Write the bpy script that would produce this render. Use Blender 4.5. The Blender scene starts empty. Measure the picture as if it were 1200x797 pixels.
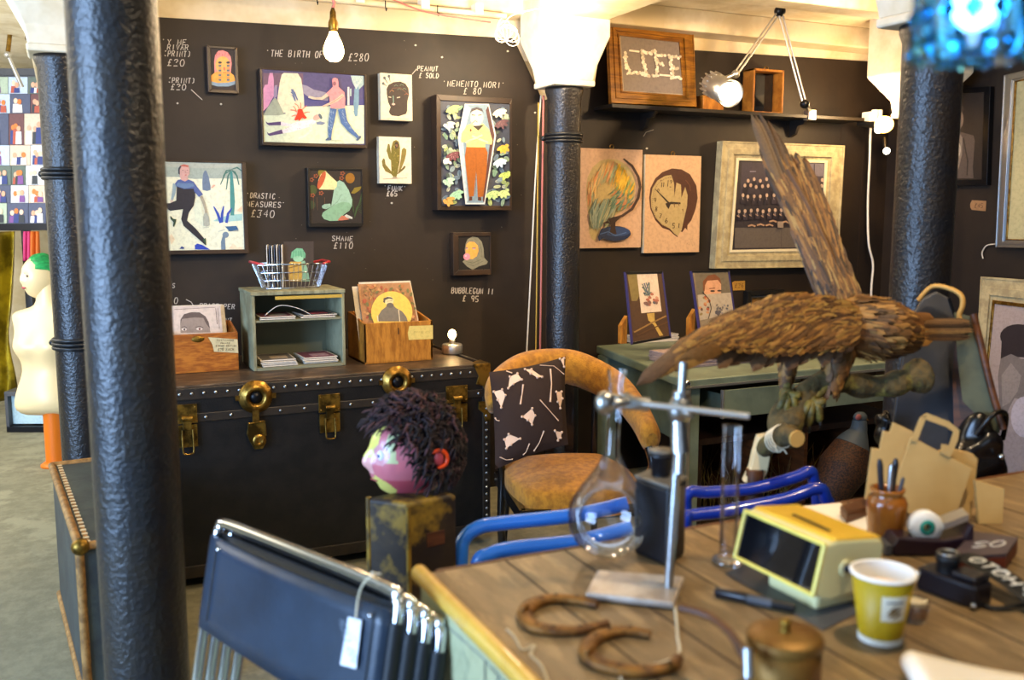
import bpy, math, random
from mathutils import Vector, Matrix
PI = math.pi
random.seed(7)
COL = bpy.context.scene.collection
V = Vector
# ------------------------------------------------------------------ camera model (image 1200 x 797)
EYE = V((0, 0, 1.5)); YAW = math.radians(25.1); PITCH = math.radians(7.62); F = 1110.0
ROT = Matrix.Rotation(-YAW, 3, 'Z') @ Matrix.Rotation(PI/2-PITCH, 3, 'X')
def ray(px, py): return ROT @ V(((px-600)/F, -(py-398.5)/F, -1))
def P(px, py, d): return EYE + ray(px, py)*d
def onX(px, py, X): r = ray(px, py); return EYE + r*((X-EYE.x)/r.x)
def onY(px, py, Y): r = ray(px, py); return EYE + r*((Y-EYE.y)/r.y)
def onZ(px, py, Z): r = ray(px, py); return EYE + r*((Z-EYE.z)/r.z)
def onP(px, py, p, n): r = ray(px, py); return EYE + r*((V(p)-EYE).dot(n)/r.dot(n))
WALL = 4.65
# ------------------------------------------------------------------ colours and materials
def lin(h):
    if isinstance(h, str):
        h = h.lstrip('#'); c = [int(h[i:i+2], 16)/255 for i in (0, 2, 4)]
    else: c = h
    return tuple((x/12.92 if x <= .04045 else ((x+.055)/1.055)**2.4) for x in c)+(1.0,)
MATS = {}
def M(name, col='#808080', rough=.6, metal=0, col2=None, nscale=8, ncon=(.4, .6), bump=0, bscale=60, stretch=None,
      trans=0, ior=1.45, emit=None, es=0, coat=0, alpha=1, attr=False, detail=4, vor=False, sheen=0, col3=None, scale3=3):
    if name in MATS: return MATS[name]
    m = bpy.data.materials.new(name); m.use_nodes = True
    nt = m.node_tree; N = nt.nodes; L = nt.links; b = N['Principled BSDF']
    b.inputs['Base Color'].default_value = lin(col); b.inputs['Roughness'].default_value = rough
    b.inputs['Metallic'].default_value = metal; b.inputs['IOR'].default_value = ior
    b.inputs['Transmission Weight'].default_value = trans; b.inputs['Coat Weight'].default_value = coat
    b.inputs['Sheen Weight'].default_value = sheen; b.inputs['Alpha'].default_value = alpha
    if emit: b.inputs['Emission Color'].default_value = lin(emit); b.inputs['Emission Strength'].default_value = es
    tc = N.new('ShaderNodeTexCoord'); mp = N.new('ShaderNodeMapping'); L.new(tc.outputs['Object'], mp.inputs[0])
    if stretch: mp.inputs['Scale'].default_value = stretch
    src = None
    if attr:
        a = N.new('ShaderNodeAttribute'); a.attribute_name = 'Col'; src = a.outputs['Color']
    def mixin(src, c2, sc, con, base):
        n = N.new('ShaderNodeTexNoise'); n.inputs['Scale'].default_value = sc; n.inputs['Detail'].default_value = detail; n.inputs['Roughness'].default_value = .65
        L.new(mp.outputs[0], n.inputs['Vector'])
        r = N.new('ShaderNodeMapRange'); r.inputs[1].default_value = con[0]; r.inputs[2].default_value = con[1]
        L.new(n.outputs['Fac'], r.inputs[0])
        mx = N.new('ShaderNodeMix'); mx.data_type = 'RGBA'
        L.new(r.outputs[0], mx.inputs['Factor'])
        if src: L.new(src, mx.inputs[6])
        else: mx.inputs[6].default_value = lin(base)
        if c2 == 'mul':
            mx.blend_type = 'MULTIPLY'; mx.inputs[7].default_value = (.72, .72, .72, 1)
        else: mx.inputs[7].default_value = lin(c2)
        return mx.outputs[2]
    if col2: src = mixin(src, col2, nscale, ncon, col)
    if col3: src = mixin(src, col3, scale3, (.52, .62), col)
    if src: L.new(src, b.inputs['Base Color'])
    if bump:
        if vor:
            n = N.new('ShaderNodeTexVoronoi'); n.feature = 'SMOOTH_F1'; h = n.outputs['Distance']
        else:
            n = N.new('ShaderNodeTexNoise'); n.inputs['Detail'].default_value = 3; h = n.outputs['Fac']
        n.inputs['Scale'].default_value = bscale; L.new(mp.outputs[0], n.inputs['Vector'])
        bp = N.new('ShaderNodeBump'); bp.inputs['Strength'].default_value = bump; bp.inputs['Distance'].default_value = .01
        L.new(h, bp.inputs['Height']); L.new(bp.outputs[0], b.inputs['Normal'])
    MATS[name] = m
    return m
M('paint', attr=True, rough=.55, col2='mul', nscale=60, ncon=(.45, .8), bump=.08, bscale=200)
M('plain', attr=True, rough=.6)
M('gloss', attr=True, rough=.25)
M('iron', '#14161c', .36, 0, col2='#1e1a17', nscale=9, bump=.38, bscale=85, ior=1.55)
M('ironring', '#1b1d21', .4, .2, bump=.3, bscale=60)
M('wallboard', '#1f1711', .6, col2='#2a2018', nscale=3.5, ncon=(.35, .75), bump=.08, bscale=30, col3='#191310', scale3=1.4)
M('whitewash', '#e6dcc4', .7, col2='#d3c5a4', nscale=4, bump=.25, bscale=20)
M('whitetimber', '#e2d5b9', .6, col2='#cdbb94', nscale=3, bump=.12, bscale=25)
M('concrete', '#7f7c66', .75, col2='#716e5a', nscale=14, bump=.15, bscale=60, col3='#8a8770', scale3=5)
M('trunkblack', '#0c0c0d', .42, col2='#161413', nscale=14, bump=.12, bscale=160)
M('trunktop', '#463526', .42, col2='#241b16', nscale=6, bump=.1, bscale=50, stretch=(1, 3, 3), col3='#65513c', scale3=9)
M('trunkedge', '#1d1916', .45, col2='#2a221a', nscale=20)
M('brass', '#a5803a', .32, .9, col2='#6e5120', nscale=30, bump=.08, bscale=120)
M('oldbrass', '#8a6a28', .4, .8, col2='#40300f', nscale=16, ncon=(.42, .58))
M('chrome', '#d8dade', .12, 1)
M('steel', '#a9abac', .3, 1, bump=.05, bscale=80)
M('alu', '#c9c7c2', .35, .9)
M('blackmetal', '#15161a', .35, .5)
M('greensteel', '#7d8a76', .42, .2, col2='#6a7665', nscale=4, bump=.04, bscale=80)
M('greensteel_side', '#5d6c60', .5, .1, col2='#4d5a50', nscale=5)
M('desktop', '#7b6444', .5, col2='#634e31', nscale=9, ncon=(.4, .7), stretch=(5, 1, 1), bump=.1, bscale=40, col3='#8f7651', scale3=6)
M('seam', '#22160e', .8)
M('edging', '#c9a242', .35, col2='#b88c34', nscale=8, coat=.2)
M('mustard', '#b67c1a', .85, col2='#94600f', nscale=30, bump=.5, bscale=220, sheen=.15)
M('lacquer', '#120f0e', .22, coat=.4)
M('burlap', '#7a7150', .9, bump=.4, bscale=200)
M('leather', '#1a2635', .3, col2='#223041', nscale=5, bump=.1, bscale=220)
M('leatherback', '#0b0d12', .5, bump=.1, bscale=220)
M('bluetube', '#2a6cc8', .22, coat=.5)
M('deeptube', '#14308f', .2, coat=.5)
M('oak', '#99661c', .35, col2='#6f4412', nscale=5, stretch=(1, 1, 9), bump=.05, bscale=60)
M('boxwood', '#b06a22', .45, col2='#8a4a14', nscale=7, stretch=(2, 2, 9), bump=.05)
M('boxwood2', '#b87a2c', .45, col2='#925a1c', nscale=6, stretch=(9, 2, 2))
M('palewood', '#c9a987', .6, col2='#b58f6c', nscale=5, stretch=(1, 1, 8), bump=.04)
M('darkframe', '#2b2019', .4, col2='#3a2a1d', nscale=7)
M('blackframe', '#161514', .35)
M('creamframe', '#b9ad86', .5, col2='#9c9070', nscale=18, bump=.1, bscale=60)
M('creamlip', '#d9cfae', .5)
M('darkcanvas', '#22201f', .8)
M('crate', '#8d8d70', .75, col2='#6f6b50', nscale=6, bump=.1, bscale=50, stretch=(5, 1, 1))
M('cratein', '#77775f', .8)
M('ochrelip', '#b5943c', .6)
M('white', '#e8e4da', .55)
M('paper', '#e6dccb', .8)
M('kraft', '#bb9c63', .85, col2='#aa8a52', nscale=3, bump=.05, bscale=100)
def clearglass(name, tint, k):
    m = bpy.data.materials.new(name); m.use_nodes = True; nt = m.node_tree; N = nt.nodes; L = nt.links
    N.remove(N['Principled BSDF']); o = N['Material Output']; tr = N.new('ShaderNodeBsdfTransparent'); gl = N.new('ShaderNodeBsdfGlossy'); mx = N.new('ShaderNodeMixShader'); fr = N.new('ShaderNodeFresnel'); ml = N.new('ShaderNodeMath')
    tr.inputs[0].default_value = (tint, tint, tint*1.01, 1); gl.inputs['Roughness'].default_value = .03; fr.inputs[0].default_value = 1.5; ml.operation = 'MULTIPLY_ADD'; ml.inputs[1].default_value = k; ml.inputs[2].default_value = .02; ml.use_clamp = True
    L.new(fr.outputs[0], ml.inputs[0]); L.new(ml.outputs[0], mx.inputs[0]); L.new(tr.outputs[0], mx.inputs[1]); L.new(gl.outputs[0], mx.inputs[2]); L.new(mx.outputs[0], o.inputs[0]); MATS[name] = m
clearglass('glass', .985, .75); clearglass('thinglass', .97, .8)
M('pane', '#ffffff', .02, trans=1, ior=1.02)
M('rust', '#86591c', .55, .3, col2='#55330f', nscale=25, bump=.3, bscale=90)
M('zinc', '#c4bdb4', .4, .4, col2='#a89a8c', nscale=10, bump=.15, bscale=50)
M('radio', '#dcb238', .35, col2='#d2a62c', nscale=3)
M('radiocream', '#ddd6a0', .4)
M('radiobezel', '#dccb62', .35)
M('darkglass', '#0b0c10', .08, coat=.6)
M('cupyellow', '#bd9a12', .45)
M('ceramic', '#9a5c1c', .2, col2='#6c370e', nscale=6, coat=.5)
M('blackplastic', '#17141a', .3)
M('rubber', '#0d0d0e', .55)
M('copper', '#7c5a24', .5, .55, col2='#6f4717', nscale=8, bump=.05, bscale=50)
M('string', '#cbbfa2', .9)
M('bark', '#5a4a26', .85, col2='#37301a', nscale=18, bump=.8, bscale=50, col3='#7a7030', scale3=9)
M('cutwood', '#b08c4c', .7)
M('postwood', '#3a2c18', .6, col2='#22180e', nscale=7, bump=.15, bscale=40, col3='#86691c', scale3=6)
M('hair', '#1d1419', .8, col2='#3b2529', nscale=9, ncon=(.45, .7))
M('pinkface', attr=True, rough=.3, coat=.3)
M('mannequin', '#d8c294', .35)
M('greenhair', '#169a4e', .55, col2='#0c7038', nscale=18, stretch=(1, 1, 5), bump=.4, bscale=60)
M('orangepaint', '#cf6a10', .4)
M('goldcloth', '#b09a22', .33, .55, col2='#6e5c10', nscale=5)
M('bulb', '#ffffff', .2, emit='#ffcf80', es=26)
M('bulbwarm', '#ffffff', .2, emit='#ffb54a', es=14)
M('lampbulb', '#ffffff', .2, emit='#cfe8ff', es=160)
M('lampface', '#ffffff', .2, emit='#fff0d0', es=12)
M('cordwhite', '#d9d2c4', .5)
M('cordpink', '#b76a62', .5)
M('shelfdark', '#1c1714', .5)
M('slate', '#3b3d42', .5, col2='#46474b', nscale=5)
M('canvasgreen', '#4d4f38', .7, col2='#3b3d2c', nscale=6)
M('brownwood', '#5c3517', .5, col2='#3e220e', nscale=5, stretch=(1, 1, 6))
M('cabinet', '#2c1a11', .5, col2='#1b100b', nscale=5, stretch=(4, 1, 1))
M('wetleather', '#0f0c0b', .25)
M('blueglass', '#6cccf4', .08, trans=1, ior=1.45)
M('chalk', '#cfcac0', .9)
M('suitcase', '#2a3033', .55, col2='#39413f', nscale=10, bump=.15, bscale=80)
M('tan', '#9c7440', .55, col2='#6e4d24', nscale=30)
M('feather', attr=True, rough=.6, col2='mul', nscale=90, ncon=(.35, .7), bump=.2, bscale=160)
M('brick', '#c9c2b2', .8)
# ------------------------------------------------------------------ mesh builder
class MB:
    def __init__(s): s.v = []; s.f = []; s.m = []; s.c = []; s.sm = []; s.mats = []
    def add(s, vs, fs, mat, col=None, smooth=False):
        o = len(s.v); s.v += [tuple(v) for v in vs]
        if mat not in s.mats: s.mats.append(mat)
        mi = s.mats.index(mat); c = lin(col) if col else (1, 1, 1, 1)
        for f in fs: s.f.append(tuple(i+o for i in f)); s.m.append(mi); s.c.append(c); s.sm.append(smooth)
        return s
    def box(s, c, size, mat, rot=None, col=None):
        c = V(c); h = V(size)/2; R = rot or Matrix.Identity(3)
        vs = [c + R @ V((x*h.x, y*h.y, z*h.z)) for x in (-1, 1) for y in (-1, 1) for z in (-1, 1)]
        return s.add(vs, [(0, 1, 3, 2), (4, 6, 7, 5), (0, 4, 5, 1), (2, 3, 7, 6), (0, 2, 6, 4), (1, 5, 7, 3)], mat, col)
    def bb(s, lo, hi, mat, col=None):
        lo = V(lo); hi = V(hi); return s.box((lo+hi)/2, hi-lo, mat, None, col)
    def prism(s, pts, off, mat, col=None, smooth=False):
        n = len(pts); off = V(off); a = [V(p) for p in pts]; b = [p+off for p in a]
        fs = [tuple(range(n))[::-1], tuple(range(n, 2*n))] + [(i, (i+1) % n, n+(i+1) % n, n+i) for i in range(n)]
        return s.add(a+b, fs, mat, col, smooth)
    def poly(s, pts, mat, col=None): return s.add(pts, [tuple(range(len(pts)))], mat, col)
    def tube(s, pts, r, mat, n=10, caps=True, col=None, closed=False, flat=1.0, smooth=True):
        pts = [V(p) for p in pts]; k = len(pts)
        rr = r if isinstance(r, (list, tuple)) else [r]*k
        t0 = (pts[1]-pts[0]).normalized(); up = V((0, 0, 1)) if abs(t0.z) < .9 else V((1, 0, 0))
        nn = t0.cross(up).normalized(); vs = []
        for i, p in enumerate(pts):
            if closed: t = (pts[(i+1) % k]-pts[i-1]).normalized()
            else: t = (pts[min(i+1, k-1)]-pts[max(i-1, 0)]).normalized()
            nn = (nn - t*nn.dot(t)).normalized(); bn = t.cross(nn)
            for j in range(n):
                a = 2*PI*j/n; vs.append(p + (nn*math.cos(a) + bn*math.sin(a)*flat)*rr[i])
        fs = []
        for i in range(k if closed else k-1):
            i2 = (i+1) % k
            for j in range(n):
                fs.append((i*n+j, i*n+(j+1) % n, i2*n+(j+1) % n, i2*n+j))
        s.add(vs, fs, mat, col, smooth)
        if caps and not closed: s.add(vs[:n][::-1], [tuple(range(n))], mat, col); s.add(vs[-n:], [tuple(range(n))], mat, col)
        return s
    def lathe(s, prof, o, mat, n=32, rot=None, col=None, smooth=True, ang=2*PI):
        o = V(o); R = rot or Matrix.Identity(3); vs = []
        for r, z in prof:
            for j in range(n):
                a = ang*j/n; vs.append(o + R @ V((r*math.cos(a), r*math.sin(a), z)))
        fs = []
        for i in range(len(prof)-1):
            for j in range(n): fs.append((i*n+j, i*n+(j+1) % n, (i+1)*n+(j+1) % n, (i+1)*n+j))
        return s.add(vs, fs, mat, col, smooth)
    def ell(s, c, r, mat, rot=None, col=None, n=20, k=12, fn=None):
        c = V(c); R = rot or Matrix.Identity(3); vs = []
        if not isinstance(r, (tuple, list)): r = (r, r, r)
        for i in range(k+1):
            a = PI*i/k
            for j in range(n):
                b = 2*PI*j/n; d = V((math.sin(a)*math.cos(b), math.sin(a)*math.sin(b), math.cos(a)))
                q = V((d.x*r[0], d.y*r[1], d.z*r[2]))
                if fn: q = fn(d, q)
                vs.append(c + R @ q)
        fs = [(i*n+j, (i+1)*n+j, (i+1)*n+(j+1) % n, i*n+(j+1) % n) for i in range(k) for j in range(n)]
        return s.add(vs, fs, mat, col, True)
    def grid(s, fn, nu, nv, mat, col=None, smooth=True, wrap=False):
        vs = [fn(i/nu, j/nv) for i in range(nu+1) for j in range(nv+1)]
        fs = [(i*(nv+1)+j, (i+1)*(nv+1)+j, (i+1)*(nv+1)+j+1, i*(nv+1)+j+1) for i in range(nu) for j in range(nv)]
        return s.add(vs, fs, mat, col, smooth)
    def clampz(s, z): s.v = [(x, y, max(z, c)) for x, y, c in s.v]; return s
    def build(s, name, parent=None, local=False, bev=0, seg=2, sub=0, solid=0, cut=30):
        me = bpy.data.meshes.new(name); vs = [V(v) for v in s.v]
        loc = V((0, 0, 0))
        if parent is None and not local:
            lo = V([min(v[i] for v in vs) for i in range(3)]); hi = V([max(v[i] for v in vs) for i in range(3)])
            loc = V(((lo.x+hi.x)/2, (lo.y+hi.y)/2, lo.z)); vs = [v-loc for v in vs]
        elif parent is not None and not local:
            inv = wm(parent).inverted(); vs = [inv @ v for v in vs]
        me.from_pydata(vs, [], s.f)
        for m in s.mats: me.materials.append(MATS[m])
        me.polygons.foreach_set('material_index', s.m); me.polygons.foreach_set('use_smooth', s.sm)
        ca = me.color_attributes.new('Col', 'FLOAT_COLOR', 'CORNER'); buf = []
        for p, c in zip(me.polygons, s.c): buf += list(c)*p.loop_total
        ca.data.foreach_set('color', buf); me.update()
        ob = bpy.data.objects.new(name, me); COL.objects.link(ob); ob.parent = parent; ob.location = loc
        if solid: md = ob.modifiers.new('Solid', 'SOLIDIFY'); md.thickness = solid; md.offset = 0
        if bev: md = ob.modifiers.new('Bevel', 'BEVEL'); md.width = bev; md.segments = seg; md.limit_method = 'ANGLE'; md.angle_limit = math.radians(cut)
        if sub: md = ob.modifiers.new('Sub', 'SUBSURF'); md.levels = sub; md.render_levels = sub
        return ob
def wm(o):
    m = Matrix.LocRotScale(o.location, o.rotation_euler, o.scale)
    return wm(o.parent) @ m if o.parent else m
def tag(o, label=None, cat=None, group=None, kind=None):
    if label: o['label'] = label
    if cat: o['category'] = cat
    if group: o['group'] = group
    if kind: o['kind'] = kind
    return o
def thing(name, label, cat, loc=(0, 0, 0), rz=0, group=None):
    o = bpy.data.objects.new(name, None); COL.objects.link(o); o.location = loc; o.rotation_euler = (0, 0, rz); o.empty_display_size = .05
    return tag(o, label, cat, group)
def kids(o): return [c for c in bpy.data.objects if c.parent == o]
def copy_tree(o, parent=None):
    ch = kids(o); c = o.copy(); COL.objects.link(c); c.parent = parent
    for k in ch: copy_tree(k, c)
    return c
def dup(o, loc, rz=None, label=None):
    c = copy_tree(o); c.location = loc
    if rz is not None: c.rotation_euler = (0, 0, rz)
    if label: c['label'] = label
    return c
def struct(mb, name, **k): return tag(mb.build(name, **k), kind='structure')
def arc(c, r, a0, a1, n, ax=(1, 0, 0), ay=(0, 0, 1)):
    c = V(c); ax = V(ax); ay = V(ay)
    return [c + ax*(r*math.cos(a0+(a1-a0)*i/n)) + ay*(r*math.sin(a0+(a1-a0)*i/n)) for i in range(n+1)]
def spline(pts, n=8):
    pts = [V(p) for p in pts]; out = []
    for i in range(len(pts)-1):
        p0 = pts[max(i-1, 0)]; p1 = pts[i]; p2 = pts[i+1]; p3 = pts[min(i+2, len(pts)-1)]
        for k in range(n):
            t = k/n; out.append(.5*((2*p1) + (p2-p0)*t + (2*p0-5*p1+4*p2-p3)*t*t + (3*p1-p0-3*p2+p3)*t**3))
    return out+[pts[-1]]
def basis(x, z):
    x = V(x).normalized(); z = V(z); y = z.cross(x).normalized(); z = x.cross(y).normalized()
    return Matrix((x, y, z)).transposed()
# ------------------------------------------------------------------ flat artwork on a plane; coordinates come in a crop's pixels
class Art(MB):
    def __init__(s, crop, p, n, mat='paint', eps=.00007):
        super().__init__(); s.x0, s.y0, s.s = crop; s.p = V(p); s.n = V(n).normalized(); s.k = 0; s.mat = mat; s.eps = eps
    def q(s, x, y, jit=True):
        return onP(s.x0+x/s.s, s.y0+y/s.s, s.p, s.n) + s.n*(s.k*s.eps)
    def pl(s, pts, col):
        if not isinstance(pts[0], (tuple, list)): pts = list(zip(pts[::2], pts[1::2]))
        s.k += 1; s.poly([s.q(x, y) for x, y in pts], s.mat, col); return s
    def el(s, cx, cy, rx, ry, col, rot=0, n=20):
        c, d = math.cos(math.radians(rot)), math.sin(math.radians(rot)); pts = []
        for i in range(n):
            a = 2*PI*i/n; x = rx*math.cos(a); y = ry*math.sin(a); pts.append((cx+x*c-y*d, cy+x*d+y*c))
        return s.pl(pts, col)
    def ln(s, pts, w, col):
        if not isinstance(pts[0], (tuple, list)): pts = list(zip(pts[::2], pts[1::2]))
        s.k += 1; k = len(pts); L = []; R = []
        for i in range(k):
            ax, ay = pts[max(i-1, 0)]; bx, by = pts[min(i+1, k-1)]
            dx, dy = bx-ax, by-ay; l = math.hypot(dx, dy) or 1; x, y = pts[i]
            ww = w[i] if isinstance(w, (list, tuple)) else w
            L.append((x-dy/l*ww/2, y+dx/l*ww/2)); R.append((x+dy/l*ww/2, y-dx/l*ww/2))
        vs = [s.q(*a) for a in L]+[s.q(*a) for a in R]
        s.add(vs, [(i, i+1, k+i+1, k+i) for i in range(k-1)], s.mat, col); return s
# ------------------------------------------------------------------ hand lettering
FONT = {'A': '002640 1333', 'B': '000626 3524 03 1333 20 00', 'C': '46160500 10 40', 'D': '000626444200 00', 'E': '46060040 0333', 'F': '460600 0333',
 'G': '46160500 1040 4333', 'H': '0006 4046 0343', 'I': '2026', 'J': '4641300001', 'K': '0006 460340', 'L': '060040', 'M': '000623 234640', 'N': '00064046',
 'O': '16050110304146361606'[:18], 'P': '000636453303', 'Q': '16050110304145361 6'[:16]+' 2140', 'R': '000636453303 2340', 'S': '4616051344310000'[:14], 'T': '0646 2620',
 'U': '0601103041 46', 'V': '062046', 'W': '0610233046', 'X': '0046 0640', 'Y': '062346 2320', 'Z': '06460040', '£': '4536251400 0040 0333', '0': '1605011030414536 3616',
 '1': '152620', '2': '0516364523 000040', '3': '0646233331 300001', '4': '30360242', '5': '46060333413000', '6': '460401103042330302', '7': '064610', '8': '1605332413 0110304133', '9': '4333130516364530',
 "'": '1615', '(': '3615 1130', ')': '16353110', '.': '1011', '#': '1016 3036 0242 0444', '-': '1333', ',': '1100', '/': '0046'}
def strokes(ch):
    g = FONT.get(ch, ''); out = []; cur = []
    for part in g.split(' '):
        if len(part) % 2: part = part[:-1]
        pts = [(int(part[i]), int(part[i+1])) for i in range(0, len(part), 2)]
        if len(pts) > 1: out.append(pts)
    if ch in 'OC06DGQUB':
        out = {'O': [[(1,6),(0,4),(0,2),(1,0),(3,0),(4,2),(4,4),(3,6),(1,6)]], '0': [[(1,6),(0,4),(0,2),(1,0),(3,0),(4,2),(4,4),(3,6),(1,6)]],
               'C': [[(4,5),(3,6),(1,6),(0,4),(0,2),(1,0),(3,0),(4,1)]], '6': [[(3,6),(1,5),(0,2),(1,0),(3,0),(4,2),(3,3),(0,2)]],
               'D': [[(0,0),(0,6),(2,6),(4,4),(4,2),(2,0),(0,0)]], 'G': [[(4,5),(3,6),(1,6),(0,4),(0,2),(1,0),(3,0),(4,2),(2,2)]],
               'Q': [[(1,6),(0,4),(0,2),(1,0),(3,0),(4,2),(4,4),(3,6),(1,6)],[(3,2),(4,0)]], 'U': [[(0,6),(0,2),(1,0),(3,0),(4,2),(4,6)]],
               'B': [[(0,0),(0,6),(3,6),(3.6,5),(3,3.2),(0,3.2)],[(3,3.2),(4,2),(3,0),(0,0)]]}[ch]
    elif ch == 'S': out = [[(4,5),(3,6),(1,6),(0,5),(1,3.4),(3,2.8),(4,1.2),(3,0),(1,0),(0,1)]]
    elif ch == '£': out = [[(4,5),(3,6),(2,5.6),(1.6,4),(1.4,1),(0,0),(4,0)],[(.4,3),(3,3)]]
    elif ch == '8': out = [[(2,3.2),(.6,4.4),(1,6),(3,6),(3.4,4.4),(2,3.2),(.2,1.6),(1,0),(3,0),(3.8,1.6),(2,3.2)]]
    elif ch == 'M': out = [[(0,0),(.1,6),(2,1.2),(3.9,6),(4,0)]]
    return out
def write(art, text, x, y, h, adv, w, col, slope=0, slant=.12, jit=.3):
    """letters on an Art plane, baseline start x,y (crop px), height h, advance adv"""
    rnd = random.Random(text)
    for i, ch in enumerate(text):
        bx = x+i*adv; by = y+slope*i*adv + rnd.uniform(-jit, jit)*h*.15; cw = adv*.62
        for st in strokes(ch):
            art.ln([(bx+a/4*cw+b/6*h*slant, by-b/6*h) for a, b in st], w, col)
# ------------------------------------------------------------------ framed picture hanging on a wall facing -Y
def wrect(px0, py0, px1, py1, Y):
    ym = (py0+py1)/2; xm = (px0+px1)/2
    return onY(px0, ym, Y).x, onY(px1, ym, Y).x, onY(xm, py1, Y).z, onY(xm, py0, Y).z
def frame_bars(mb, x0, x1, z0, z1, w, y0, y1, mat, wz=None):
    wz = wz or w
    for q in ([(x0, z0), (x1, z0), (x1-w, z0+wz), (x0+w, z0+wz)], [(x1, z0), (x1, z1), (x1-w, z1-wz), (x1-w, z0+wz)],
              [(x1, z1), (x0, z1), (x0+w, z1-wz), (x1-w, z1-wz)], [(x0, z1), (x0, z0), (x0+w, z0+wz), (x0+w, z1-wz)]):
        mb.prism([(a, y0, b) for a, b in q], (0, y1-y0, 0), mat)
def picture(name, label, out, inn, depth, fmat, crop, bg, group='paintings on the dark wall', lip=.004, recess=.006):
    """outer and inner px bounds of the front face; returns Art to draw on (finish with .done())"""
    Y = WALL-depth; x0, x1, z0, z1 = wrect(*out, Y)
    t = thing(name, label, 'painting', ((x0+x1)/2, WALL-.001, z0), 0, group)
    if inn:
        a0, a1, b0, b1 = wrect(*inn, Y+recess)
        mb = MB()
        mb.prism([(x0, Y, z0), (x1, Y, z0), (a1, Y, b0), (a0, Y, b0)], (0, depth-.002, 0), fmat)
        mb.prism([(x1, Y, z0), (x1, Y, z1), (a1, Y, b1), (a1, Y, b0)], (0, depth-.002, 0), fmat)
        mb.prism([(x1, Y, z1), (x0, Y, z1), (a0, Y, b1), (a1, Y, b1)], (0, depth-.002, 0), fmat)
        mb.prism([(x0, Y, z1), (x0, Y, z0), (a0, Y, b0), (a0, Y, b1)], (0, depth-.002, 0), fmat)
        mb.build('frame', t, bev=.002)
        yp = Y+recess; R = (a0, a1, b0, b1)
    else: yp = Y; R = (x0, x1, z0, z1)
    a = Art(crop, (0, yp, 0), (0, -1, 0))
    d = depth-.004-(recess if inn else 0)
    a.bb((R[0], yp, R[2]), (R[1], yp+d, R[3]), 'paint', bg if inn else '#d8cdb4')
    a.k = 1; a.poly([(R[0], yp-.00003, R[2]), (R[1], yp-.00003, R[2]), (R[1], yp-.00003, R[3]), (R[0], yp-.00003, R[3])], 'paint', bg)
    a.R = R; a.t = t
    return a
# ================================================================== the room
X0W, X1W = -.02, 4.88; TOP = 2.62
struct(MB().bb((-9, -4, -.1), (6.5, 11, 0), 'concrete'), 'floor')
struct(MB().bb((-9, -4, TOP), (6.5, 11, TOP+.12), 'whitewash'), 'ceiling')
wl, wr = onY(602, 45, WALL), onY(636, 118, WALL)
mb = MB()
mb.prism([(X0W, WALL, 0), (wr.x, WALL, 0), (wr.x, WALL, wr.z), (wl.x, WALL, wl.z), (X0W, WALL, 2.36)], (0, .1, 0), 'wallboard')
r0, r1 = onY(688, 104, WALL), onY(706, 44, WALL)
mb.prism([(wr.x, WALL, 0), (X1W, WALL, 0), (X1W, WALL, 2.46), (r1.x, WALL, 2.42), (r0.x, WALL, r0.z), (wr.x, WALL, wr.z)], (0, .1, 0), 'wallboard')
wall_back = struct(mb, 'wall_back')
struct(MB().prism([(wl.x-.1, WALL+.03, wl.z+.08), (wr.x-.02, WALL+.03, wr.z-.02), (r0.x+.05, WALL+.03, r0.z-.02), (r1.x+.05, WALL+.03, 2.5), (r1.x+.1, WALL+.03, TOP), (wl.x-.2, WALL+.03, TOP)], (0, .2, 0), 'whitewash'), 'trim_1')
struct(MB().bb((X1W, -4, 0), (X1W+.1, WALL+.1, TOP), 'wallboard'), 'wall_right')
struct(MB().bb((X0W, WALL+.005, 2.3), (X1W, WALL+.1, TOP), 'whitetimber'), 'trim_2')
# cornice board and beams of the white ceiling
b = MB()
b.bb((X0W, WALL-.16, 2.50), (X1W, WALL+.005, TOP), 'whitetimber')
b.build('trim_3', bev=.008)['kind'] = 'structure'
b = MB(); b.bb((2.2, -3, 2.45), (2.5, WALL-.16, TOP), 'whitetimber'); struct(b, 'trim_4', bev=.01)
b = MB(); b.bb((-.12, -3, 2.38), (.14, 8, TOP), 'whitetimber'); struct(b, 'trim_5', bev=.01)
for i, y in enumerate((3.75, 2.6, 1.45)):
    b = MB(); b.bb((2.5, y-.07, 2.5), (X1W, y+.07, TOP), 'whitetimber'); struct(b, 'trim_%d' % (6+i), bev=.008)
for i, y in enumerate((3.3, 1.9)):
    b = MB(); b.bb((.14, y-.07, 2.5), (2.2, y+.07, TOP), 'whitetimber'); struct(b, 'trim_%d' % (9+i), bev=.008)
struct(MB().bb((-8.9, 8.6, 0), (X0W, 8.7, TOP), 'whitewash'), 'wall_far')
struct(MB().bb((.6, WALL+.1, 0), (.7, 8.6, TOP), 'whitewash'), 'wall_side')
# seams and screw marks of the painted boards are part of the wall
ch = MB()
for px, py0, py1 in ((986, 150, 166), (1013, 150, 335)):
    a, c = onY(px, py0, WALL-.0015), onY(px, py1, WALL-.0015); ch.bb((a.x-.003, WALL-.0015, c.z), (a.x+.003, WALL, a.z), 'seam')
ch.build('board_seam', wall_back)
def chalk(text, x, y, h, adv, slope=.03, w=1.0, col='#b5aea4', label=None, extra=None):
    a = Art((0, 0, 1), (0, WALL-.001, 0), (0, -1, 0), mat='plain', eps=.00003)
    write(a, text, x, y, h, adv, w, col, slope)
    if extra:
        for e in extra: write(a, *e[:5], w, col, slope)
    o = a.build('chalk_writing', wall_back); o['label'] = label or 'white chalk writing reading '+text
    return a
chalk("'THE BIRTH OF E", 312, 66, 7.5, 5.2, extra=[("L'", 394, 69, 7, 5), ("£280", 408, 71, 8.5, 6.4)], label='chalk title and price £280 above the volcano painting')
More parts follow.
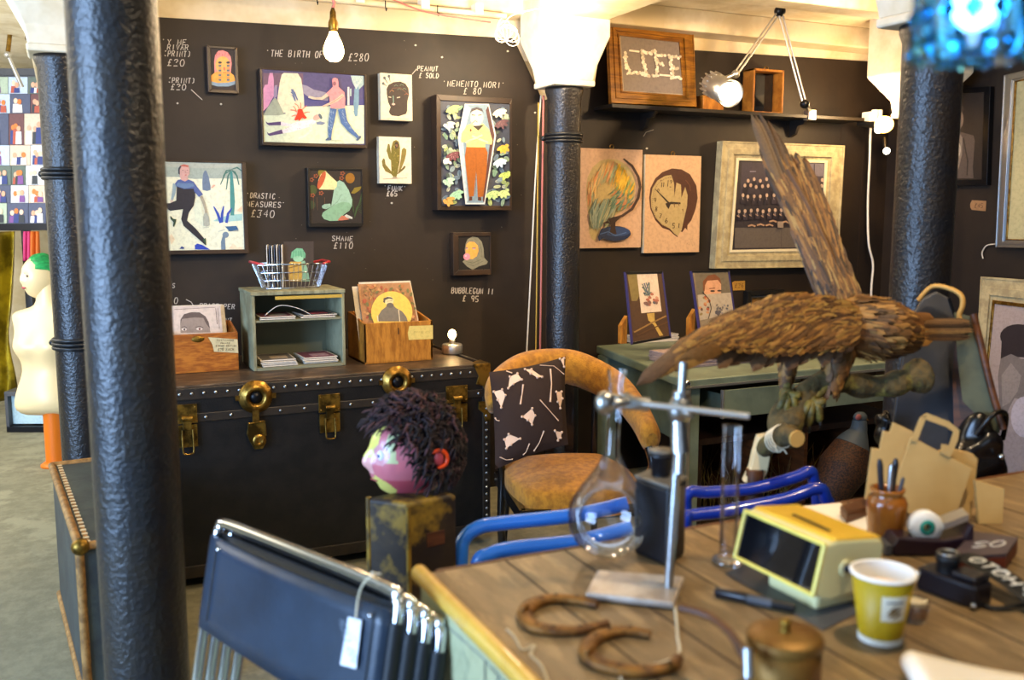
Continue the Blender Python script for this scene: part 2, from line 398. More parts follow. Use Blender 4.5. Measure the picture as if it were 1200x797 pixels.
chalk("'Y ME", 190, 52, 6, 6, extra=[("RIVAR", 196, 58, 6, 5.2), ("(PRINT)", 192, 66, 6.5, 4.6), ("£20", 196, 77, 7.5, 7.4)], label='chalk note ending in £20 beside the grey column, upper')
chalk("(PRINT)", 197, 97, 6, 4.6, extra=[("£20", 200, 105, 6.5, 6.6)], label='chalk note reading (PRINT) £20, lower')
chalk("PEANUT", 489, 83, 5.5, 4.2, extra=[("£ SOLD", 491, 91, 5.5, 4)], label='chalk note reading PEANUT £ SOLD')
chalk("'MEMENTO MORI'", 519, 101, 6.5, 5.3, extra=[("£ 80", 543, 110, 7, 5.6)], w=.85, label='chalk title MEMENTO MORI £ 80')
chalk("'DRASTIC", 289, 232, 6, 4.3, extra=[("MEASURES'", 289, 242, 6, 5.2), ("£340", 294, 254, 8, 7.4)], label='chalk title DRASTIC MEASURES £340')
chalk("SHAME", 389, 282, 5.5, 5.2, extra=[("£110", 391, 291, 7, 6)], label='chalk title SHAME £110')
chalk("'FUNK'", 450, 223, 5.5, 4.6, extra=[("£65", 453, 229.5, 5.5, 4.6)], w=1.2, label='chalk title FUNK £65')
chalk("BUBBLEGUM II", 529, 343.5, 6.5, 4.2, extra=[("£ 95", 542, 353, 6.5, 5)], w=1.1, label='chalk title BUBBLEGUM II £ 95')
chalk("PRICE PER", 234, 361, 5.5, 4.7, extra=[("PRINT", 251, 378, 5.5, 4.4), ("S", 202, 337, 5, 4), ("0", 204, 356, 7, 6)], label='chalk note PRICE PER PRINT low on the wall')
a = Art((0, 0, 1), (0, WALL-.001, 0), (0, -1, 0), mat='plain', eps=.00003)
for px, py in ((208, 121), (259, 122), (487, 53), (595, 60), (627, 132), (518, 67), (459, 238), (389, 50), (758, 174), (1076, 130)):
    a.el(px, py, 1.3, 1.1, '#b9b2a6')
a.ln([(224, 105), (237, 117)], .9, '#b5aea4'); a.ln([(483, 87), (488, 81)], .9, '#b5aea4'); a.ln([(754, 160), (757, 155), (766, 152)], .8, '#8d857a')
a.ln([(218, 351), (224, 354), (227, 359)], .9, '#b5aea4')
for k in range(60):
    x = random.uniform(300, 620); y = random.uniform(40, 330); a.el(x, y, random.uniform(.2, .6), random.uniform(.2, .5), '#7c746a', n=6)
a.build('chalk_mark', wall_back)['label'] = 'filler dots and chalk ticks on the painted board'
# ------------------------------------------------------------------ cast iron columns
def column(x, y, r, top, label, rings=(), cap=1.6, depth_rings=True, bumps=True, r2=None):
    t = thing('iron_column', label, 'column', (x, y, 0), 0, 'cast iron columns')
    prof = [(r*1.25, 0), (r*1.25, .06), (r*1.02, .09), (r, .14)]+[(r, z) for z in (.5, 1, 1.5, top-.05)]+[(r*1.12, top-.02), (r*1.12, top)]+[(0, top)]
    MB().lathe(prof, (x, y, 0), 'iron', 40).build('shaft', t)
    for z in rings:
        m = MB()
        for dz in (-.017, .0, .017):
            m.tube(arc((x, y, z+dz), r+.004, 0, 2*PI, 36, (1, 0, 0), (0, 1, 0))[:-1], .0085, 'ironring', 8, closed=True)
        d = V((-math.cos(YAW), math.sin(YAW), 0))
        if depth_rings: m.ell(V((x, y, z))+d*(r+.018), .014, 'ironring')
        m.build('band', t)
    c = MB(); w = r*1.35
    c.prism([(x-w, y-w, top), (x+w, y-w, top), (x+w, y+w, top), (x-w, y+w, top)], (0, 0, .03), 'whitewash')
    vs = []; 
    for zz, ww in ((top+.03, w*.95), (top+.1, w*1.05), (min(top+.24, 2.4), w*cap), (TOP, w*cap)):
        vs += [(x-ww, y-ww, zz), (x+ww, y-ww, zz), (x+ww, y+ww, zz), (x-ww, y+ww, zz)]
    c.add(vs, [(i*4+j, i*4+(j+1) % 4, i*4+4+(j+1) % 4, i*4+4+j) for i in range(3) for j in range(4)], 'whitewash')
    c.build('capital', t, bev=.008)
    return t
column(.115, 2.235, .092, 2.33, 'nearest thick dark blue iron column, overlapping the left end of the black trunk')
column(.02, 4.36, .088, 2.13, 'iron column with two banded rings beside the green haired mannequin', rings=(1.66, .96))
column(2.335, 4.36, .0865, 2.13, 'iron column standing against the back wall behind the mustard armchair', rings=(1.88,), cap=1.45)
column(2.40, 2.13, .088, 2.06, 'wide iron column beneath the blue glass lamp, behind the oval grey board', cap=.95)
column(4.52, 4.1, .075, 2.05, 'thin iron column in the far right corner, mostly behind the nearer one', rings=(1.82,), cap=2.0)
# bright scrolled brackets on the capital by the wall
def bracket(px0, d, mat, label):
    pts = [(682, 100), (697, 99), (701, 75), (706, 44), (712, 42), (712, 34), (690, 24), (681, 30), (686, 42), (682, 52), (690, 58), (680, 70), (677, 84), (676, 96)]
    m = MB(); m.prism([onP(x, y, (0, d, 0), V((0, 1, 0))) for x, y in pts], (0, .05, 0), mat)
    o = m.build('scroll_bracket', bev=.006); tag(o, label, 'bracket')
bracket(0, 4.28, 'whitetimber', 'white scrolled wooden bracket beside the gold framed lettering')
# pipes, cable and hooks under the ceiling at the wall
m = MB(); y = WALL-.2
m.tube([(X0W+.05, y, 2.475), (2.05, y, 2.475)], .014, 'whitetimber', 10)
for x in (.62, .95, 1.3, 1.62, 1.9): m.bb((x-.02, y-.02, 2.47), (x+.02, y+.04, 2.52), 'white')
tag(m.build('conduit'), 'white conduit pipe clipped along the top of the dark wall', 'pipe')
hk = MB()
hk.tube([V((0, 0, .05)), V((0, 0, .02)), V((0, -.012, 0)), V((0, -.02, .012))], .0025, 'blackmetal', 6)
h0 = None
for i, (px, lab) in enumerate(((278, 'small black hook on the conduit above the crying face picture'), (372, 'small black hook on the conduit beside the hanging bulb'), (452, 'small black hook on the conduit above the peanut head print'), (513, 'small black hook on the conduit right of the bulb, nearest the white pier'))):
    p = onY(px, 18+(px-278)*.035, y-.02); p.z = 2.44
    if h0 is None: h0 = hk.build('hook', local=True); tag(h0, lab, 'hook', 'hooks on the conduit'); h0.location = p
    else: c = h0.copy(); COL.objects.link(c); c.location = p; c['label'] = lab
m = MB(); m.tube(spline([P(455, -3, 4.4), P(500, 14, 4.5), P(560, 24, 4.6), P(575, 26, 4.62)], 6), .004, 'cordpink', 6)
tag(m.build('electric_cable'), 'thin red cable sagging under the white ceiling', 'cable')
m = MB()
for k in range(6):
    c = P(588+k*2, 36+k, 4.55)
    m.tube([c+Matrix.Rotation(k*.5, 3, 'Y') @ V((math.cos(a)*.028*(1+.3*(k % 2)), .01*math.sin(2*a), math.sin(a)*.055)) for a in [i*PI/8 for i in range(16)]], .0022, 'cordwhite', 6, closed=True)
m.tube(spline([P(588, 34, 4.55), P(600, 18, 4.55), P(640, 8, 4.5)], 6), .003, 'cordwhite', 6)
tag(m.build('cable_coil'), 'tangle of white cable tied at the corner of the dark board', 'cable')
# cords beside the wall column
m = MB(); m.tube(spline([onY(634, 112, 4.55), onY(628, 200, 4.55), onY(622, 320, 4.56), onY(616, 440, 4.58), onY(616, 470, 4.58)], 8), .0045, 'cordwhite', 8)
tag(m.build('electric_cable'), 'white cable hanging down left of the wall column', 'cable')
m = MB(); m.tube(spline([onY(637, 112, 4.5), onY(635, 250, 4.5), onY(634, 340, 4.5), onY(632, 470, 4.5)], 8), .0055, 'cordpink', 8)
tag(m.build('electric_cable'), 'pink cable running down tight against the wall column', 'cable')
m = MB(); m.tube(spline([onY(631, 120, 4.53), onY(629, 330, 4.53), onY(627, 470, 4.53)], 8), .004, 'ochrelip', 8)
tag(m.build('electric_cable'), 'yellowish cable between the white and pink cables', 'cable')
# ================================================================== pictures on the dark wall
def done(a): return a.build('painting', a.t)
# 1 crying face
C8 = (180, 0, 3.987)
a = picture('framed_picture', 'small dark framed painting of a pink haired face weeping grey tears', (243, 54, 279, 109), (247, 57.5, 275, 105), .04, 'darkframe', C8, '#241d22', None)
a.pl([(283, 288), (287, 258), (302, 238), (323, 235), (345, 243), (360, 264), (365, 295), (360, 345), (285, 345)], '#e58a86')
a.pl([(262, 378), (270, 352), (292, 335), (354, 335), (375, 352), (383, 380), (380, 392), (350, 402), (300, 402), (264, 392)], '#eda045')
a.el(323, 303, 34, 40, '#f0ae5c'); a.pl([(262, 378), (300, 388), (345, 386), (383, 378), (380, 394), (350, 404), (300, 404), (262, 394)], '#7f95a4')
for x in (310, 348):
    for k, y in enumerate(range(292, 380, 11)): a.pl([(x-7, y), (x+7, y), (x+6, y+9), (x-6, y+9)], '#5c6b70' if k % 2 else '#c98f52')
    a.el(x, 292, 9, 5, '#3a3b42')
a.el(330, 322, 5, 9, '#e07a5a'); a.ln([(322, 339), (338, 339)], 3, '#b5402f')
for k in range(5): a.ln([(292+k*14, 262-k % 2*6), (296+k*13, 244+(k % 3)*4)], 3, '#c96a68')
done(a)
# 2 volcano landscape
C1 = (295, 75, 7.973)
a = picture('framed_picture', "painting in a dark frame of a figure in blue trousers walking past an erupting chest", (306, 83.5, 430, 172), (308, 85, 427, 168), .06, 'darkframe', C1, '#4b4467', None)
B = lambda *p: a.pl(list(p), col)
col = '#4a4570'; a.pl([(108, 84), (1050, 100), (1050, 400), (108, 400)], col)
a.pl([(108, 84), (480, 90), (480, 200), (108, 220)], '#6a4f62')
a.pl([(465, 190), (520, 205), (580, 240), (690, 265), (730, 300), (700, 370), (560, 385), (465, 395)], '#8c8698')
a.pl([(465, 260), (560, 330), (730, 345), (1050, 330), (1050, 400), (465, 400)], '#45447a')
a.pl([(108, 480), (300, 468), (500, 398), (1050, 385), (1050, 745), (108, 742)], '#cfd8b8')
a.pl([(108, 230), (125, 195), (150, 190), (158, 120), (168, 84), (196, 84), (206, 150), (206, 300), (150, 400), (108, 440)], '#c88bab')
a.pl([(240, 320), (250, 250), (262, 170), (280, 100), (300, 84), (430, 88), (462, 140), (470, 200), (485, 300), (492, 420), (350, 468), (250, 440)], '#ddd2b2')
a.pl([(108, 480), (140, 420), (205, 322), (222, 318), (240, 335), (305, 470), (250, 480)], '#9aa28d')
a.pl([(205, 240), (215, 200), (238, 196), (238, 300), (205, 330)], '#8d7f9a')
a.pl([(925, 108), (1050, 112), (1050, 190), (1000, 240), (970, 230), (940, 170)], '#9db5b2')
a.ln([(985, 160), (980, 240), (975, 380), (972, 470)], [16, 42, 50, 26], '#6c8fa4'); a.ln([(975, 490), (972, 440)], [20, 44], '#6c8fa4')
for k in range(7): a.ln([(975, 232), (935+k*18, 118)], 4, '#c3cfc4')
a.ln([(903, 385), (903, 215)], [20, 16], '#c9cfc6'); a.ln([(924, 300), (924, 230)], 12, '#a8c0b8')
a.pl([(345, 280), (375, 292), (400, 345), (412, 348), (400, 290), (425, 345), (430, 330), (405, 265), (385, 235), (365, 235), (372, 260), (360, 262), (385, 290)], '#5a6a8e')
# lying person
a.pl([(370, 560), (420, 540), (520, 525), (580, 515), (600, 545), (545, 585), (480, 605), (360, 640), (290, 648), (280, 620), (362, 585), (270, 575), (272, 540)], '#e9d8d8')
a.ln([(545, 560), (560, 610), (500, 670), (435, 695)], [34, 24, 18, 12], '#e6dcc6')
a.pl([(128, 535), (150, 550), (272, 538), (272, 572), (160, 574), (140, 560)], '#54406a'); a.pl([(140, 632), (158, 650), (280, 612), (292, 650), (168, 672), (150, 660)], '#54406a')
a.el(605, 500, 36, 26, '#e2a295', -30); a.el(640, 490, 14, 28, '#50606a', -30); a.pl([(600, 545), (640, 535), (690, 550), (660, 570), (610, 566)], '#77839a')
for k in range(50): a.el(random.uniform(300, 560), 590+random.uniform(-30, 30)-(random.random()*20), 2.2, 2.2, '#8a7aa0', n=6)
a.pl([(395, 520), (420, 470), (430, 425), (450, 420), (470, 425), (485, 470), (515, 505), (490, 515), (470, 500), (440, 535), (430, 515), (410, 530)], '#dd2f12')
for x, y, d, e in ((440, 420, 400, 370), (455, 415, 450, 360), (470, 425, 510, 390), (420, 450, 360, 430), (425, 480, 370, 490), (485, 460, 540, 450), (410, 445, 385, 395)): a.ln([(x, y), ((x+d)/2+6, (y+e)/2-6), (d, e)], 6, '#e8603c')
# walker
a.ln([(760, 420), (745, 520), (728, 620), (728, 700)], [62, 56, 40, 24], '#45679a'); a.pl([(685, 708), (715, 685), (742, 690), (742, 714), (690, 714)], '#4d5f7c')
a.ln([(835, 420), (860, 540), (920, 620), (990, 685)], [70, 62, 44, 26], '#45679a'); a.pl([(970, 712), (985, 690), (1010, 668), (1020, 684), (990, 718)], '#4d5f7c')
for k in range(60):
    t = random.random(); x = 748-28*t+random.uniform(-18, 18) if k % 2 else 850+130*t*t+random.uniform(-16, 16); y = 440+220*t
    a.ln([(x-4, y-6), (x+4, y+5)], 3, '#9db4cf')
a.pl([(745, 160), (750, 138), (775, 130), (798, 142), (804, 170), (805, 215), (860, 265), (868, 330), (866, 412), (735, 418), (722, 330), (722, 300), (690, 310), (680, 285), (735, 235), (752, 215)], '#d6898c')
a.ln([(700, 290), (650, 325), (585, 325), (525, 308)], [34, 26, 20, 22], '#c9b7a0'); a.el(768, 185, 16, 20, '#8a5b66')
a.ln([(850, 290), (790, 340), (720, 375), (655, 400)], [30, 26, 22, 14], '#d0b096'); a.ln([(725, 375), (790, 335), (845, 300)], 3, '#8a4a50')
a.ln([(740, 716), (830, 716)], 6, '#aebb9c')
done(a)
# 3 drastic measures
C2 = (190, 180, 6.375)
a = picture('framed_picture', 'dark framed painting of a figure in a black suit striding past a palm tree', (180, 188.5, 290, 298), (184, 190.5, 284.5, 293), .055, 'darkframe', C2, '#dfe0c4', None)
a.pl([(-30, 66), (598, 68), (598, 188), (360, 186), (240, 190), (150, 176), (-30, 172)], '#9ba79c'); a.pl([(-30, 66), (598, 68), (598, 100), (300, 110), (-30, 96)], '#a7ada0')
a.pl([(302, 272), (300, 210), (306, 150), (318, 126), (332, 130), (350, 180), (362, 245), (362, 272), (335, 280)], '#66788f')
a.pl([(380, 505), (420, 480), (520, 455), (598, 450), (598, 500), (480, 510)], '#9cc4bf')
a.ln([(515, 130), (522, 250), (526, 360), (524, 462)], [18, 30, 36, 28], '#3f8583')
for p in ([(515, 125), (470, 150), (436, 232)], [(512, 125), (492, 170), (480, 268)], [(518, 122), (558, 165), (574, 234)], [(518, 118), (560, 104), (597, 132)], [(515, 120), (480, 128), (456, 170)], [(522, 124), (545, 140), (560, 170)]): a.ln(p, [5, 12, 7], '#3d6b63')
for p in ([(438, 518), (415, 450), (385, 395)], [(445, 515), (448, 450), (460, 392)], [(480, 518), (492, 450), (520, 408)]): a.ln(p, [20, 20, 8], '#2b48a6')
a.pl([(470, 545), (555, 540), (572, 570), (500, 578)], '#2d5a86'); a.ln([(420, 582), (470, 568)], 4, '#96a4a6'); a.ln([(492, 578), (570, 578)], 4, '#334455')
a.el(474, 607, 24, 23, '#6d8396'); a.ln([(462, 610), (455, 660), (458, 718)], [16, 32, 34], '#667c90')
a.pl([(245, 716), (244, 685), (262, 672), (300, 682), (360, 718)], '#2340a8'); a.pl([(130, 712), (145, 692), (166, 702), (162, 712)], '#2a3f80')
a.pl([(50, 620), (70, 600), (95, 640), (70, 680)], '#dcc9a6'); a.pl([(555, 430), (598, 385), (598, 440)], '#e2c6a6'); a.pl([(495, 712), (530, 670), (560, 700), (598, 700), (598, 716)], '#e3d0b0')
a.pl([(362, 262), (380, 232), (398, 236), (385, 250)], '#dba98f')
a.pl([(240, 420), (255, 340), (290, 360), (300, 440), (330, 560), (250, 500)], '#d5dcc2')
a.ln([(95, 225), (88, 290), (72, 350)], [30, 26, 16], '#8ea4ac'); a.el(72, 358, 13, 13, '#c9b6a4')
a.pl([(110, 240), (245, 240), (247, 330), (235, 390), (200, 440), (185, 500), (250, 560), (300, 618), (325, 650), (325, 685), (305, 668), (240, 610), (160, 540), (142, 490), (156, 415), (60, 428), (20, 400), (30, 372), (60, 370), (105, 350)], '#23222c')
a.pl([(95, 225), (115, 198), (150, 190), (200, 195), (235, 210), (262, 250), (305, 305), (275, 325), (240, 285), (235, 262), (160, 264), (105, 245)], '#4a5c93')
a.pl([(102, 240), (120, 215), (160, 222), (230, 222), (240, 245), (170, 262)], '#5f7ba0')
a.ln([(290, 318), (312, 370), (326, 425), (330, 450)], [22, 22, 18, 20], '#a39b86'); a.pl([(312, 450), (335, 440), (352, 480), (355, 535), (335, 545), (308, 540), (306, 480)], '#a3a79a'); a.ln([(310, 552), (348, 552)], 5, '#b8bba6')
a.pl([(130, 160), (122, 120), (135, 90), (180, 84), (203, 105), (205, 150), (190, 172), (195, 195), (170, 208), (140, 196)], '#c79c94'); a.pl([(120, 150), (120, 112), (135, 90), (145, 95), (132, 120), (132, 158)], '#3a3a44'); a.pl([(128, 92), (160, 80), (196, 88), (196, 102), (150, 96)], '#b55c50')
a.ln([(148, 125), (160, 124)], 3, '#5a4442'); a.ln([(182, 124), (194, 124)], 3, '#5a4442'); a.ln([(172, 125), (174, 146)], 3, '#a0706a'); a.el(176, 160, 7, 3, '#b5403c')
a.pl([(60, 465), (85, 488), (106, 490), (100, 520), (88, 550), (80, 540), (85, 512), (62, 490)], '#27402f'); a.pl([(305, 640), (325, 630), (330, 684), (318, 670)], '#33503a')
done(a)
# 4 head print and 5 cactus print, frameless canvases
C9 = (430, 80, 5.143)
a = picture('canvas_print', 'frameless cream canvas of a dark patterned human head', (446, 86.5, 483, 141), None, .045, None, C9, '#ddd0ae', None)
a.pl([(138, 275), (132, 262), (142, 235), (128, 205), (120, 160), (118, 125), (130, 100), (160, 84), (200, 80), (232, 92), (250, 120), (254, 160), (244, 200), (243, 255), (236, 275), (190, 290), (150, 285)], '#352923')
for x, y, r in ((150, 140, 0), (195, 130, 20), (225, 128, 40), (175, 108, -20), (210, 104, 30), (238, 160, 60)): a.ln([(x-12, y), (x, y-8), (x+12, y)], 4, random.choice(['#8c4a30', '#55695a', '#96683c']))
a.ln([(158, 165), (160, 205), (152, 218)], 6, '#6d8a7e'); a.el(160, 217, 10, 6, '#cfa79b'); a.ln([(130, 172), (146, 176)], 6, '#c9bca2'); a.ln([(180, 178), (200, 174)], 6, '#c9bca2')
for p in ([(125, 92), (105, 58)], [(140, 82), (132, 48)], [(118, 108), (98, 92)]): a.ln(p, [3, 9], '#5c5e58'); a.el(p[1][0], p[1][1], 8, 9, '#4e5458')
a.ln([(95, 300), (250, 306)], 2, '#b5a37c')
a.t['label'] = 'frameless cream canvas of a dark patterned human head beside the large coffin painting'
a.ln([(135, 150), (155, 120), (200, 118), (240, 150)], 3, '#6e4a38'); done(a)
a = picture('canvas_print', 'frameless cream canvas of a green cactus, hung below the patterned head', (444.5, 160.5, 482, 215), None, .045, None, C9, '#e3d3b6', None)
a.pl([(148, 640), (145, 560), (146, 480), (158, 440), (175, 432), (192, 442), (200, 480), (198, 560), (185, 630), (176, 662), (165, 662)], '#69601f')
a.pl([(124, 515), (118, 498), (126, 456), (136, 456), (142, 492), (150, 540), (150, 560), (132, 545)], '#6d6424'); a.pl([(90, 560), (98, 542), (108, 548), (112, 580), (142, 615), (158, 640), (150, 640), (110, 620), (94, 590)], '#6a5f26')
a.pl([(188, 628), (196, 590), (205, 540), (210, 490), (222, 478), (238, 490), (236, 520), (226, 560), (205, 610), (190, 640)], '#7a6c2e'); a.pl([(180, 640), (190, 625), (215, 600), (226, 586), (234, 594), (226, 606), (196, 632)], '#5f5424')
a.el(178, 465, 12, 22, '#3a2c22'); a.el(180, 466, 5, 9, '#7d5340')
for k in range(40): a.ln([(x := random.uniform(152, 196), y := random.uniform(455, 630)), (x+1, y+6)], 1.6, '#a8994e')
a.ln([(95, 668), (160, 664), (240, 662)], 2.5, '#8f7f64'); a.pl([(145, 664), (165, 652), (190, 664)], '#9d8f78'); done(a)
# 6 man in a coffin
C3 = (500, 105, 5.317)
a = picture('framed_picture', 'tall framed painting of a bearded person in orange trousers lying in a coffin', (512, 113, 600, 246.5), (516.5, 120, 597, 241), .085, 'darkframe', C3, '#3d4250', None)
rnd = random.Random(3)
for k in range(110):
    x = rnd.choice([rnd.uniform(104, 205), rnd.uniform(380, 500)]); y = rnd.uniform(100, 705); c = rnd.choice(['#869f86', '#a3b086', '#6f927c', '#99aa6a', '#b8bca2', '#7f949c', '#5f7384', '#3f5048'])
    r = rnd.uniform(0, 180); a.el(x, y, rnd.uniform(8, 14), rnd.uniform(16, 26), c, r)
    a.ln([(x-16*math.sin(math.radians(-r)), y-16*math.cos(math.radians(-r))), (x+16*math.sin(math.radians(-r)), y+16*math.cos(math.radians(-r)))], 1.6, '#4a5a58')
for cx, cy, col, col2 in ((470, 350, '#d8a840', '#a5732a'), (485, 520, '#b9cf6a', '#5b7a3a'), (120, 560, '#a8d0b4', '#5c8a78'), (175, 640, '#98c8a4', '#4c7a68'), (120, 680, '#c79a4e', '#8a6428'), (470, 630, '#c2d68c', '#6a8a4a'), (395, 640, '#a8c482', '#5c7a48'), (150, 110, '#c6d878', '#7c9a3a'), (440, 130, '#e8e2c4', '#a8a890'), (110, 430, '#dfe4d6', '#9aa8a0'), (450, 200, '#5b3f46', '#8a6a6a'), (150, 400, '#6b3c44', '#c69a96'), (120, 210, '#b9c9c4', '#70858c'), (440, 440, '#b9d2de', '#7490a4')):
    for j in range(5):
        r = j*36+rnd.uniform(-8, 8); c, s_ = math.cos(math.radians(r)), math.sin(math.radians(r)); ex = min(max(cx+c*22, 104), 502); a.el(ex, cy+s_*24, 27 if 120 < ex < 490 else 12, 11, col, r)
        a.ln([(cx, cy), (ex, cy+s_*30)], 2, col2)
a.pl([(226, 92), (375, 92), (420, 288), (350, 715), (230, 715), (182, 300)], '#c4c8c6')
a.pl([(236, 98), (366, 98), (408, 288), (344, 706), (238, 706), (194, 300)], '#6f8798'); a.pl([(372, 104), (356, 132), (388, 286), (336, 690), (346, 704), (410, 288)], '#4c2d2c'); a.pl([(236, 98), (262, 120), (214, 300), (246, 690), (238, 706), (194, 300)], '#9db2be')
a.pl([(235, 358), (352, 358), (368, 395), (362, 500), (340, 668), (306, 670), (297, 490), (282, 665), (252, 668), (240, 560), (226, 420)], '#92500f'); a.ln([(296, 400), (297, 520), (290, 650)], 3, '#7a420e')
a.pl([(254, 668), (272, 668), (272, 690), (250, 694)], '#4b2416'); a.pl([(308, 670), (326, 670), (330, 694), (306, 690)], '#4b2416')
a.pl([(202, 320), (206, 275), (240, 225), (275, 210), (340, 215), (375, 250), (398, 318), (392, 345), (352, 338), (352, 362), (236, 360), (236, 328), (208, 332)], '#c6bd78')
a.pl([(275, 230), (345, 222), (310, 258)], '#2c2420'); a.ln([(230, 330), (280, 310), (335, 285)], 12, '#cfc8a0'); a.ln([(370, 332), (320, 312), (270, 290)], 12, '#cfc8a0'); a.ln([(222, 325), (290, 318), (345, 292)], 2, '#8a7d4a'); a.ln([(275, 275), (330, 272)], 3, '#4a5a8a')
a.el(262, 256, 6, 9, '#6d4034'); a.el(300, 178, 40, 50, '#cfc6b0'); a.pl([(256, 150), (268, 122), (300, 112), (332, 122), (344, 150), (336, 140), (300, 128), (268, 140)], '#453f42')
a.ln([(268, 160), (290, 163)], 6, '#453f42'); a.ln([(308, 163), (330, 160)], 6, '#453f42'); a.ln([(270, 212), (278, 206), (290, 196), (304, 206)], 4, '#33303a'); a.ln([(260, 190), (262, 215), (285, 228), (320, 226), (338, 200)], 3, '#8a8f9a')
done(a)
# 7 shame
C4 = (350, 190, 7.973)
a = picture('framed_picture', 'small dark painting of a kneeling pale green figure with a cone over the head', (361, 197, 425, 266), (363.5, 199.5, 424, 261), .05, 'blackframe', C4, '#231c1a', None)
for x, y, r, c in ((220, 100, 40, '#7c6a14'), (480, 150, 44, '#8a5c12'), (130, 260, 42, '#3f4a20'), (120, 400, 36, '#2c3b24')): a.el(x, y, r, r*1.1, c)
a.pl([(490, 290), (520, 240), (590, 226), (570, 262), (520, 296)], '#77671a')
for x, y in ((120, 165), (410, 105), (210, 290), (130, 310), (400, 150), (160, 130)):
    for k in range(5): a.el(x+16*math.cos(k*1.26), y+14*math.sin(k*1.26), 8, 7, '#8f4a2a')
for k in range(9): a.ln([(520, 520), (535+k*3, 430-k*4), (588, 480-k*24)], 4, '#34502c'); a.ln([(520, 500), (505, 430-k*6), (505, 470-k*18)], 3, '#34502c')
for x in (170, 240, 135): a.ln([(x, 330), (x+5, 450)], 3, '#6a4a2c')
a.pl([(330, 250), (345, 190), (380, 170), (420, 190), (465, 260), (498, 350), (495, 410), (470, 455), (420, 490), (370, 548), (290, 550), (235, 532), (214, 500), (225, 470), (262, 445), (300, 420)], '#8fb39c')
a.pl([(262, 445), (330, 400), (410, 370), (470, 380), (495, 410), (470, 455), (420, 490), (370, 548), (290, 550), (235, 532), (214, 500), (225, 470)], '#7aa383')
a.pl([(214, 410), (240, 392), (295, 388), (300, 420), (255, 440), (220, 432)], '#86a892'); a.ln([(300, 420), (360, 370), (400, 300)], 2.5, '#50705c')
a.pl([(360, 545), (400, 500), (450, 505), (470, 535), (400, 545)], '#b66a50'); a.pl([(425, 500), (445, 488), (500, 515), (500, 532), (450, 522)], '#b9bdb2')
a.pl([(245, 82), (355, 185), (352, 230), (330, 258), (190, 256), (178, 230), (180, 170), (205, 115)], '#dccf95'); a.el(212, 168, 26, 88, '#b1512a', 22); a.ln([(118, 570), (170, 570)], 7, '#6a6460')
done(a)
# 8 bubblegum
C10 = (520, 260, 7.97)
a = picture('framed_picture', 'small square brown framed portrait of a person in a grey headscarf blowing pink bubblegum', (531, 272.5, 575.5, 322.5), (537, 277, 574, 316), .05, 'darkframe', C10, '#151111', None)
a.pl([(175, 372), (205, 345), (196, 260), (205, 200), (225, 160), (270, 137), (320, 148), (355, 185), (372, 250), (378, 335), (412, 372), (400, 395), (330, 415), (270, 447), (220, 420)], '#7d7a64')
a.pl([(205, 260), (212, 210), (240, 185), (285, 188), (318, 220), (325, 270), (310, 320), (270, 348), (225, 345), (205, 310)], '#e0a24a')
a.el(215, 325, 32, 32, '#e0899a'); a.el(205, 318, 9, 9, '#f0b9bf'); a.ln([(205, 245), (225, 240)], 8, '#6f5a78'); a.ln([(265, 245), (300, 245)], 9, '#6f5a78'); a.el(283, 252, 12, 6, '#b79aa6'); a.el(217, 252, 9, 6, '#b79aa6'); a.ln([(240, 250), (238, 285)], 4, '#c07a34')
for p in ([(205, 370), (270, 385), (350, 350)], [(215, 395), (280, 410), (370, 365)], [(330, 190), (352, 260), (350, 330)]): a.ln(p, 4, '#5c5a48')
done(a)
# 9, 10 globe and clock boards
C5 = (670, 170, 6.131)
a = picture('painted_board', 'pale wooden board painted with a melting multicoloured globe on a blue stand', (679.5, 174.5, 752, 290.5), None, .03, None, C5, '#c9a382', 'melting pictures on pale boards')
EYELET = []
rnd = random.Random(5)
a.pl([(104, 300), (115, 230), (150, 160), (205, 112), (265, 100), (330, 106), (390, 140), (440, 200), (460, 280), (450, 360), (410, 440), (340, 490), (290, 515), (235, 545), (205, 600), (185, 650), (165, 690), (140, 670), (125, 630), (122, 520), (105, 400)], '#b7a06a')
cols = ['#c4a070', '#d08a58', '#c99a4e', '#a89a70', '#b5743f', '#8f9a7a', '#d5b070']
for k in range(170):
    t = rnd.random(); x = 120+330*t; top = 290-185*math.sin(PI*min(1, max(0, (x-104)/356)))+rnd.uniform(0, 60); c = rnd.choice(cols)
    if x > 330: c = rnd.choice(['#d9a01e', '#d9b13a', '#cfa040', '#8d9a5a'])
    y2 = top+rnd.uniform(60, 150); dx = -(y2-top)*.35*(1 if x > 170 else .1); a.ln([(x, top), (x+dx*.5, (top+y2)/2), (x+dx, y2)], [4, rnd.uniform(12, 22), 3], c)
for k in range(60):
    x = rnd.uniform(125, 300); y = rnd.uniform(380, 470); a.ln([(x+20, y), (x-4, y+60), (x*.55+68, min(y+150, 640))], [4, 12, 4], rnd.choice(['#7f8f80', '#6f8474', '#8f9a88', '#5d6f62', '#a8a27c']))
for k in range(40): x = rnd.uniform(270, 425); y = rnd.uniform(330, 470); a.ln([(x+16, y-24), (x, y), (x-20, y+14)], [3, 12, 3], rnd.choice(['#5f7a62', '#6f8a70', '#4d6a58', '#c27a50']))
a.ln([(358, 100), (420, 150), (465, 230), (478, 300), (465, 380), (420, 460), (350, 508), (280, 530)], [12, 18, 20, 20, 20, 20, 18, 16], '#3b2720')
a.el(300, 635, 112, 54, '#1f2b4a'); a.el(310, 622, 96, 34, '#2c4270'); a.pl([(175, 660), (200, 600), (260, 590), (240, 640), (185, 690)], '#232f50')
a.pl([(262, 560), (245, 545), (215, 555), (210, 590), (225, 560), (262, 562), (268, 590), (258, 640), (310, 640), (300, 590), (302, 555), (340, 520), (290, 515), (250, 530)], '#33221c')
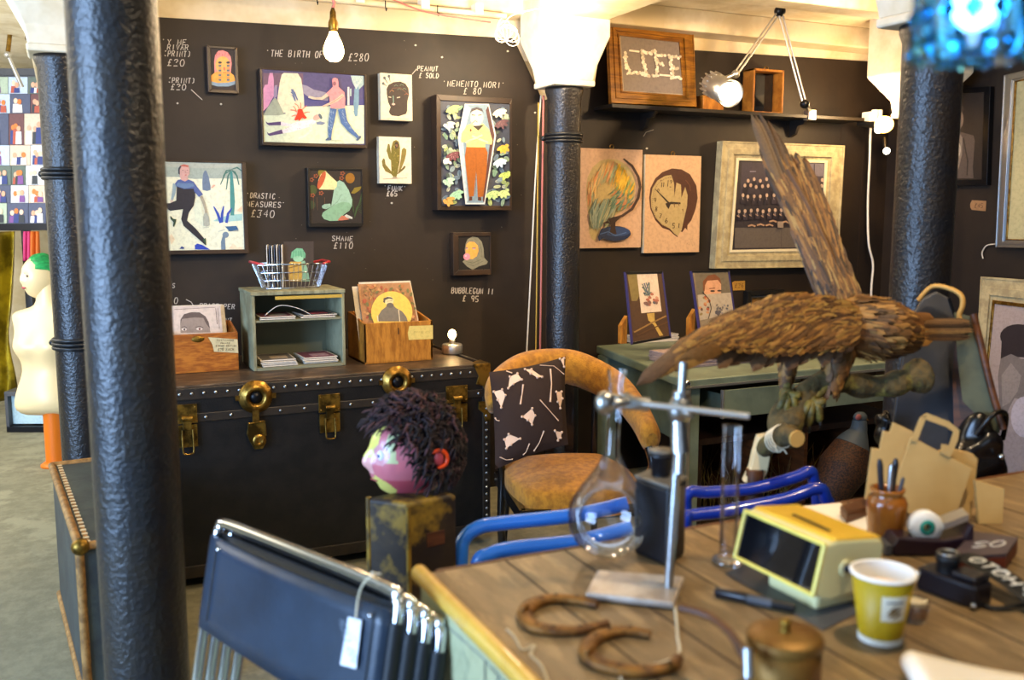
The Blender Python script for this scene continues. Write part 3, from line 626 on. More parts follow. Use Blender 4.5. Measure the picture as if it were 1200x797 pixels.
a.ln([(190, 640), (250, 622), (300, 650), (380, 628)], 7, '#4a6698'); done(a)
a.t['label'] = 'pale wooden board painted with a melting multicoloured globe on a blue stand'
tg = a.t
a = picture('painted_board', 'pale wooden board painted with a melting brown wall clock', (755.5, 182, 820.5, 296), None, .03, None, C5, '#cda57c', 'melting pictures on pale boards')
a.pl([(556, 380), (565, 310), (600, 240), (650, 195), (720, 168), (790, 175), (850, 210), (895, 290), (905, 380), (890, 460), (860, 540), (832, 575), (830, 612), (815, 595), (795, 625), (775, 620), (760, 662), (735, 645), (700, 612), (650, 595), (600, 540), (565, 460)], '#4c2b1c')
a.pl([(568, 380), (580, 310), (615, 255), (670, 222), (715, 215), (735, 275), (738, 370), (752, 270), (785, 285), (788, 380), (815, 300), (832, 360), (828, 440), (800, 560), (790, 610), (760, 655), (735, 635), (705, 600), (650, 575), (600, 520), (572, 450)], '#b39a66')
write(a, '12', 682, 300, 48, 20, 5, '#3a2616'); write(a, '11', 640, 302, 34, 14, 5, '#3a2616'); write(a, '9', 588, 412, 30, 24, 5, '#3a2616'); write(a, '8', 598, 474, 28, 24, 5, '#3a2616'); write(a, '7', 628, 526, 32, 24, 5, '#3a2616'); write(a, '6', 670, 560, 34, 26, 5, '#3a2616'); write(a, '5', 722, 596, 34, 24, 5, '#3a2616'); write(a, '1', 762, 596, 34, 18, 5, '#3a2616'); write(a, '0', 614, 336, 20, 18, 4, '#3a2616')
a.ln([(600, 318), (650, 368), (700, 420)], [4, 9, 12], '#33251a'); a.pl([(680, 440), (672, 420), (712, 408), (780, 412), (782, 425), (710, 425), (695, 460)], '#33251a')
for p in ([(735, 420), (738, 450)], [(765, 415), (770, 440)], [(795, 460), (800, 480)], [(640, 250), (640, 262)]): a.ln(p, [9, 2], '#6d4c2c')
for k in range(40):
    an = PI*(.45+1.0*k/40); a.ln([(706+132*math.cos(an), 412-182*math.sin(an)), (706+126*math.cos(an), 412-174*math.sin(an))], 3, '#54402a')
a.ln([(815, 250), (845, 290), (850, 330)], 5, '#6b4330'); a.ln([(825, 705), (840, 720), (855, 690), (865, 725)], 3, '#a88a64'); done(a)
for t_, px, py in ((tg, 717, 172), (a.t, 788.5, 180)):
    c = onY(px, py, WALL-.02); m = MB(); m.tube(arc(c, .012, 0, 2*PI, 14)[:-1], .003, 'brass', 6, closed=True); m.build('hanging_ring', t_)
# 11 large cream frame with the group photograph
C6 = (830, 155, 4.829)
def tiltframe(name, label, cat, quad, inner, depth, base, mats, crop, bg, group=None, art_name='photograph', glass=True, wd=None):
    """quad / inner: four points TL TR BR BL in world coords on one plane; base: world loc"""
    q = [V(p) for p in quad]; i4 = [V(p) for p in inner]
    n = (q[1]-q[0]).cross(q[3]-q[0]).normalized()
    if n.dot(EYE-q[0]) < 0: n = -n
    t = thing(name, label, cat, base, 0, group); m = MB()
    for k in range(4):
        a0, a1, b1, b0 = q[k], q[(k+1) % 4], i4[(k+1) % 4], i4[k]
        if len(mats) > 1:
            m0, m1 = a0*.45+b0*.55, a1*.45+b1*.55; l0, l1 = a0*.14+b0*.86, a1*.14+b1*.86
            m.prism([a0-n*.006, a1-n*.006, m1-n*.006, m0-n*.006], -n*(depth-.006), mats[0])
            m.prism([a0, a1, a1*.85+m1*.15, a0*.85+m0*.15], -n*.012, mats[0]); m.prism([a0*.3+m0*.7, a1*.3+m1*.7, m1*.7+b1*.3, m0*.7+b0*.3], -n*.03, mats[0])
            m.prism([m0-n*.012, m1-n*.012, b1-n*.012, b0-n*.012], -n*(depth-.014), mats[0]); m.prism([l0-n*.006, l1-n*.006, b1-n*.006, b0-n*.006], -n*.012, mats[1])
        else: m.prism([a0, a1, b1, b0], -n*depth, mats[0])
    m.build('frame', t, bev=.0015)
    a = Art(crop, i4[0]-n*.014, n); a.prism([p-n*.014 for p in i4], -n*(depth-.018), 'paint', bg); a.k = 2; a.t = t; a.art = art_name; a.i4 = i4; a.nn = n
    return a
def wq(pts, Y): return [onY(x, y, Y) for x, y in pts]
q = wq([(847, 165), (990.5, 170.5), (982, 313), (837.5, 315)], WALL-.06)
i4 = wq([(867, 188), (968, 191), (962, 291), (859, 293)], WALL-.06)
a = tiltframe('framed_photograph', 'large cream moulded frame around an old group photograph, partly behind the raised wing', 'picture', q, i4, .055, (q[3]+q[2])/2+V((0, .05, 0)), ['creamframe', 'creamlip'], C6, '#2f2a30')
a.pl([(190, 170), (660, 180), (655, 350), (180, 350)], '#3b3440'); a.pl([(150, 540), (650, 540), (645, 650), (150, 655)], '#5c544e'); a.ln([(415, 545), (412, 650)], 3, '#443c38')
a.pl([(520, 175), (655, 178), (650, 250), (520, 245)], '#6b6672'); a.ln([(235, 222), (270, 222)], 5, '#7d7a90'); a.ln([(600, 180), (600, 350)], 6, '#2c2836')
rnd = random.Random(8)
for row, (y, x0, x1, n) in enumerate(((270, 228, 640, 13), (305, 205, 640, 14), (360, 190, 645, 14), (445, 175, 640, 15))):
    for k in range(n):
        x = x0+(x1-x0)*k/(n-1)+rnd.uniform(-5, 5); yy = y+rnd.uniform(-5, 5)
        a.pl([(x-13, yy+50), (x-14, yy+20), (x-6, yy+9), (x+6, yy+9), (x+14, yy+20), (x+13, yy+50)], rnd.choice(['#221d28', '#2b2630', '#37303a'])); a.el(x, yy, 8, 11, '#b9a08c', n=12)
        if row > 1: a.ln([(x-4, yy+12), (x, yy+26)], 3, '#8d8080')
        if row == 3: a.ln([(x-12, yy+22), (x+2, yy+32)], 5, '#a88a74')
for x, y in ((240, 525), (290, 520), (340, 522), (430, 505), (360, 500)): a.ln([(x-22, y+6), (x, y), (x+20, y+8)], 9, '#a8876c')
a.pl([(385, 505), (418, 505), (418, 540), (385, 540)], '#8c7d70')
a.build('photograph', a.t)
# 12 shelf and the things on it
S = onY(712, 121, 4.45)
zs = onY(860, 130, 4.48).z
xs0, xs1 = onY(716, 122, 4.47).x, onY(1012, 136, 4.47).x
t = thing('wall_shelf', 'thin dark wall shelf carrying the gold framed lettering and clamp lamp', 'shelf', ((xs0+xs1)/2, WALL, zs))
m = MB(); m.bb((xs0, 4.46, zs-.02), (xs1, WALL-.001, zs), 'shelfdark'); m.build('shelf_board', t, bev=.002)
for x in (xs0+.3, xs1-.42):
    m = MB(); pts = [(x, WALL-.001, zs-.02), (x, 4.5, zs-.02), (x, 4.53, zs-.05), (x, 4.58, zs-.055), (x, 4.6, zs-.1), (x, WALL-.001, zs-.12)]
    m.prism([V(p) for p in pts], (.02, 0, 0), 'shelfdark'); m.build('shelf_bracket', t)
# gold framed lettering, leaning
C7 = (700, 15, 6.644)
def leanplane(Yb, zb, lean, yaw=0):   # plane through (.,Yb,zb), leaning back
    n = V((math.sin(yaw)*math.cos(lean), -math.cos(yaw)*math.cos(lean), math.sin(lean))); return V((onY(760, 120, Yb).x, Yb, zb)), n
p, n = leanplane(4.50, zs+.004, math.radians(10))
q = [onP(x, y, p, n) for x, y in ((712.5, 23.5), (813, 35), (816.5, 125), (716.5, 120.5))]
i4 = [onP(x, y, p, n) for x, y in ((727, 41), (797, 49), (802, 111), (731, 106))]
a = tiltframe('framed_picture', 'gold wooden frame around floral lettering, leaning at the left end of the shelf', 'picture', q, i4, .03, V(((q[3].x+q[2].x)/2, 4.5, zs)), ['oak', 'oak'], C7, '#a39686')
a.pl([(182, 172), (640, 225), (668, 632), (206, 606)], '#82766e')
rnd = random.Random(2); DC = '#f2e9d6'
def flo(pts, w=26):
    for (x0, y0), (x1, y1) in zip(pts, pts[1:]):
        d = math.hypot(x1-x0, y1-y0); n_ = int(d/9)
        for k in range(n_+1):
            t_ = k/max(n_, 1); a.el(x0+(x1-x0)*t_+rnd.uniform(-w/3, w/3), y0+(y1-y0)*t_+rnd.uniform(-w/3, w/3), rnd.uniform(9, 15), rnd.uniform(8, 13), rnd.choice([DC, '#e2d5be', '#efe8d8', '#c9bba2']), rnd.uniform(0, 90), n=8)
flo([(212, 305), (222, 380), (240, 465)], 36); flo([(240, 465), (330, 470), (400, 490), (450, 500)], 30); flo([(350, 305), (358, 400), (370, 480)], 34); flo([(335, 300), (400, 320), (450, 300)], 30)
flo([(452, 300), (458, 400), (462, 495)], 32); flo([(460, 330), (520, 335)], 26); flo([(490, 400), (515, 405)], 26); flo([(562, 335), (570, 420), (575, 510)], 34); flo([(575, 345), (635, 355)], 28); flo([(585, 430), (615, 435)], 30); flo([(575, 505), (640, 510)], 30)
a.ln([(240, 298), (320, 308)], 14, DC); a.ln([(475, 488), (560, 495)], 14, DC); a.build('artwork', a.t)
# small open wooden box frame
p = onY(898, 131, 4.5); x0, x1 = onY(879, 120, 4.52).x, onY(918, 120, 4.52).x; z1 = onY(900, 81, 4.52).z
t = thing('wooden_box', 'small open fronted wooden box standing on the shelf right of the clamp lamp', 'box', ((x0+x1)/2, 4.56, zs))
m = MB(); 
for lo, hi in (((x0+.02, 4.52, zs), (x1, 4.62, zs+.012)), ((x0+.02, 4.52, z1-.012), (x1, 4.62, z1)), ((x0+.02, 4.52, zs), (x0+.032, 4.62, z1)), ((x1-.012, 4.52, zs), (x1, 4.62, z1)), ((x0+.02, 4.612, zs), (x1, 4.62, z1))): m.bb(lo, hi, 'boxwood2')
m.build('case', t, bev=.002)
m = MB(); m.bb((x0+.035, 4.6, zs+.014), (x1-.015, 4.611, z1-.014), 'darkglass'); m.build('back_panel', t)
m = MB(); m.tube(arc(((x0+x1)/2+.02, 4.56, z1+.006), .015, 0, PI, 8), .003, 'brass', 6); m.build('ring_handle', t)
x0, x1 = onY(824, 120, 4.52).x, onY(848, 120, 4.52).x
t = thing('small_box', 'tiny low wooden box on the shelf beneath the clamp lamp', 'box', ((x0+x1)/2, 4.55, zs)); z1 = onY(830, 112, 4.52).z
m = MB(); m.bb((x0, 4.52, zs), (x1, 4.6, z1-.008), 'boxwood2'); m.build('case', t, bev=.003); m = MB(); m.bb((x0-.002, 4.518, z1-.008), (x1+.002, 4.602, z1), 'boxwood2'); m.build('lid', t, bev=.002)
# articulated clamp lamp
t = thing('clamp_lamp', 'white articulated lamp with a ribbed head on the wall shelf', 'lamp', onY(945, 133, 4.5))
D = 4.95
hd = P(846, 103, D-.1); tip = V((.35, -.55, -.62)).normalized()
base = P(832, 97, D); face = P(856, 110, D-.25); ax = (face-base).normalized(); R = basis(ax.cross(V((0, 0, 1))), ax); L_ = (face-base).length
m = MB(); m.lathe([(0, -.02), (.035, -.015), (.045, 0), (.05, .02), (.06, .1), (.068, L_), (.064, L_), (.055, .1), (.04, .03)], base, 'alu', 28, R)
for k in range(14):
    an = 2*PI*k/14; c = base+R @ V((math.cos(an)*.06, math.sin(an)*.06, .06)); m.box(c, (.012, .006, .085), 'alu', R @ Matrix.Rotation(an, 3, 'Z'))
m.build('lamp_head', t)
MB().ell(base+ax*(L_-.03), (.05, .05, .028), 'lampface', R).build('bulb', t)
j1, j2, j3 = P(862, 87, D), P(914, 13, D+.05), P(943, 122, D+.05)
m = MB(); m.tube([base+ax*.03, j1], .012, 'alu', 8); m.ell(j1, .022, 'alu'); m.build('head_joint', t)
for o in (-.012, .012):
    m = MB(); m.tube([j1+V((o, 0, 0)), j2+V((o, 0, 0))], .0055, 'alu', 8); m.build('upper_arm', t)
    m = MB(); m.tube([j2+V((o, 0, 0)), j3+V((o, 0, 0))], .0055, 'alu', 8); m.build('lower_arm', t)
m = MB(); m.ell(j2, .03, 'blackmetal'); m.ell(j2+V((-.02, -.02, .05)), .03, 'alu'); m.build('elbow_joint', t)
m = MB(); m.ell(j3, .025, 'blackmetal'); b0 = onY(946, 130, 4.5); m.tube([j3, V((b0.x, 4.48, zs+.03))], .014, 'blackmetal'); m.build('swivel', t); m = MB(); m.bb((b0.x-.03, 4.452, zs-.03), (b0.x+.03, 4.5, zs+.03), 'alu'); m.build('clamp', t, bev=.004)
# bulbs, lit socket and white cord near the right corner
c = onY(1020, 141, 4.52); t = thing('socket_strip', 'white socket block at the right end of the shelf', 'socket', c)
m = MB(); m.bb((c.x-.035, 4.49, c.z-.03), (c.x+.035, 4.56, c.z+.05), 'white'); m.bb((c.x-.03, 4.45, c.z-.01), (c.x-.005, 4.49, c.z+.06), 'white'); m.bb((c.x+.005, 4.45, c.z-.01), (c.x+.03, 4.49, c.z+.06), 'white'); m.build('housing', t, bev=.005)
MB().ell(c+V((-.0, -.07, -.06)), .025, 'lampface').build('bulb', t)
c2 = onY(1036, 146, 4.3); t = thing('glowing_bulb', 'glowing round bulb peeking out left of the wide column at the right', 'bulb', c2)
m = MB(); m.ell(c2, (.055, .055, .05), 'bulbwarm'); m.build('glass_bulb', t); m = MB(); m.tube([c2+V((0, .04, .0)), c2+V((0, .2, .02))], .02, 'blackmetal'); m.build('socket', t)
c3 = onY(1039, 177, 4.3); t = thing('glowing_bulb', 'tiny lit bulb below the round glowing bulb beside the right column', 'bulb', c3)
MB().ell(c3, .02, 'lampface').build('glass_bulb', t); m = MB(); m.tube([c3+V((0, .01, .01)), c3+V((.02, .04, .08))], .012, 'blackmetal'); m.build('socket', t)
m = MB(); m.tube(spline([onY(1020, 150, 4.46), onY(1019, 190, 4.5), onY(1017, 240, 4.55), onY(1018, 285, 4.55), onY(1023, 310, 4.55), onY(1021, 345, 4.55), onY(1022, 420, 4.55)], 8), .007, 'white', 8)
tag(m.build('electric_cable'), 'wavy white cable hanging from the socket block beside the cream frame', 'cable')
# hanging filament bulb
D = 3.7; c = P(391, 53, D); t = thing('pendant_bulb', 'bare glowing filament bulb hanging from the ceiling above the volcano painting', 'lamp', c)
m = MB(); r = .0395; m.lathe([(.0, -.062), (.018, -.06), (.032, -.048), (r, -.03), (r*.98, -.012), (.03, .015), (.018, .038), (.0135, .055), (0, .056)], c, 'bulb', 28); m.build('glass_bulb', t)
m = MB(); m.lathe([(0, .05), (.016, .05), (.019, .058), (.019, .085), (.013, .1), (.012, .125), (.006, .14), (0, .14)], c, 'oldbrass', 20); m.build('lamp_holder', t)
m = MB(); m.tube(spline([c+V((0, 0, .14)), c+V((.006, 0, .16)), c+V((-.006, 0, .19)), c+V((.004, 0, .22)), V((c.x, c.y, 2.615))], 6), .006, 'cordpink', 8); m.build('flex', t)
# ------------------------------------------------------------------ right wall pictures
def xq(pts, X): return [onX(x, y, X) for x, y in pts]
CR = (1090, 60, 2.955)
q = xq([(1085, 106), (1160.5, 101), (1156.5, 217), (1083, 219)], X1W-.04); i4 = xq([(1090, 112), (1153, 108), (1150, 210), (1088, 212)], X1W-.04)
a = tiltframe('framed_photograph', 'dark framed sepia portrait of a person in a white collar, right of the wide column', 'picture', q, i4, .035, (q[2]+q[3])/2+V((.03, 0, 0)), ['blackmetal'], CR, '#2c2521')
a.pl([(62, 440), (60, 310), (75, 280), (100, 278), (150, 292), (155, 310), (148, 400), (150, 440)], '#5d5149'); a.el(88, 235, 28, 42, '#8d7a68'); a.pl([(70, 285), (98, 275), (112, 300), (110, 360), (98, 410), (80, 400)], '#8c8072'); a.el(92, 200, 25, 16, '#4a3f38'); a.el(97, 340, 9, 26, '#c2b6a4'); a.ln([(115, 300), (130, 380), (128, 430)], 5, '#3d342e')
a.build('photograph', a.t)
q = xq([(1176, 88), (1290, 62), (1282, 292), (1166, 290)], X1W-.05); i4 = xq([(1190, 96), (1280, 76), (1272, 282), (1179, 280)], X1W-.05)
a = tiltframe('framed_picture', 'tall silver and blue frame with a pale green mount at the right edge', 'picture', q, i4, .045, (q[2]+q[3])/2+V((.04, 0, 0)), ['steel', 'brass'], CR, '#b9b48a')
a.build('mount', a.t)
c = onX(1147, 240.5, X1W-.006)
t = thing('price_tag', 'small buff price tag pinned on the right wall below the sepia portrait', 'tag', c)
a = Art((0, 0, 1), (X1W-.006, 0, 0), (-1, 0, 0)); a.pl([(1137, 239), (1139, 234.5), (1156, 235.5), (1155, 247.5), (1139, 246), (1137, 243)], '#a07a54'); write(a, '£45', 1142, 243.5, 5, 3.6, .7, '#5c3f2a')
a.build('card', t, solid=.0)
a = Art((0, 0, 1), (X1W-.03, 0, 0), (-1, 0, 0)); q = xq([(1098, 268), (1110.5, 268), (1107, 303), (1096, 303)], X1W-.03); a.prism(q, (.028, 0, 0), 'paint', '#b9b3a8'); a.pl([(1101, 272), (1107, 272), (1104.5, 298), (1100, 298)], '#5b5550')
tag(a.build('canvas_print'), 'narrow pale print on the right wall, half hidden by the wide column', 'picture')
m = MB(); m.tube(spline([onX(1166, 286, X1W-.02), onX(1156, 288, X1W-.02), onX(1151, 296, X1W-.02), onX(1152, 303, X1W-.02)], 6), .004, 'cordwhite', 6); tag(m.build('loose_wire'), 'short loose wire below the silver blue frame', 'wire')
# large gilt frame leaning on the right wall
CL = (1020, 320, 2.489)
n = V((-1, 0, .12)).normalized(); p0 = V((X1W-.12, 3, 1.0))
q = [onP(x, y, p0, n) for x, y in ((1149, 324), (1290, 334), (1290, 660), (1133, 604))]
i4 = [onP(x, y, p0, n) for x, y in ((1164, 356), (1275, 370), (1275, 618), (1141, 580))]
zz = min(v.z for v in q)
for k in (2, 3): q[k] = q[k] + (q[k]-q[1 if k == 2 else 0]).normalized()*0
a = tiltframe('framed_portrait', 'large gilt frame with a pale portrait leaning against the right wall behind the paper bags', 'picture', q, i4, .06, V((X1W-.1, (q[2].y+q[3].y)/2, 0)), ['creamframe', 'brass'], CL, '#a89a98')
a.el(430, 185, 52, 36, '#2b2226'); a.pl([(384, 175), (400, 155), (450, 150), (520, 150), (520, 250), (420, 245), (380, 250)], '#2b2226'); a.pl([(380, 250), (410, 236), (440, 250), (520, 260), (520, 380), (420, 365), (392, 420), (370, 470), (375, 360), (372, 300)], '#7c7370')
a.pl([(410, 262), (440, 300), (430, 345), (405, 380), (385, 390), (382, 300)], '#958b86'); a.el(450, 420, 40, 60, '#c2bac4'); a.el(403, 690, 3, 5, '#222222'); a.build('portrait', a.t)
# ================================================================== the black steamer trunk
TY, TB, TT = 3.84, 4.60, .83
tx0, tx1 = .215, onY(572, 427, TY).x
t = thing('steamer_trunk', 'long black steamer trunk with brass hardware against the dark wall, boxes of prints on top', 'trunk', ((tx0+tx1)/2, (TY+TB)/2, 0))
m = MB(); m.bb((tx0, TY, .05), (tx1, TB, .70), 'trunkblack'); m.build('body', t, bev=.006)
m = MB(); m.bb((tx0-.002, TY-.003, .703), (tx1+.002, TB, TT-.012), 'trunkblack'); m.build('lid', t, bev=.006)
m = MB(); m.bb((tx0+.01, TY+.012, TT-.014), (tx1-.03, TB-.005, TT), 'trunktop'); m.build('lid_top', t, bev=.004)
m = MB()
for z0, z1 in ((.775, .822), (.685, .72), (.05, .1)): m.bb((tx0-.005, TY-.008, z0), (tx1+.004, TY+.02, z1), 'trunkedge')
m.bb((tx1-.03, TY-.008, .05), (tx1+.006, TY+.03, .82), 'trunkedge'); m.bb((tx1-.012, TY, .79), (tx1+.006, TB, .832), 'trunkedge'); m.bb((tx0-.006, TY-.008, .05), (tx0+.03, TY+.03, .82), 'trunkedge')
m.build('edge_binding', t, bev=.003)
# rivets: the ones that show are parts of their own
rv = MB().ell((0, 0, 0), (.0065, .004, .0065), 'steel', n=8, k=6).build('rivet', t, local=True); first = True
T0 = V(((tx0+tx1)/2, (TY+TB)/2, 0)); spots = []
n = 30
for k in range(n): spots.append((tx0+.06+(tx1-tx0-.15)*k/(n-1), .80))
n = 15
for k in range(n): spots.append((tx0+.05+(tx1-tx0-.1)*k/(n-1), .703))
for k in range(20): spots.append((tx1-.013, .07+k*.033))
for x, z in spots:
    o = rv if first else rv.copy()
    if not first: COL.objects.link(o); o.parent = t
    first = False; o.location = V((x, TY-.01, z))-T0
def hx(px, py): p = onY(px, py, TY-.012); return p
def latch(px, py0, py1, name='latch'):
    x0, x1 = hx(px-12.5, py0).x, hx(px+12.5, py0).x; z1, z0 = hx(px, py0).z, hx(px, py1).z; y = TY-.012; c = (x0+x1)/2
    m = MB(); m.bb((x0, y-.004, z1-.075), (x1, y+.006, z1), 'oldbrass'); m.bb((x0+.002, y-.005, z0+.02), (x1-.002, y+.006, z1-.082), 'oldbrass')
    for zz in (z1-.012, z1-.065): 
        for xx in (x0+.008, x1-.008): m.ell((xx, y-.005, zz), (.004, .003, .004), 'brass', n=8, k=5)
    m.tube([(c-.02, y-.012, z1-.055), (c+.02, y-.012, z1-.055)], .011, 'oldbrass', 10); m.bb((c-.016, y-.014, z1-.1), (c+.016, y-.002, z1-.05), 'oldbrass')
    L = m.build(name, t, bev=.002)
    m = MB(); m.tube(spline([(c-.02, y-.012, z1-.1), (c-.02, y-.016, z0+.01), (c-.012, y-.018, z0-.004), (c+.012, y-.018, z0-.004), (c+.02, y-.016, z0+.01), (c+.02, y-.012, z1-.1)], 4), .0035, 'brass', 8); m.build('latch_loop', L)
    return L
latch(218, 474, 530); latch(385.5, 462, 512); latch(535, 452, 500)
def ringlock(px, py, low=True):
    c = hx(px, py); y = TY-.014; m = MB(); R = Matrix.Rotation(PI/2, 3, 'X')
    m.lathe([(0, .012), (.026, .012), (.03, .022), (.036, .03), (.046, .028), (.054, .012), (.066, .006), (.068, 0), (0, 0)], (c.x, y+.004, c.z), 'brass', 32, R)
    for k in range(4):
        a_ = k*PI/2; m.box((c.x+.072*math.cos(a_), y, c.z+.05*math.sin(a_)), (.016, .008, .02), 'brass')
    m.lathe([(0, .014), (.024, .014), (.024, .0)], (c.x, y-.0, c.z), 'blackmetal', 20, R)
    m.box((c.x-.004, y-.006, c.z-.078), (.026, .014, .05), 'brass')
    L = m.build('draw_bolt', t)
    if low:
        m = MB(); m.prism([(c.x-.034, y-.004, c.z-.105), (c.x+.03, y-.004, c.z-.1), (c.x+.036, y-.004, c.z-.19), (c.x+.02, y-.004, c.z-.215), (c.x-.012, y-.004, c.z-.215), (c.x-.03, y-.004, c.z-.18), (c.x-.04, y-.004, c.z-.15)], (0, .018, 0), 'oldbrass')
        m.lathe([(.026, -.004), (.026, .008), (.018, .012), (.012, .012), (.012, .006), (0, .006)], (c.x+.006, y-.006, c.z-.178), 'brass', 24, R); m.tube([(c.x-.034, y-.01, c.z-.105), (c.x+.03, y-.01, c.z-.1), (c.x+.034, y-.01, c.z-.16)], .004, 'brass', 6)
        m.build('hasp', L, bev=.002)
ringlock(299.5, 465); ringlock(465, 447)
# brass corner fittings
m = MB(); z = TT
m.prism([(tx1-.075, TY-.011, z+.002), (tx1+.008, TY-.011, z+.002), (tx1+.008, TY-.011, z-.14), (tx1-.012, TY-.011, z-.135), (tx1-.03, TY-.011, z-.095), (tx1-.062, TY-.011, z-.085), (tx1-.05, TY-.011, z-.05)], (0, .014, 0), 'oldbrass')
m.prism([(tx1-.075, TY-.01, z+.001), (tx1+.008, TY-.01, z+.001), (tx1+.008, TY+.11, z+.001), (tx1-.02, TY+.09, z+.001), (tx1-.055, TY+.05, z+.001)], (0, 0, .005), 'oldbrass')
m.build('corner_fitting', t, bev=.002)
m = MB(); m.prism([(tx1-.05, TY-.011, .665), (tx1+.008, TY-.011, .665), (tx1+.008, TY-.011, .57), (tx1-.02, TY-.011, .575), (tx1-.028, TY-.011, .61), (tx1-.05, TY-.011, .63)], (0, .014, 0), 'oldbrass'); m.build('corner_fitting', t, bev=.002)
m = MB(); m.bb((tx1-.06, TB-.06, TT-.001), (tx1+.008, TB+.002, TT+.004), 'oldbrass'); m.build('corner_fitting', t, bev=.002)
# ---- small trunk in the left foreground
SX0, SX1, SY0, SY1, ST = -.058, .215, 2.95, 3.99, .535
t = thing('travelling_case', 'grey green travelling trunk with tan edges standing behind the nearest iron column', 'suitcase', ((SX0+SX1)/2, (SY0+SY1)/2, 0))
m = MB(); m.bb((SX0, SY0, .012), (SX1, SY1, ST), 'suitcase'); m.build('body', t, bev=.01)
for nm, q0, q1 in (('a', (SX0, SY0, ST), (SX0, SY1, ST)), ('b', (SX0, SY0, ST), (SX1, SY0, ST)), ('c', (SX0, SY0, .02), (SX0, SY0, ST)), ('d', (SX1, SY0, .02), (SX1, SY0, ST)), ('e', (SX0, SY0, .02), (SX1, SY0, .02)), ('f', (SX0, SY1, ST), (SX1, SY1, ST)), ('g', (SX0, SY0, .02), (SX0, SY1, .02))):
    m = MB(); m.tube([q0, q1], .013, 'tan', 10); m.build('edge_trim', t)
m = MB(); m.bb((SX0+.02, SY0+.03, ST-.003), (SX0+.032, SY1-.03, ST+.002), 'tan')
for k in range(26): y = SY0+.03+k*(SY1-SY0-.06)/25; m.bb((SX0+.018, y, ST-.002), (SX0+.034, y+.012, ST+.0035), 'string')
m.build('stitching', t)
m = MB(); m.ell((SX0+.003, SY0-.003, ST+.002), .026, 'oldbrass'); m.build('corner_cap', t)
m = MB(); 
for x, y in ((.09, 3.2), (.16, 3.45), (.1, 3.6), (.2, 3.28)): m.bb((x, y, ST), (x+.05, y+.012, ST+.004), 'tan'); m.bb((x+.02, y-.03, ST), (x+.03, y+.04, ST+.003), 'tan')
m.build('worn_label', t); t.rotation_euler = (0, 0, math.radians(4.6))
# ---- things on the trunk
def openbox(t, x0, x1, y0, y1, z0, z1, mat, th=.01, back=None, cut=0):
    m = MB(); m.bb((x0, y0, z0), (x1, y1, z0+th), mat); m.bb((x0, y0, z0), (x1, y0+th, z1), mat); m.bb((x0, y1-th, z0), (x1, y1, back or z1), mat)
    for x in (x0, x1-th):
        m.prism([(x, y0, z0), (x, y1, z0), (x, y1, back or z1), (x, y1-.05, back or z1), (x, y0+th, z1), (x, y0, z1)], (th, 0, 0), mat)
    return m.build('case', t, bev=.0015)
y0 = 4.15; zt = TT+.001
x0, x1 = onY(196, 420, y0).x, onY(279.5, 416, y0).x; z1 = onY(240, 391, y0).z
t = thing('print_box', 'orange wooden box with a handwritten card label at the left end of the black trunk', 'box', ((x0+x1)/2, y0+.1, zt))
openbox(t, x0, x1, y0, y0+.22, zt, z1, 'boxwood', back=z1+.03)
CB = (190, 330, 7.973)
a = Art(CB, (0, y0-.0008, 0), (0, -1, 0)); a.pl([(430, 520), (705, 540), (712, 668), (485, 655), (470, 590)], '#c9b98c'); write(a, 'POSTCARDS', 512, 556, 14, 18, 3, '#4a3a20'); write(a, 'PRINTS', 545, 582, 12, 15, 3, '#4a3a20'); write(a, 'SIGNED EDITION', 500, 606, 11, 14, 3, '#4a3a20'); write(a, '£20 EACH', 520, 645, 24, 19, 3.5, '#4a3a20')
a.build('card_label', t)
m = MB(); c = onY(232, 397.5, y0); m.ell(c, (.026, .006, .014), 'oldbrass'); m.build('metal_pull', t)
def leaning_card(name, label, cat, px_quad, yb, zb, lean, crop, bg, draw, group, offs=((0, 0, 0),), thick=.002):
    """front print of a row leaning backwards; drawn from its quad"""
    n = V((0, -math.cos(lean), math.sin(lean))); p = V((0, yb, zb)); out = []
    for k, o in enumerate(offs):
        o = V(o); a = Art(crop, p, n); q = [onP(x, y, p, n)+o for x, y in px_quad]; a.prism(q, -n*thick, 'paint', bg if k == 0 else '#cfc2ac')
        if k == 0: draw(a)
        ob = a.build(name); tag(ob, label if k == 0 else label[:0]+['white edged print standing just behind the front one, '+group, 'rearmost print, its edge showing, '+group][min(k-1, 1)], cat, group); out.append(ob)
    return out
def d1(a):
    a.pl([(110, 262), (495, 240), (550, 475), (112, 490)], '#cbb8a8'); a.pl([(172, 480), (168, 400), (172, 350), (205, 305), (270, 286), (350, 288), (405, 325), (435, 380), (452, 475)], '#8f7d70')
    a.pl([(172, 360), (205, 305), (270, 286), (350, 288), (405, 325), (435, 380), (448, 440), (415, 400), (385, 340), (300, 335), (220, 345), (185, 350), (172, 400)], '#5a4a44')
    a.el(205, 447, 24, 12, '#d5c5b5'); a.el(348, 443, 30, 12, '#d5c5b5'); a.el(208, 448, 9, 10, '#3a2c28'); a.el(350, 443, 10, 10, '#6a3c34'); a.ln([(180, 428), (210, 420), (232, 432)], 5, '#4a3c38'); a.ln([(312, 428), (350, 416), (385, 432)], 5, '#4a3c38'); a.ln([(500, 250), (515, 400)], 6, '#6a5a58'); a.ln([(520, 245), (535, 440)], 4, '#6a5a58'); a.ln([(110, 262), (500, 240)], 4, '#6a5a58')
leaning_card('art_print', 'print of a face with parted hair standing in the orange box beside the near column', 'print', [(196, 360), (258, 358), (262, 400), (199, 402)], y0+.05, zt+.02, math.radians(12), CB, '#c4b2a6', d1, 'prints in the orange box', ((0, 0, 0), (.012, .012, .004), (.02, .024, .0)))
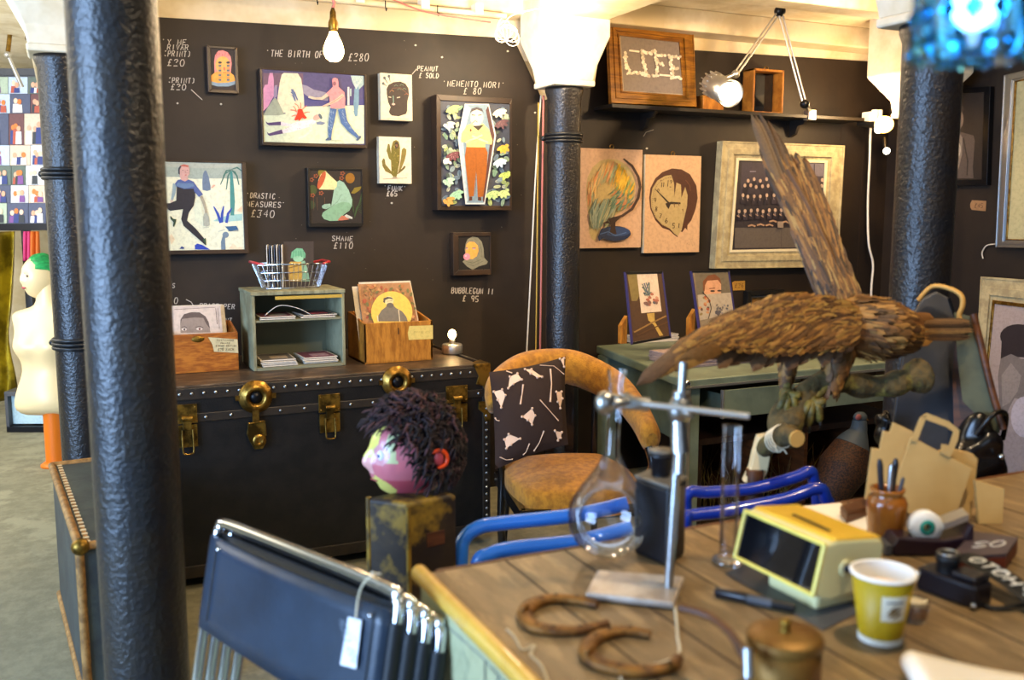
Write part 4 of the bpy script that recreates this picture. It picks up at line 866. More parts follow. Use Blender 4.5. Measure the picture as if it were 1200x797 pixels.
# pigeonhole rack
y0 = 4.08; x0, x1 = onY(297, 417, y0).x, onY(405, 408, y0).x; z1 = onY(350, 345, y0).z; yb = y0+.30
t = thing('pigeonhole_rack', 'weathered grey green wooden rack with two shelves of small prints on the trunk', 'rack', ((x0+x1)/2, y0+.15, zt))
zm = onY(350, 374, y0).z
m = MB(); th = .014
m.bb((x0, y0, zt), (x0+th, yb, z1), 'crate'); m.bb((x1-th, y0, zt), (x1, yb, z1), 'crate'); m.bb((x0-.004, y0-.004, z1), (x1+.004, yb, z1+.016), 'crate'); m.bb((x0, yb-.01, zt), (x1, yb, z1), 'cratein')
m.build('case', t, bev=.002)
m = MB(); m.bb((x0+th, y0+.004, zm-.008), (x1-th, yb-.01, zm), 'cratein'); m.build('shelf', t); m = MB(); m.bb((x0+th, y0-.003, zt), (x1-th, yb-.01, zt+.012), 'cratein'); m.build('shelf', t)
m = MB(); m.bb((x0+.1, y0-.002, z1-.02), (x1-.01, y0+.006, z1-.006), 'ochrelip'); m.build('lip', t)
xm = (x0+x1)/2; k = 0
LB = {0: 'left pile on the rack upper shelf', 1: 'right pile on the rack upper shelf', 2: 'left pile on the rack lower shelf', 3: 'right pile on the rack lower shelf'}
rnd = random.Random(4)
for si, (zb, cnt) in enumerate(((zm+.0005, 2), (zt+.0125, 4))):
    for ci, cx in enumerate(((x0+th+xm)/2+.005, (xm+x1-th)/2-.002)):
        for j in range(cnt):
            w = .075; z = zb+j*.0075; rz = rnd.uniform(-.07, .07)
            m = MB(); R = Matrix.Rotation(rz, 3, 'Z'); m.box((cx, y0+.11+rnd.uniform(-.008, .008), z+.0035), (w*2, .19, .0045), 'paint', R, '#cfc6b6'); m.box((cx, y0+.11, z+.006), (w*1.8, .17, .0008), 'paint', R, ['#6b6660', '#74404a', '#3c3638', '#8a7d70'][(j+ci+si) % 4])
            if j == cnt-1: m.box((cx+.01, y0+.09, z+.0068), (w, .07, .0006), 'paint', R, ['#a9a294', '#b04a54', '#b9a48a', '#b08a90'][si*2+ci])
            tag(m.build('small_print'), ['bottom', 'second', 'third', 'topmost'][j if cnt == 4 else (0 if j == 0 else 3)]+' card of the '+LB[si*2+ci], 'print', 'small prints in the pigeonhole rack')
m = MB(); m.tube(spline([(x0+.06, y0+.03, zm+.02), (x0+.12, y0+.02, zm+.06), (x0+.2, y0+.02, zm+.045), (x0+.26, y0+.03, zm+.012)], 6), .0016, 'cordwhite', 6); tag(m.build('loose_wire'), 'thin white wire looped over the prints on the rack upper shelf', 'wire')
# wire basket with cards
zb = z1+.017; yc = y0+.15; c = onY(343, 330, y0+.1); cx = c.x
t = thing('wire_basket', 'tiny wire shopping basket with red handles standing on the pigeonhole rack', 'basket', (cx, yc, zb))
wb, wt, db, dt, hh = .115, .15, .06, .085, .105
m = MB()
def rectloop(w, d, z): return [(cx-w, yc-d, z), (cx+w, yc-d, z), (cx+w, yc+d, z), (cx-w, yc+d, z)]
for f in (0, .33, .66, 1): m.tube(rectloop(wb+(wt-wb)*f, db+(dt-db)*f, zb+.004+hh*f), .0022 if f < 1 else .0035, 'chrome', 6, closed=True)
for k in range(15):
    f = -1+2*k/14
    for sg in (-1, 1): m.tube([(cx+f*wb, yc+sg*db, zb+.003), (cx+f*wt, yc+sg*dt, zb+.003+hh)], .0016, 'chrome', 5)
for k in range(7):
    f = -1+2*k/6
    for sg in (-1, 1): m.tube([(cx+sg*wb, yc+f*db, zb+.003), (cx+sg*wt, yc+f*dt, zb+.003+hh)], .0016, 'chrome', 5)
for k in range(6): f = -1+2*k/5; m.tube([(cx-wb, yc+f*db, zb+.003), (cx+wb, yc+f*db, zb+.003)], .0016, 'chrome', 5)
m.build('basket_cage', t)
M('redplastic', '#b03038', .35)
for sg in (-1, 1): m = MB(); m.tube([(cx+sg*(wt-.02), yc-dt, zb+hh+.004), (cx+sg*(wt+.012), yc-dt+.02, zb+hh+.012), (cx+sg*(wt+.012), yc+dt-.02, zb+hh+.012), (cx+sg*(wt-.02), yc+dt, zb+hh+.004)], .006, 'redplastic', 8); m.build('handle', t)
CK = (180, 170, 3.987)
yp = yc-.035; a = Art(CK, (0, yp, 0), (0, -1, 0)); q = wq([(332.5, 283), (367.5, 283), (367.5, 336), (333, 336)], yp)
q[2].z = q[3].z = zb+.008; a.prism(q, (0, .004, 0), 'paint', '#3d332e')
a.pl([(628, 560), (640, 545), (690, 545), (700, 560), (694, 636), (632, 636)], '#c9a24a'); a.ln([(630, 575), (690, 560)], 5, '#8f6a24'); a.ln([(632, 600), (692, 590)], 5, '#8f6a24')
a.pl([(640, 528), (645, 500), (668, 482), (695, 484), (710, 508), (708, 528)], '#6fae86'); a.pl([(690, 545), (706, 540), (720, 580), (730, 636), (696, 636)], '#85b294'); a.el(676, 532, 24, 14, '#8fc09c')
for k in range(5): a.ln([(655+k*11, 494), (652+k*13, 524)], 2.5, '#4b8a66')
a.build('greeting_card'); tag(bpy.data.objects['greeting_card'], 'clear wrapped card showing a green haired figure in the wire basket', 'card', 'cards in the wire basket')
for k in range(7):
    x = onY(314+k*2.9, 300, yp).x; m = MB(); zq = onY(320, 287, yp).z-k*.002*(k < 3)
    m.box((x+.004, yp+.028, (zb+.008+zq)/2), (.0025, .10, zq-zb-.008), 'paint', Matrix.Rotation(-.25, 3, 'Z'), '#e4dfd6' if k % 2 == 0 else '#3e4a63')
    tag(m.build('greeting_card'), ['leftmost', 'second', 'third', 'fourth', 'fifth', 'sixth', 'seventh'][k]+' of the cards filed edge on in the wire basket', 'card', 'cards in the wire basket')
# wooden box with square prints
CC = (405, 320, 7.973); y0 = 4.06
x0, x1 = onY(427, 409, y0).x, onY(507, 404, y0).x; z1 = onY(468, 377.5, y0).z
t = thing('print_box', 'honey coloured wooden box with a yellow label, holding square prints near the candle bulb', 'box', ((x0+x1)/2, y0+.13, zt))
openbox(t, x0, x1, y0, y0+.27, zt, z1, 'boxwood2', back=z1+.03)
a = Art(CC, (0, y0-.0008, 0), (0, -1, 0)); a.pl([(595, 495), (815, 488), (816, 615), (590, 625), (582, 560)], '#d9bf6a'); write(a, 'PRINTS £25', 640, 560, 18, 15, 2.5, '#b59a50'); a.build('card_label', t)
m = MB(); p = onY(467, 388, y0-.001); m.box((p.x, p.y, p.z), (.004, .002, .03), 'seam'); m.build('crack', t)
def d2(a):
    rnd = random.Random(6)
    for k in range(150):
        y_ = rnd.uniform(122, 440); a.el(rnd.uniform(150+(y_-112)*.12, 595+(y_-112)*.22), y_, rnd.uniform(10, 22), rnd.uniform(8, 20), rnd.choice(['#9c6a42', '#b5713f', '#8a6c3c', '#6f6a3c', '#c08a52', '#a04f34']), rnd.uniform(0, 180), n=8)
    a.el(425, 370, 192, 195, '#e0b84e', n=40); a.pl([(300, 455), (300, 400), (330, 350), (370, 320), (385, 295), (430, 295), (465, 330), (520, 360), (560, 410), (575, 455)], '#6f6658'); a.el(398, 262, 44, 42, '#dcc890')
    a.pl([(345, 275), (348, 240), (385, 226), (425, 232), (440, 250), (400, 242), (365, 255), (362, 285)], '#4a443c'); a.el(410, 305, 34, 24, '#5e564c'); a.ln([(488, 345), (500, 455)], 8, '#c9bb9a'); a.ln([(290, 400), (298, 455)], 8, '#d8cba8'); a.ln([(380, 268), (430, 262)], 3, '#5a5044')
leaning_card('art_print', 'square floral print with a yellow disc at the front of the honey box', 'print', [(419, 333), (480, 331), (494, 398), (428, 400)], y0+.035, zt+.02, math.radians(14), CC, '#a9784c', d2, 'prints in the honey coloured box', ((0, 0, 0), (-.02, .02, -.012), (.014, .03, .006)))
# bulb on a metal puck
c = onZ(530, 414, zt); t = thing('candle_bulb', 'small lit bulb on a silver metal puck at the right end of the trunk', 'lamp', c)
m = MB(); m.lathe([(0, 0), (.048, 0), (.05, .004), (.05, .04), (.046, .046), (0, .046)], c, 'alu', 32); m.build('base', t)
m = MB(); m.lathe([(0, .046), (.014, .046), (.014, .07), (0, .07)], c, 'alu', 16); m.build('socket', t)
m = MB(); m.ell(c+V((0, 0, .092)), (.02, .02, .024), 'bulb'); m.build('glass_bulb', t); BULB2 = c+V((0, 0, .1))
# ================================================================== armchair
AC = V((1.86, 3.42, 0)); AZ = math.radians(-14)
t = thing('armchair', 'mustard upholstered tub armchair with a black frame between the trunk and green desk', 'armchair', AC, AZ)
def L2(mb): return mb
m = MB()
def seat(u, v):
    an = 2*PI*v; r_ = u; x = math.cos(an); y = math.sin(an); k_ = max(abs(x), abs(y))**.55; ex = .34 if True else 0
    px_, py_ = x/k_*.335*min(r_*1.35, 1), y/k_*.31*min(r_*1.35, 1)
    z = .42+.045*(1-min(r_*1.35, 1)**3) if r_ < .75 else (.42-.10*(r_-.75)/.25)
    return (px_, py_-.02, z)
m.grid(seat, 12, 40, 'mustard'); m.build('seat', t, local=True)
# barrel rail: from left arm front round the back to the right arm front
path = [(-.36, .10, .69), (-.36, .13, .72), (-.33, .20, .76), (-.17, .33, .80), (0, .37, .81), (.17, .33, .80), (.33, .18, .74), (.37, -.05, .67), (.36, -.26, .60)]
sp = spline(path, 6); rr = [.052+.02*math.sin(PI*i/(len(sp)-1)) for i in range(len(sp))]; rr[0] = rr[-1] = .03
m = MB(); m.tube(sp, rr, 'mustard', 16, flat=1.25); m.build('top_roll', t, local=True)
m = MB(); m.tube([(x, y, z-.07) for x, y, z in sp], .018, 'lacquer', 8); m.build('rail', t, local=True)
for x, y, z in ((-.35, .09, .64), (.35, -.24, .57)):
    m = MB(); m.tube(spline([(x, y, z), (x*1.03, y-.03, .5), (x*.97, y, .4), (x*1.0, y-.02, .2), (x*.95, y-.01, .0)], 5), [.022]*20+[.014], 'lacquer', 8); m.build('front_leg', t, local=True)
for x, y in ((-.25, .28), (.25, .28)):
    m = MB(); m.tube([(x, y, .75), (x, y, .4), (x*1.1, y+.05, 0)], .02, 'lacquer', 8); m.build('back_leg', t, local=True)
for i, x in enumerate((-.12, 0, .12)):
    m = MB(); m.bb((x-.025, .335, .42), (x+.025, .35, .76), 'lacquer'); m.build('back_splat', t, local=True)
m = MB(); m.bb((-.33, -.31, .31), (.33, -.28, .36), 'lacquer'); m.bb((-.33, .26, .31), (.33, .29, .36), 'lacquer'); m.bb((-.34, -.3, .31), (-.31, .28, .36), 'lacquer'); m.bb((.31, -.3, .31), (.34, .28, .36), 'lacquer'); m.build('seat_frame', t, local=True)
m = MB(); wv = spline([(.38, -.1, .6), (.41, -.16, .5), (.43, -.2, .45), (.43, -.2, .4)], 5); m.tube(wv, .004, 'cordwhite', 6); m.build('loose_thread', t, local=True); t.scale = (.78, .98, 1.0)
# pillow with bone pattern
q = [P(574, 437, 3.88), P(662, 419, 3.93), P(665, 520, 3.77), P(581, 549, 3.72)]
nn = (q[1]-q[0]).cross(q[3]-q[0]).normalized(); nn = nn if nn.dot(EYE-q[0]) > 0 else -nn
t = thing('cushion', 'dark cushion printed with pale bones leaning in the mustard armchair', 'cushion', (q[2]+q[3])/2)
def bil(u, v): return (q[0]*(1-u)+q[1]*u)*(1-v)+(q[3]*(1-u)+q[2]*u)*v
def pf(s):
    def f(u, v):
        b_ = (math.sin(PI*u)*math.sin(PI*v))**.5; pin = .035*(math.sin(PI*u)*((v-.5)*0)+0)
        p = bil(u, v); c_ = bil(.5, .5); e = 1.02-.05*math.sin(PI*u)*abs(2*v-1)**4-.05*math.sin(PI*v)*abs(2*u-1)**4
        return c_+(p-c_)*e+nn*(s*.06*b_)
    return f
M('cushiondark', '#241109', .85, bump=.1, bscale=200)
m = MB(); m.grid(pf(1), 20, 20, 'cushiondark'); m.grid(pf(-1), 20, 20, 'cushiondark'); m.build('cover', t)
M('bone', '#d3b298', .8)
CPi = (380, 380, 3.987)
def onpil(px, py):
    # find uv on the quad plane then lift to the bulge
    h = onP(px, py, q[0], nn); best = None
    e1 = q[1]-q[0]; e2 = q[3]-q[0]; u = max(0, min(1, (h-q[0]).dot(e1)/e1.length_squared)); v = max(0, min(1, (h-q[0]).dot(e2)/e2.length_squared))
    for _ in range(12):
        g = h-bil(u, v); u = max(.02, min(.98, u+g.dot(e1)/e1.length_squared)); v = max(.02, min(.98, v+g.dot(e2)/e2.length_squared))
    return pf(1)(u, v)+nn*.0025
m = MB()
def bone(pts, blob=None):
    pp = [onpil(380+x/3.987, 380+y/3.987) for x, y in pts]; m.tube(pp, [.004]+[.0022]*(len(pp)-2)+[.004], 'bone', 6, flat=.5)
for p in ([(925, 305), (920, 350), (912, 398)], [(1052, 225), (1055, 300), (1048, 385)], [(1000, 378), (1045, 425), (1088, 466)], [(1005, 200), (1070, 208), (1122, 240)], [(955, 572), (940, 610), (928, 630)], [(1020, 515), (1000, 570), (978, 610)], [(780, 445), (800, 458), (815, 464)], [(820, 625), (850, 640), (880, 645)], [(850, 225), (875, 240)]): bone(p)
for pts in ([(790, 322), (830, 320), (845, 350), (825, 405), (808, 365)], [(865, 260), (900, 245), (920, 280), (880, 300), (858, 318)], [(935, 222), (965, 225), (1012, 268), (990, 272), (960, 250)], [(1078, 335), (1105, 328), (1110, 360), (1098, 408), (1085, 380)], [(920, 455), (965, 418), (978, 450), (965, 490), (945, 470)], [(840, 550), (860, 528), (912, 550), (870, 575), (850, 590)], [(1072, 512), (1105, 515), (1100, 540), (1088, 552)], [(1098, 165), (1118, 162), (1122, 205)]):
    cx_ = sum(p[0] for p in pts)/len(pts); cy_ = sum(p[1] for p in pts)/len(pts)
    cc = onpil(380+cx_/3.987, 380+cy_/3.987)
    pp = [onpil(380+x/3.987, 380+y/3.987) for x, y in pts]; vs = [cc]+pp; m.add(vs, [(0, i+1, (i+1) % len(pp)+1) for i in range(len(pp))], 'bone')
    for p_ in pp: m.ell(p_, .0055, 'bone', n=8, k=5)
m.build('bone_print', t)
# ================================================================== green steel desk
ZD = .76; dl, dfl, dfr = V((2.68, 4.60, ZD)), V((2.47, 3.45, ZD)), V((4.1, 3.45, ZD)); dbr = V((4.1, 4.60, ZD))
t = thing('steel_desk', 'grey green steel office desk against the right part of the dark wall', 'desk', (3.3, 4.0, 0))
m = MB(); m.prism([p-V((0, 0, .045)) for p in (dfl, dfr, dbr, dl)], (0, 0, .045), 'greensteel'); m.build('desktop', t, bev=.008, seg=3)
m = MB(); m.bb((dfl.x+.01, 3.442, ZD-.04), (dfr.x, 3.45, ZD-.03), 'alu'); m.build('edge_strip', t)
m = MB(); c = onZ(799, 443, ZD); m.ell((dfl.x+.01, 3.452, ZD-.02), (.022, .016, .022), 'chrome'); m.build('corner_cap', t)
for x in (2.52, 3.98):
    m = MB(); m.bb((x, 3.5, 0), (x+.07, 3.62, ZD-.046), 'greensteel'); m.bb((x+.002, 3.498, 0), (x+.02, 3.5, ZD-.046), 'alu'); m.build('leg', t, bev=.006)
for x in (2.66, 3.98): m = MB(); m.bb((x, 4.45, 0), (x+.07, 4.55, ZD-.046), 'greensteel'); m.build('leg', t, bev=.006)
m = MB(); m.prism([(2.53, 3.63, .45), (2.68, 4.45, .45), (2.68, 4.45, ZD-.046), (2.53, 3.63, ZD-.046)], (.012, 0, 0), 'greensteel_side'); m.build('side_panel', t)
xa, xb = onY(847, 450, 3.44).x, 3.7
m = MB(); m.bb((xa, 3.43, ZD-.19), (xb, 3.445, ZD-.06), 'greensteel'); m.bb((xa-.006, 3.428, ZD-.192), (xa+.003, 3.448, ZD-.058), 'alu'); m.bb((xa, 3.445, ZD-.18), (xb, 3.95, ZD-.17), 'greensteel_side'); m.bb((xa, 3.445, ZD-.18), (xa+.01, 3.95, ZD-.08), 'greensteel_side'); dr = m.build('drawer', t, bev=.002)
# dark low cabinet beneath with dull panels
t = thing('low_cabinet', 'dark low wooden showcase standing under the green steel desk', 'cabinet', (3.3, 3.9, 0))
m = MB(); m.bb((2.62, 3.55, .42), (3.95, 3.95, .45), 'cabinet'); m.bb((2.62, 3.55, 0), (2.65, 3.95, .42), 'cabinet'); m.bb((3.92, 3.55, 0), (3.95, 3.95, .42), 'cabinet'); m.bb((2.62, 3.93, 0), (3.95, 3.95, .42), 'cabinet'); m.bb((2.62, 3.55, 0), (3.95, 3.95, .03), 'cabinet'); m.build('case', t, bev=.003)
for x in (2.95, 3.28, 3.6): m = MB(); m.bb((x, 3.56, .03), (x+.02, 3.93, .42), 'brownwood'); m.build('divider', t)
m = MB()
for k in range(130):
    x = random.uniform(2.67, 3.55); y = random.uniform(3.6, 3.85); h = random.uniform(.15, .36); m.tube([(x, y, .03), (x+random.uniform(-.04, .04), y, h*.6), (x+random.uniform(-.09, .09), y, h)], [.003, .0025, .001], 'bark', 4, caps=False)
o = m.build('dried_grass'); tag(o, 'dry brown twigs and grass inside the dark showcase', 'dried grass', kind='stuff')
# pheasant in the showcase
pc = onY(1003, 575, 3.52); 
t = thing('stuffed_pheasant', 'stuffed speckled brown pheasant with a grey neck in front of the dark showcase', 'stuffed bird', (pc.x, 3.44, 0))
def PX(px, py, y=3.40): return onY(px, py, y)
m = MB(); rb = spline([PX(960, 620), PX(972, 580), PX(988, 548), PX(999, 522), PX(1006, 505), PX(1007, 492)], 5); nr = len(rb); rad = [.02, .09, .12, .085, .042, .032]
rr = []; 
for i in range(nr): f = i/(nr-1)*5; j = min(int(f), 4); rr.append(rad[j]*(1-(f-j))+rad[j+1]*(f-j))
M('pheasant', '#4a2a0e', .7, col2='#24140a', nscale=110, ncon=(.48, .52), bump=.2, bscale=90); M('greyneck', '#3d474d', .6)
m.tube(rb[:int(nr*.62)], rr[:int(nr*.62)], 'pheasant', 16); m.build('body', t)
m = MB(); m.tube(rb[int(nr*.62)-1:], rr[int(nr*.62)-1:], 'greyneck', 14); m.ell(PX(1008, 489), (.036, .03, .028), 'greyneck'); h_ = m.build('head', t)
M('redwattle', '#8c4a44', .6); m = MB(); m.ell(PX(1006, 489, 3.372), (.018, .008, .015), 'redwattle'); m.build('face_patch', h_); m = MB(); m.tube([PX(1012, 489), PX(1018, 493)], [.01, .002], 'tan', 8); m.build('beak', h_)
m = MB(); m.tube(spline([PX(965, 600), PX(945, 640), PX(930, 690)], 4), [.05]+[.04]*7+[.01], 'pheasant', 10, flat=.4); m.build('tail', t)
for dx in (-.03, .04):
    m = MB(); b_ = PX(975, 600); m.tube([V((b_.x+dx, 3.42, b_.z)), V((b_.x+dx, 3.42, .0))], .007, 'tan', 6); m.build('leg', t)
# things on the green desk
def stack(px, py, n, w, d, rz, desc, first_z=ZD, col='#cfc8be', group=None, yy=None, hues=None, base=None):
    c = onZ(px, py, ZD) if base is None else base; hs = []; z = first_z+.001
    if first_z == ZD: c = onZ(px, py, ZD)+V((w/2, d/2, 0))
    for k in range(n):
        h = .0085; m = MB(); R = Matrix.Rotation(rz+random.uniform(-.03, .03), 3, 'Z'); cc = V((c.x+random.uniform(-.004, .004), c.y+random.uniform(-.004, .004), z+h/2))
        m.box(cc, (w, d, h*.8), 'paint', R, col); m.box(cc+V((0, 0, h*.42)), (w*.99, d*.99, h*.1), 'paint', R, (hues or ['#7d6a72', '#b9a6a0', '#6d6660'])[k % 3])
        pos = 'topmost' if k == n-1 else ('bottom' if k == 0 else ['', 'second', 'third', 'fourth', 'fifth', 'sixth', 'seventh'][k]+' from the bottom')
        tag(m.build('mounted_print'), pos+' print of '+desc, 'print', group); z += h
    return z
zA = stack(744, 403, 5, .30, .26, 0, 'the stack below the dark flower print', group='stack of prints at the left on the green desk', hues=['#c9c0b4', '#9a9288', '#b09a80'])
zB = stack(801, 432, 6, .46, .30, 0, 'the wide stack behind the wing', group='wide stack of prints on the green desk', hues=['#8d7680', '#705c60', '#a08c88'], col='#9c8d90')
M('purpleedge', '#3a3560', .3)
def standing(px4, yb, lean, name, label, crop, bg, draw, zbase):
    n = V((0, -math.cos(lean), math.sin(lean))); p = V((0, yb, zbase)); t = thing(name, label, 'picture', (onP(px4[3][0], px4[3][1], p, n)+onP(px4[2][0], px4[2][1], p, n))/2, 0, 'small prints standing on the green desk')
    q = [onP(x, y, p, n) for x, y in px4]; c_ = (q[0]+q[2])/2; i4 = [c_+(v-c_)*.93 for v in q]; m = MB()
    for k in range(4): m.prism([q[k], q[(k+1) % 4], i4[(k+1) % 4], i4[k]], -n*.016, 'purpleedge' if k % 2 else 'blackframe')
    m.build('frame', t, bev=.001); a = Art(crop, p-n*.004, n); a.prism([v-n*.004 for v in i4], -n*.008, 'paint', bg); draw(a); a.build('print', t)
    m = MB(); e = q[3]; m.prism([e+V((-.035, .05, 0)), e+V((0, .05, 0)), e+V((0, .05, .14)), e+V((-.035, .05, .09))], (0, .03, 0), 'boxwood2'); m.build('rear_prop', t)
    return t
CD = (720, 300, 5.695)
def d3(a):
    a.pl([(85, 115), (150, 112), (175, 250), (150, 300), (115, 300)], '#7c6a3a'); a.pl([(150, 122), (285, 118), (315, 370), (180, 382)], '#d9c0a4')
    rnd = random.Random(9)
    for k in range(16): a.ln([(225+rnd.uniform(-20, 20), 260+rnd.uniform(-15, 15)), (230+rnd.uniform(-50, 40), 215+rnd.uniform(-40, 40))], [3, 9, 2], rnd.choice(['#5b6470', '#3d444e', '#6d7a6c']))
    for k in range(16): a.el(235+rnd.uniform(-40, 50), 290+rnd.uniform(-35, 35), 12, 9, rnd.choice(['#a8644e', '#c08a70', '#7a5a50', '#5c5a5e']), rnd.uniform(0, 90))
    a.pl([(215, 385), (265, 380), (268, 440), (300, 490), (325, 530), (300, 535), (260, 460), (225, 430)], '#b9974a'); a.ln([(130, 510), (240, 450), (345, 400)], 10, '#8c6a3a'); a.ln([(150, 530), (260, 480), (355, 440)], 8, '#5a3c22')
standing([(732.5, 318.5), (777, 317.5), (787, 396), (741, 404)], 3.98, math.radians(10), 'framed_print', 'glossy framed print of a paper with dark flowers, leftmost on the green desk', CD, '#4c3420', d3, zA)
def d4(a):
    a.pl([(535, 110), (770, 105), (780, 250), (550, 260)], '#6f6450'); a.pl([(600, 260), (595, 190), (610, 160), (650, 145), (695, 155), (712, 190), (712, 260)], '#d09a72'); a.pl([(592, 230), (590, 170), (625, 130), (670, 122), (705, 150), (714, 190), (690, 160), (620, 165), (605, 195), (602, 235)], '#7c4a2c')
    a.pl([(555, 260), (785, 244), (800, 385), (570, 430)], '#b3a48c'); a.el(655, 234, 16, 6, '#4a3a32'); a.el(700, 232, 14, 6, '#4a3a32'); a.ln([(632, 218), (672, 214)], 5, '#7a4a30')
    rnd = random.Random(10)
    for k in range(14): a.el(600+rnd.uniform(-35, 35), 340+rnd.uniform(-70, 60), 11, 8, rnd.choice(['#a8543a', '#c58a5a', '#8f7a4a', '#6a4a3c']), rnd.uniform(0, 180))
    for k in range(14): a.el(715+rnd.uniform(-40, 45), 355+rnd.uniform(-35, 35), 8, 6, rnd.choice(['#5f5c60', '#7a7268', '#8f8a88']), rnd.uniform(0, 180))
    a.pl([(668, 372), (680, 362), (690, 370), (702, 362), (712, 375), (692, 405)], '#5a5558'); a.ln([(585, 240), (630, 290), (645, 350), (625, 420)], 5, '#4a3c34')
standing([(810, 317.5), (855, 317), (862, 368), (821, 395)], 3.95, math.radians(9), 'framed_print', 'glossy framed print of a red haired person behind patterned paper on the green desk', CD, '#8a7b62', d4, zB)
a = Art((0, 0, 1), (0, WALL-.004, 0), (0, -1, 0)); a.pl([(858, 331), (861, 329.5), (873, 329), (873, 340), (859, 340.5)], '#b98a3a'); write(a, '£26', 861, 337, 4.5, 3.8, .6, '#5a3c18'); a.n = V((0, -1, 0)); tag(a.build('price_tag'), 'small orange price tag on the wall right of the red haired print', 'tag')
x0, x1, z0, z1 = wrect(874, 340, 917, 366, WALL-.03); z0 = ZD+.3 if False else onY(895, 392, WALL-.03).z
t = thing('framed_miniature', 'small black stepped frame with a tan picture hung low behind the near wing', 'picture', ((x0+x1)/2, WALL, z0)); m = MB(); frame_bars(m, x0, x1, z0, z1, .03, WALL-.045, WALL-.005, 'blackframe'); frame_bars(m, x0+.032, x1-.032, z0+.032, z1-.032, .012, WALL-.035, WALL-.005, 'slate'); m.build('frame', t, bev=.002); m = MB(); m.bb((x0+.045, WALL-.02, z0+.045), (x1-.045, WALL-.006, z1-.045), 'tan'); m.build('picture_panel', t)
# ================================================================== far left
DF = 6.9
t = thing('display_rack', 'dark display rack carrying a collage of group photographs at the far left', 'rack', onZ(0, 455, 0))
rc = P(25, 268, DF); rz_ = -YAW
Rr = Matrix.Rotation(-YAW, 3, 'Z')
nF = Rr @ V((0, -1, 0)); rx = Rr @ V((1, 0, 0))
def FP(px, py, o=0): return onP(px, py, P(25, 268, DF), nF)+nF*o
m = MB(); m.prism([FP(-60, 88), FP(62, 88), FP(62, 80), FP(-60, 80)], -nF*.06, 'slate'); m.prism([FP(-60, 263), FP(60, 262), FP(60, 270), FP(-60, 271)], -nF*.3, 'blackmetal'); m.build('rails', t)
m = MB(); m.prism([FP(-60, 88, -.02), FP(60, 88, -.02), FP(60, 263, -.02), FP(-60, 263, -.02)], -nF*.02, 'slate'); m.build('back_panel', t)
m = MB(); lo = FP(52, 268, -.05); m.prism([lo, lo+rx*.05, V((lo.x, lo.y, 0))+rx*.05, V((lo.x, lo.y, 0))], -nF*.05, 'slate'); m.build('leg', t)
lo = FP(20, 268, -.05); m = MB(); m.prism([lo, lo+rx*.05, V((lo.x, lo.y, 0))+rx*.05, V((lo.x, lo.y, 0))], -nF*.05, 'slate'); m.build('leg', t)
rnd = random.Random(12); rows = [(90, 110), (110, 133), (133, 170), (170, 194), (194, 217), (217, 238), (238, 262)]; kk = 0
ROWN = ['top', 'second', 'third', 'fourth', 'fifth', 'sixth', 'bottom']; COLN = ['left edge', 'middle', 'right end']
for ri, (ya, yb_) in enumerate(rows):
    xs = [-14, 10+rnd.uniform(-6, 6), 30+rnd.uniform(-4, 6), 54]
    for ci in range(3):
        a = Art((0, 0, 1), FP(25, 268, -.012), nF, eps=.0008); xa_, xb_ = xs[ci]+.3, xs[ci+1]-.3
        bgc = rnd.choice(['#c9ccd0', '#5c6a60', '#8d97a8', '#dfe2e6', '#6a4040', '#a9b8a0', '#49506a', '#d8c0a8', '#b8c8dc'])
        a.prism([a.q(xa_, ya+.3), a.q(xb_, ya+.3), a.q(xb_, yb_-.3), a.q(xa_, yb_-.3)], -nF*.005, 'paint', bgc); a.k = 2
        for j in range(rnd.randint(2, 3)):
            x = xa_+4+(xb_-xa_-8)*(j+rnd.uniform(.2, .6))/3; y = ya+(yb_-ya)*rnd.uniform(.35, .5); c_ = rnd.choice(['#2b3a78', '#f0f0f0', '#2d3238', '#b05038', '#7a4a8c', '#e8e4da']); a.pl([(x-3.5, yb_-1), (x-3, y+3.5), (x+3, y+3.5), (x+3.5, yb_-1)], c_); a.el(x, y, 2.4, 3.2, rnd.choice(['#e0a888', '#d8a080', '#f0c8a8', '#e07830']), n=12)
        tag(a.build('group_photograph'), 'photograph of people in the %s row at the %s of the far rack' % (ROWN[ri], COLN[ci]), 'photograph', 'photographs on the far display rack')
# gold cloth hanging
m = MB(); DG = P(10, 400, 6.75)
def cl(u, v):
    px = -45+72*u; py = 271+195*v; w = math.sin(u*26+v*2.2)*.045+math.sin(u*11+v*5)*.03
    if v > .45: px += 10*(v-.45)*math.sin(v*9)
    return FP(px, py, .12)+nF*w
m.grid(cl, 60, 30, 'goldcloth'); tag(m.build('gold_curtain', solid=.004), 'crumpled shiny olive gold fabric hanging below the far photograph rack', 'fabric')
for i, (px, w, c_, lb) in enumerate(((37, 7, '#c23a70', 'pink'), (46, 9, '#c8641c', 'orange'))):
    m = MB(); mt = 'garment_'+lb; M(mt, c_, .6)
    m.grid(lambda u, v: FP(px-w/2+w*u, 271+(34 if i == 0 else 60)*v, .05)+nF*.03*math.sin(u*9+v), 10, 8, mt); tag(m.build('hanging_cloth', solid=.01), lb+' cloth hanging under the far rack behind the green haired mannequin', 'fabric')
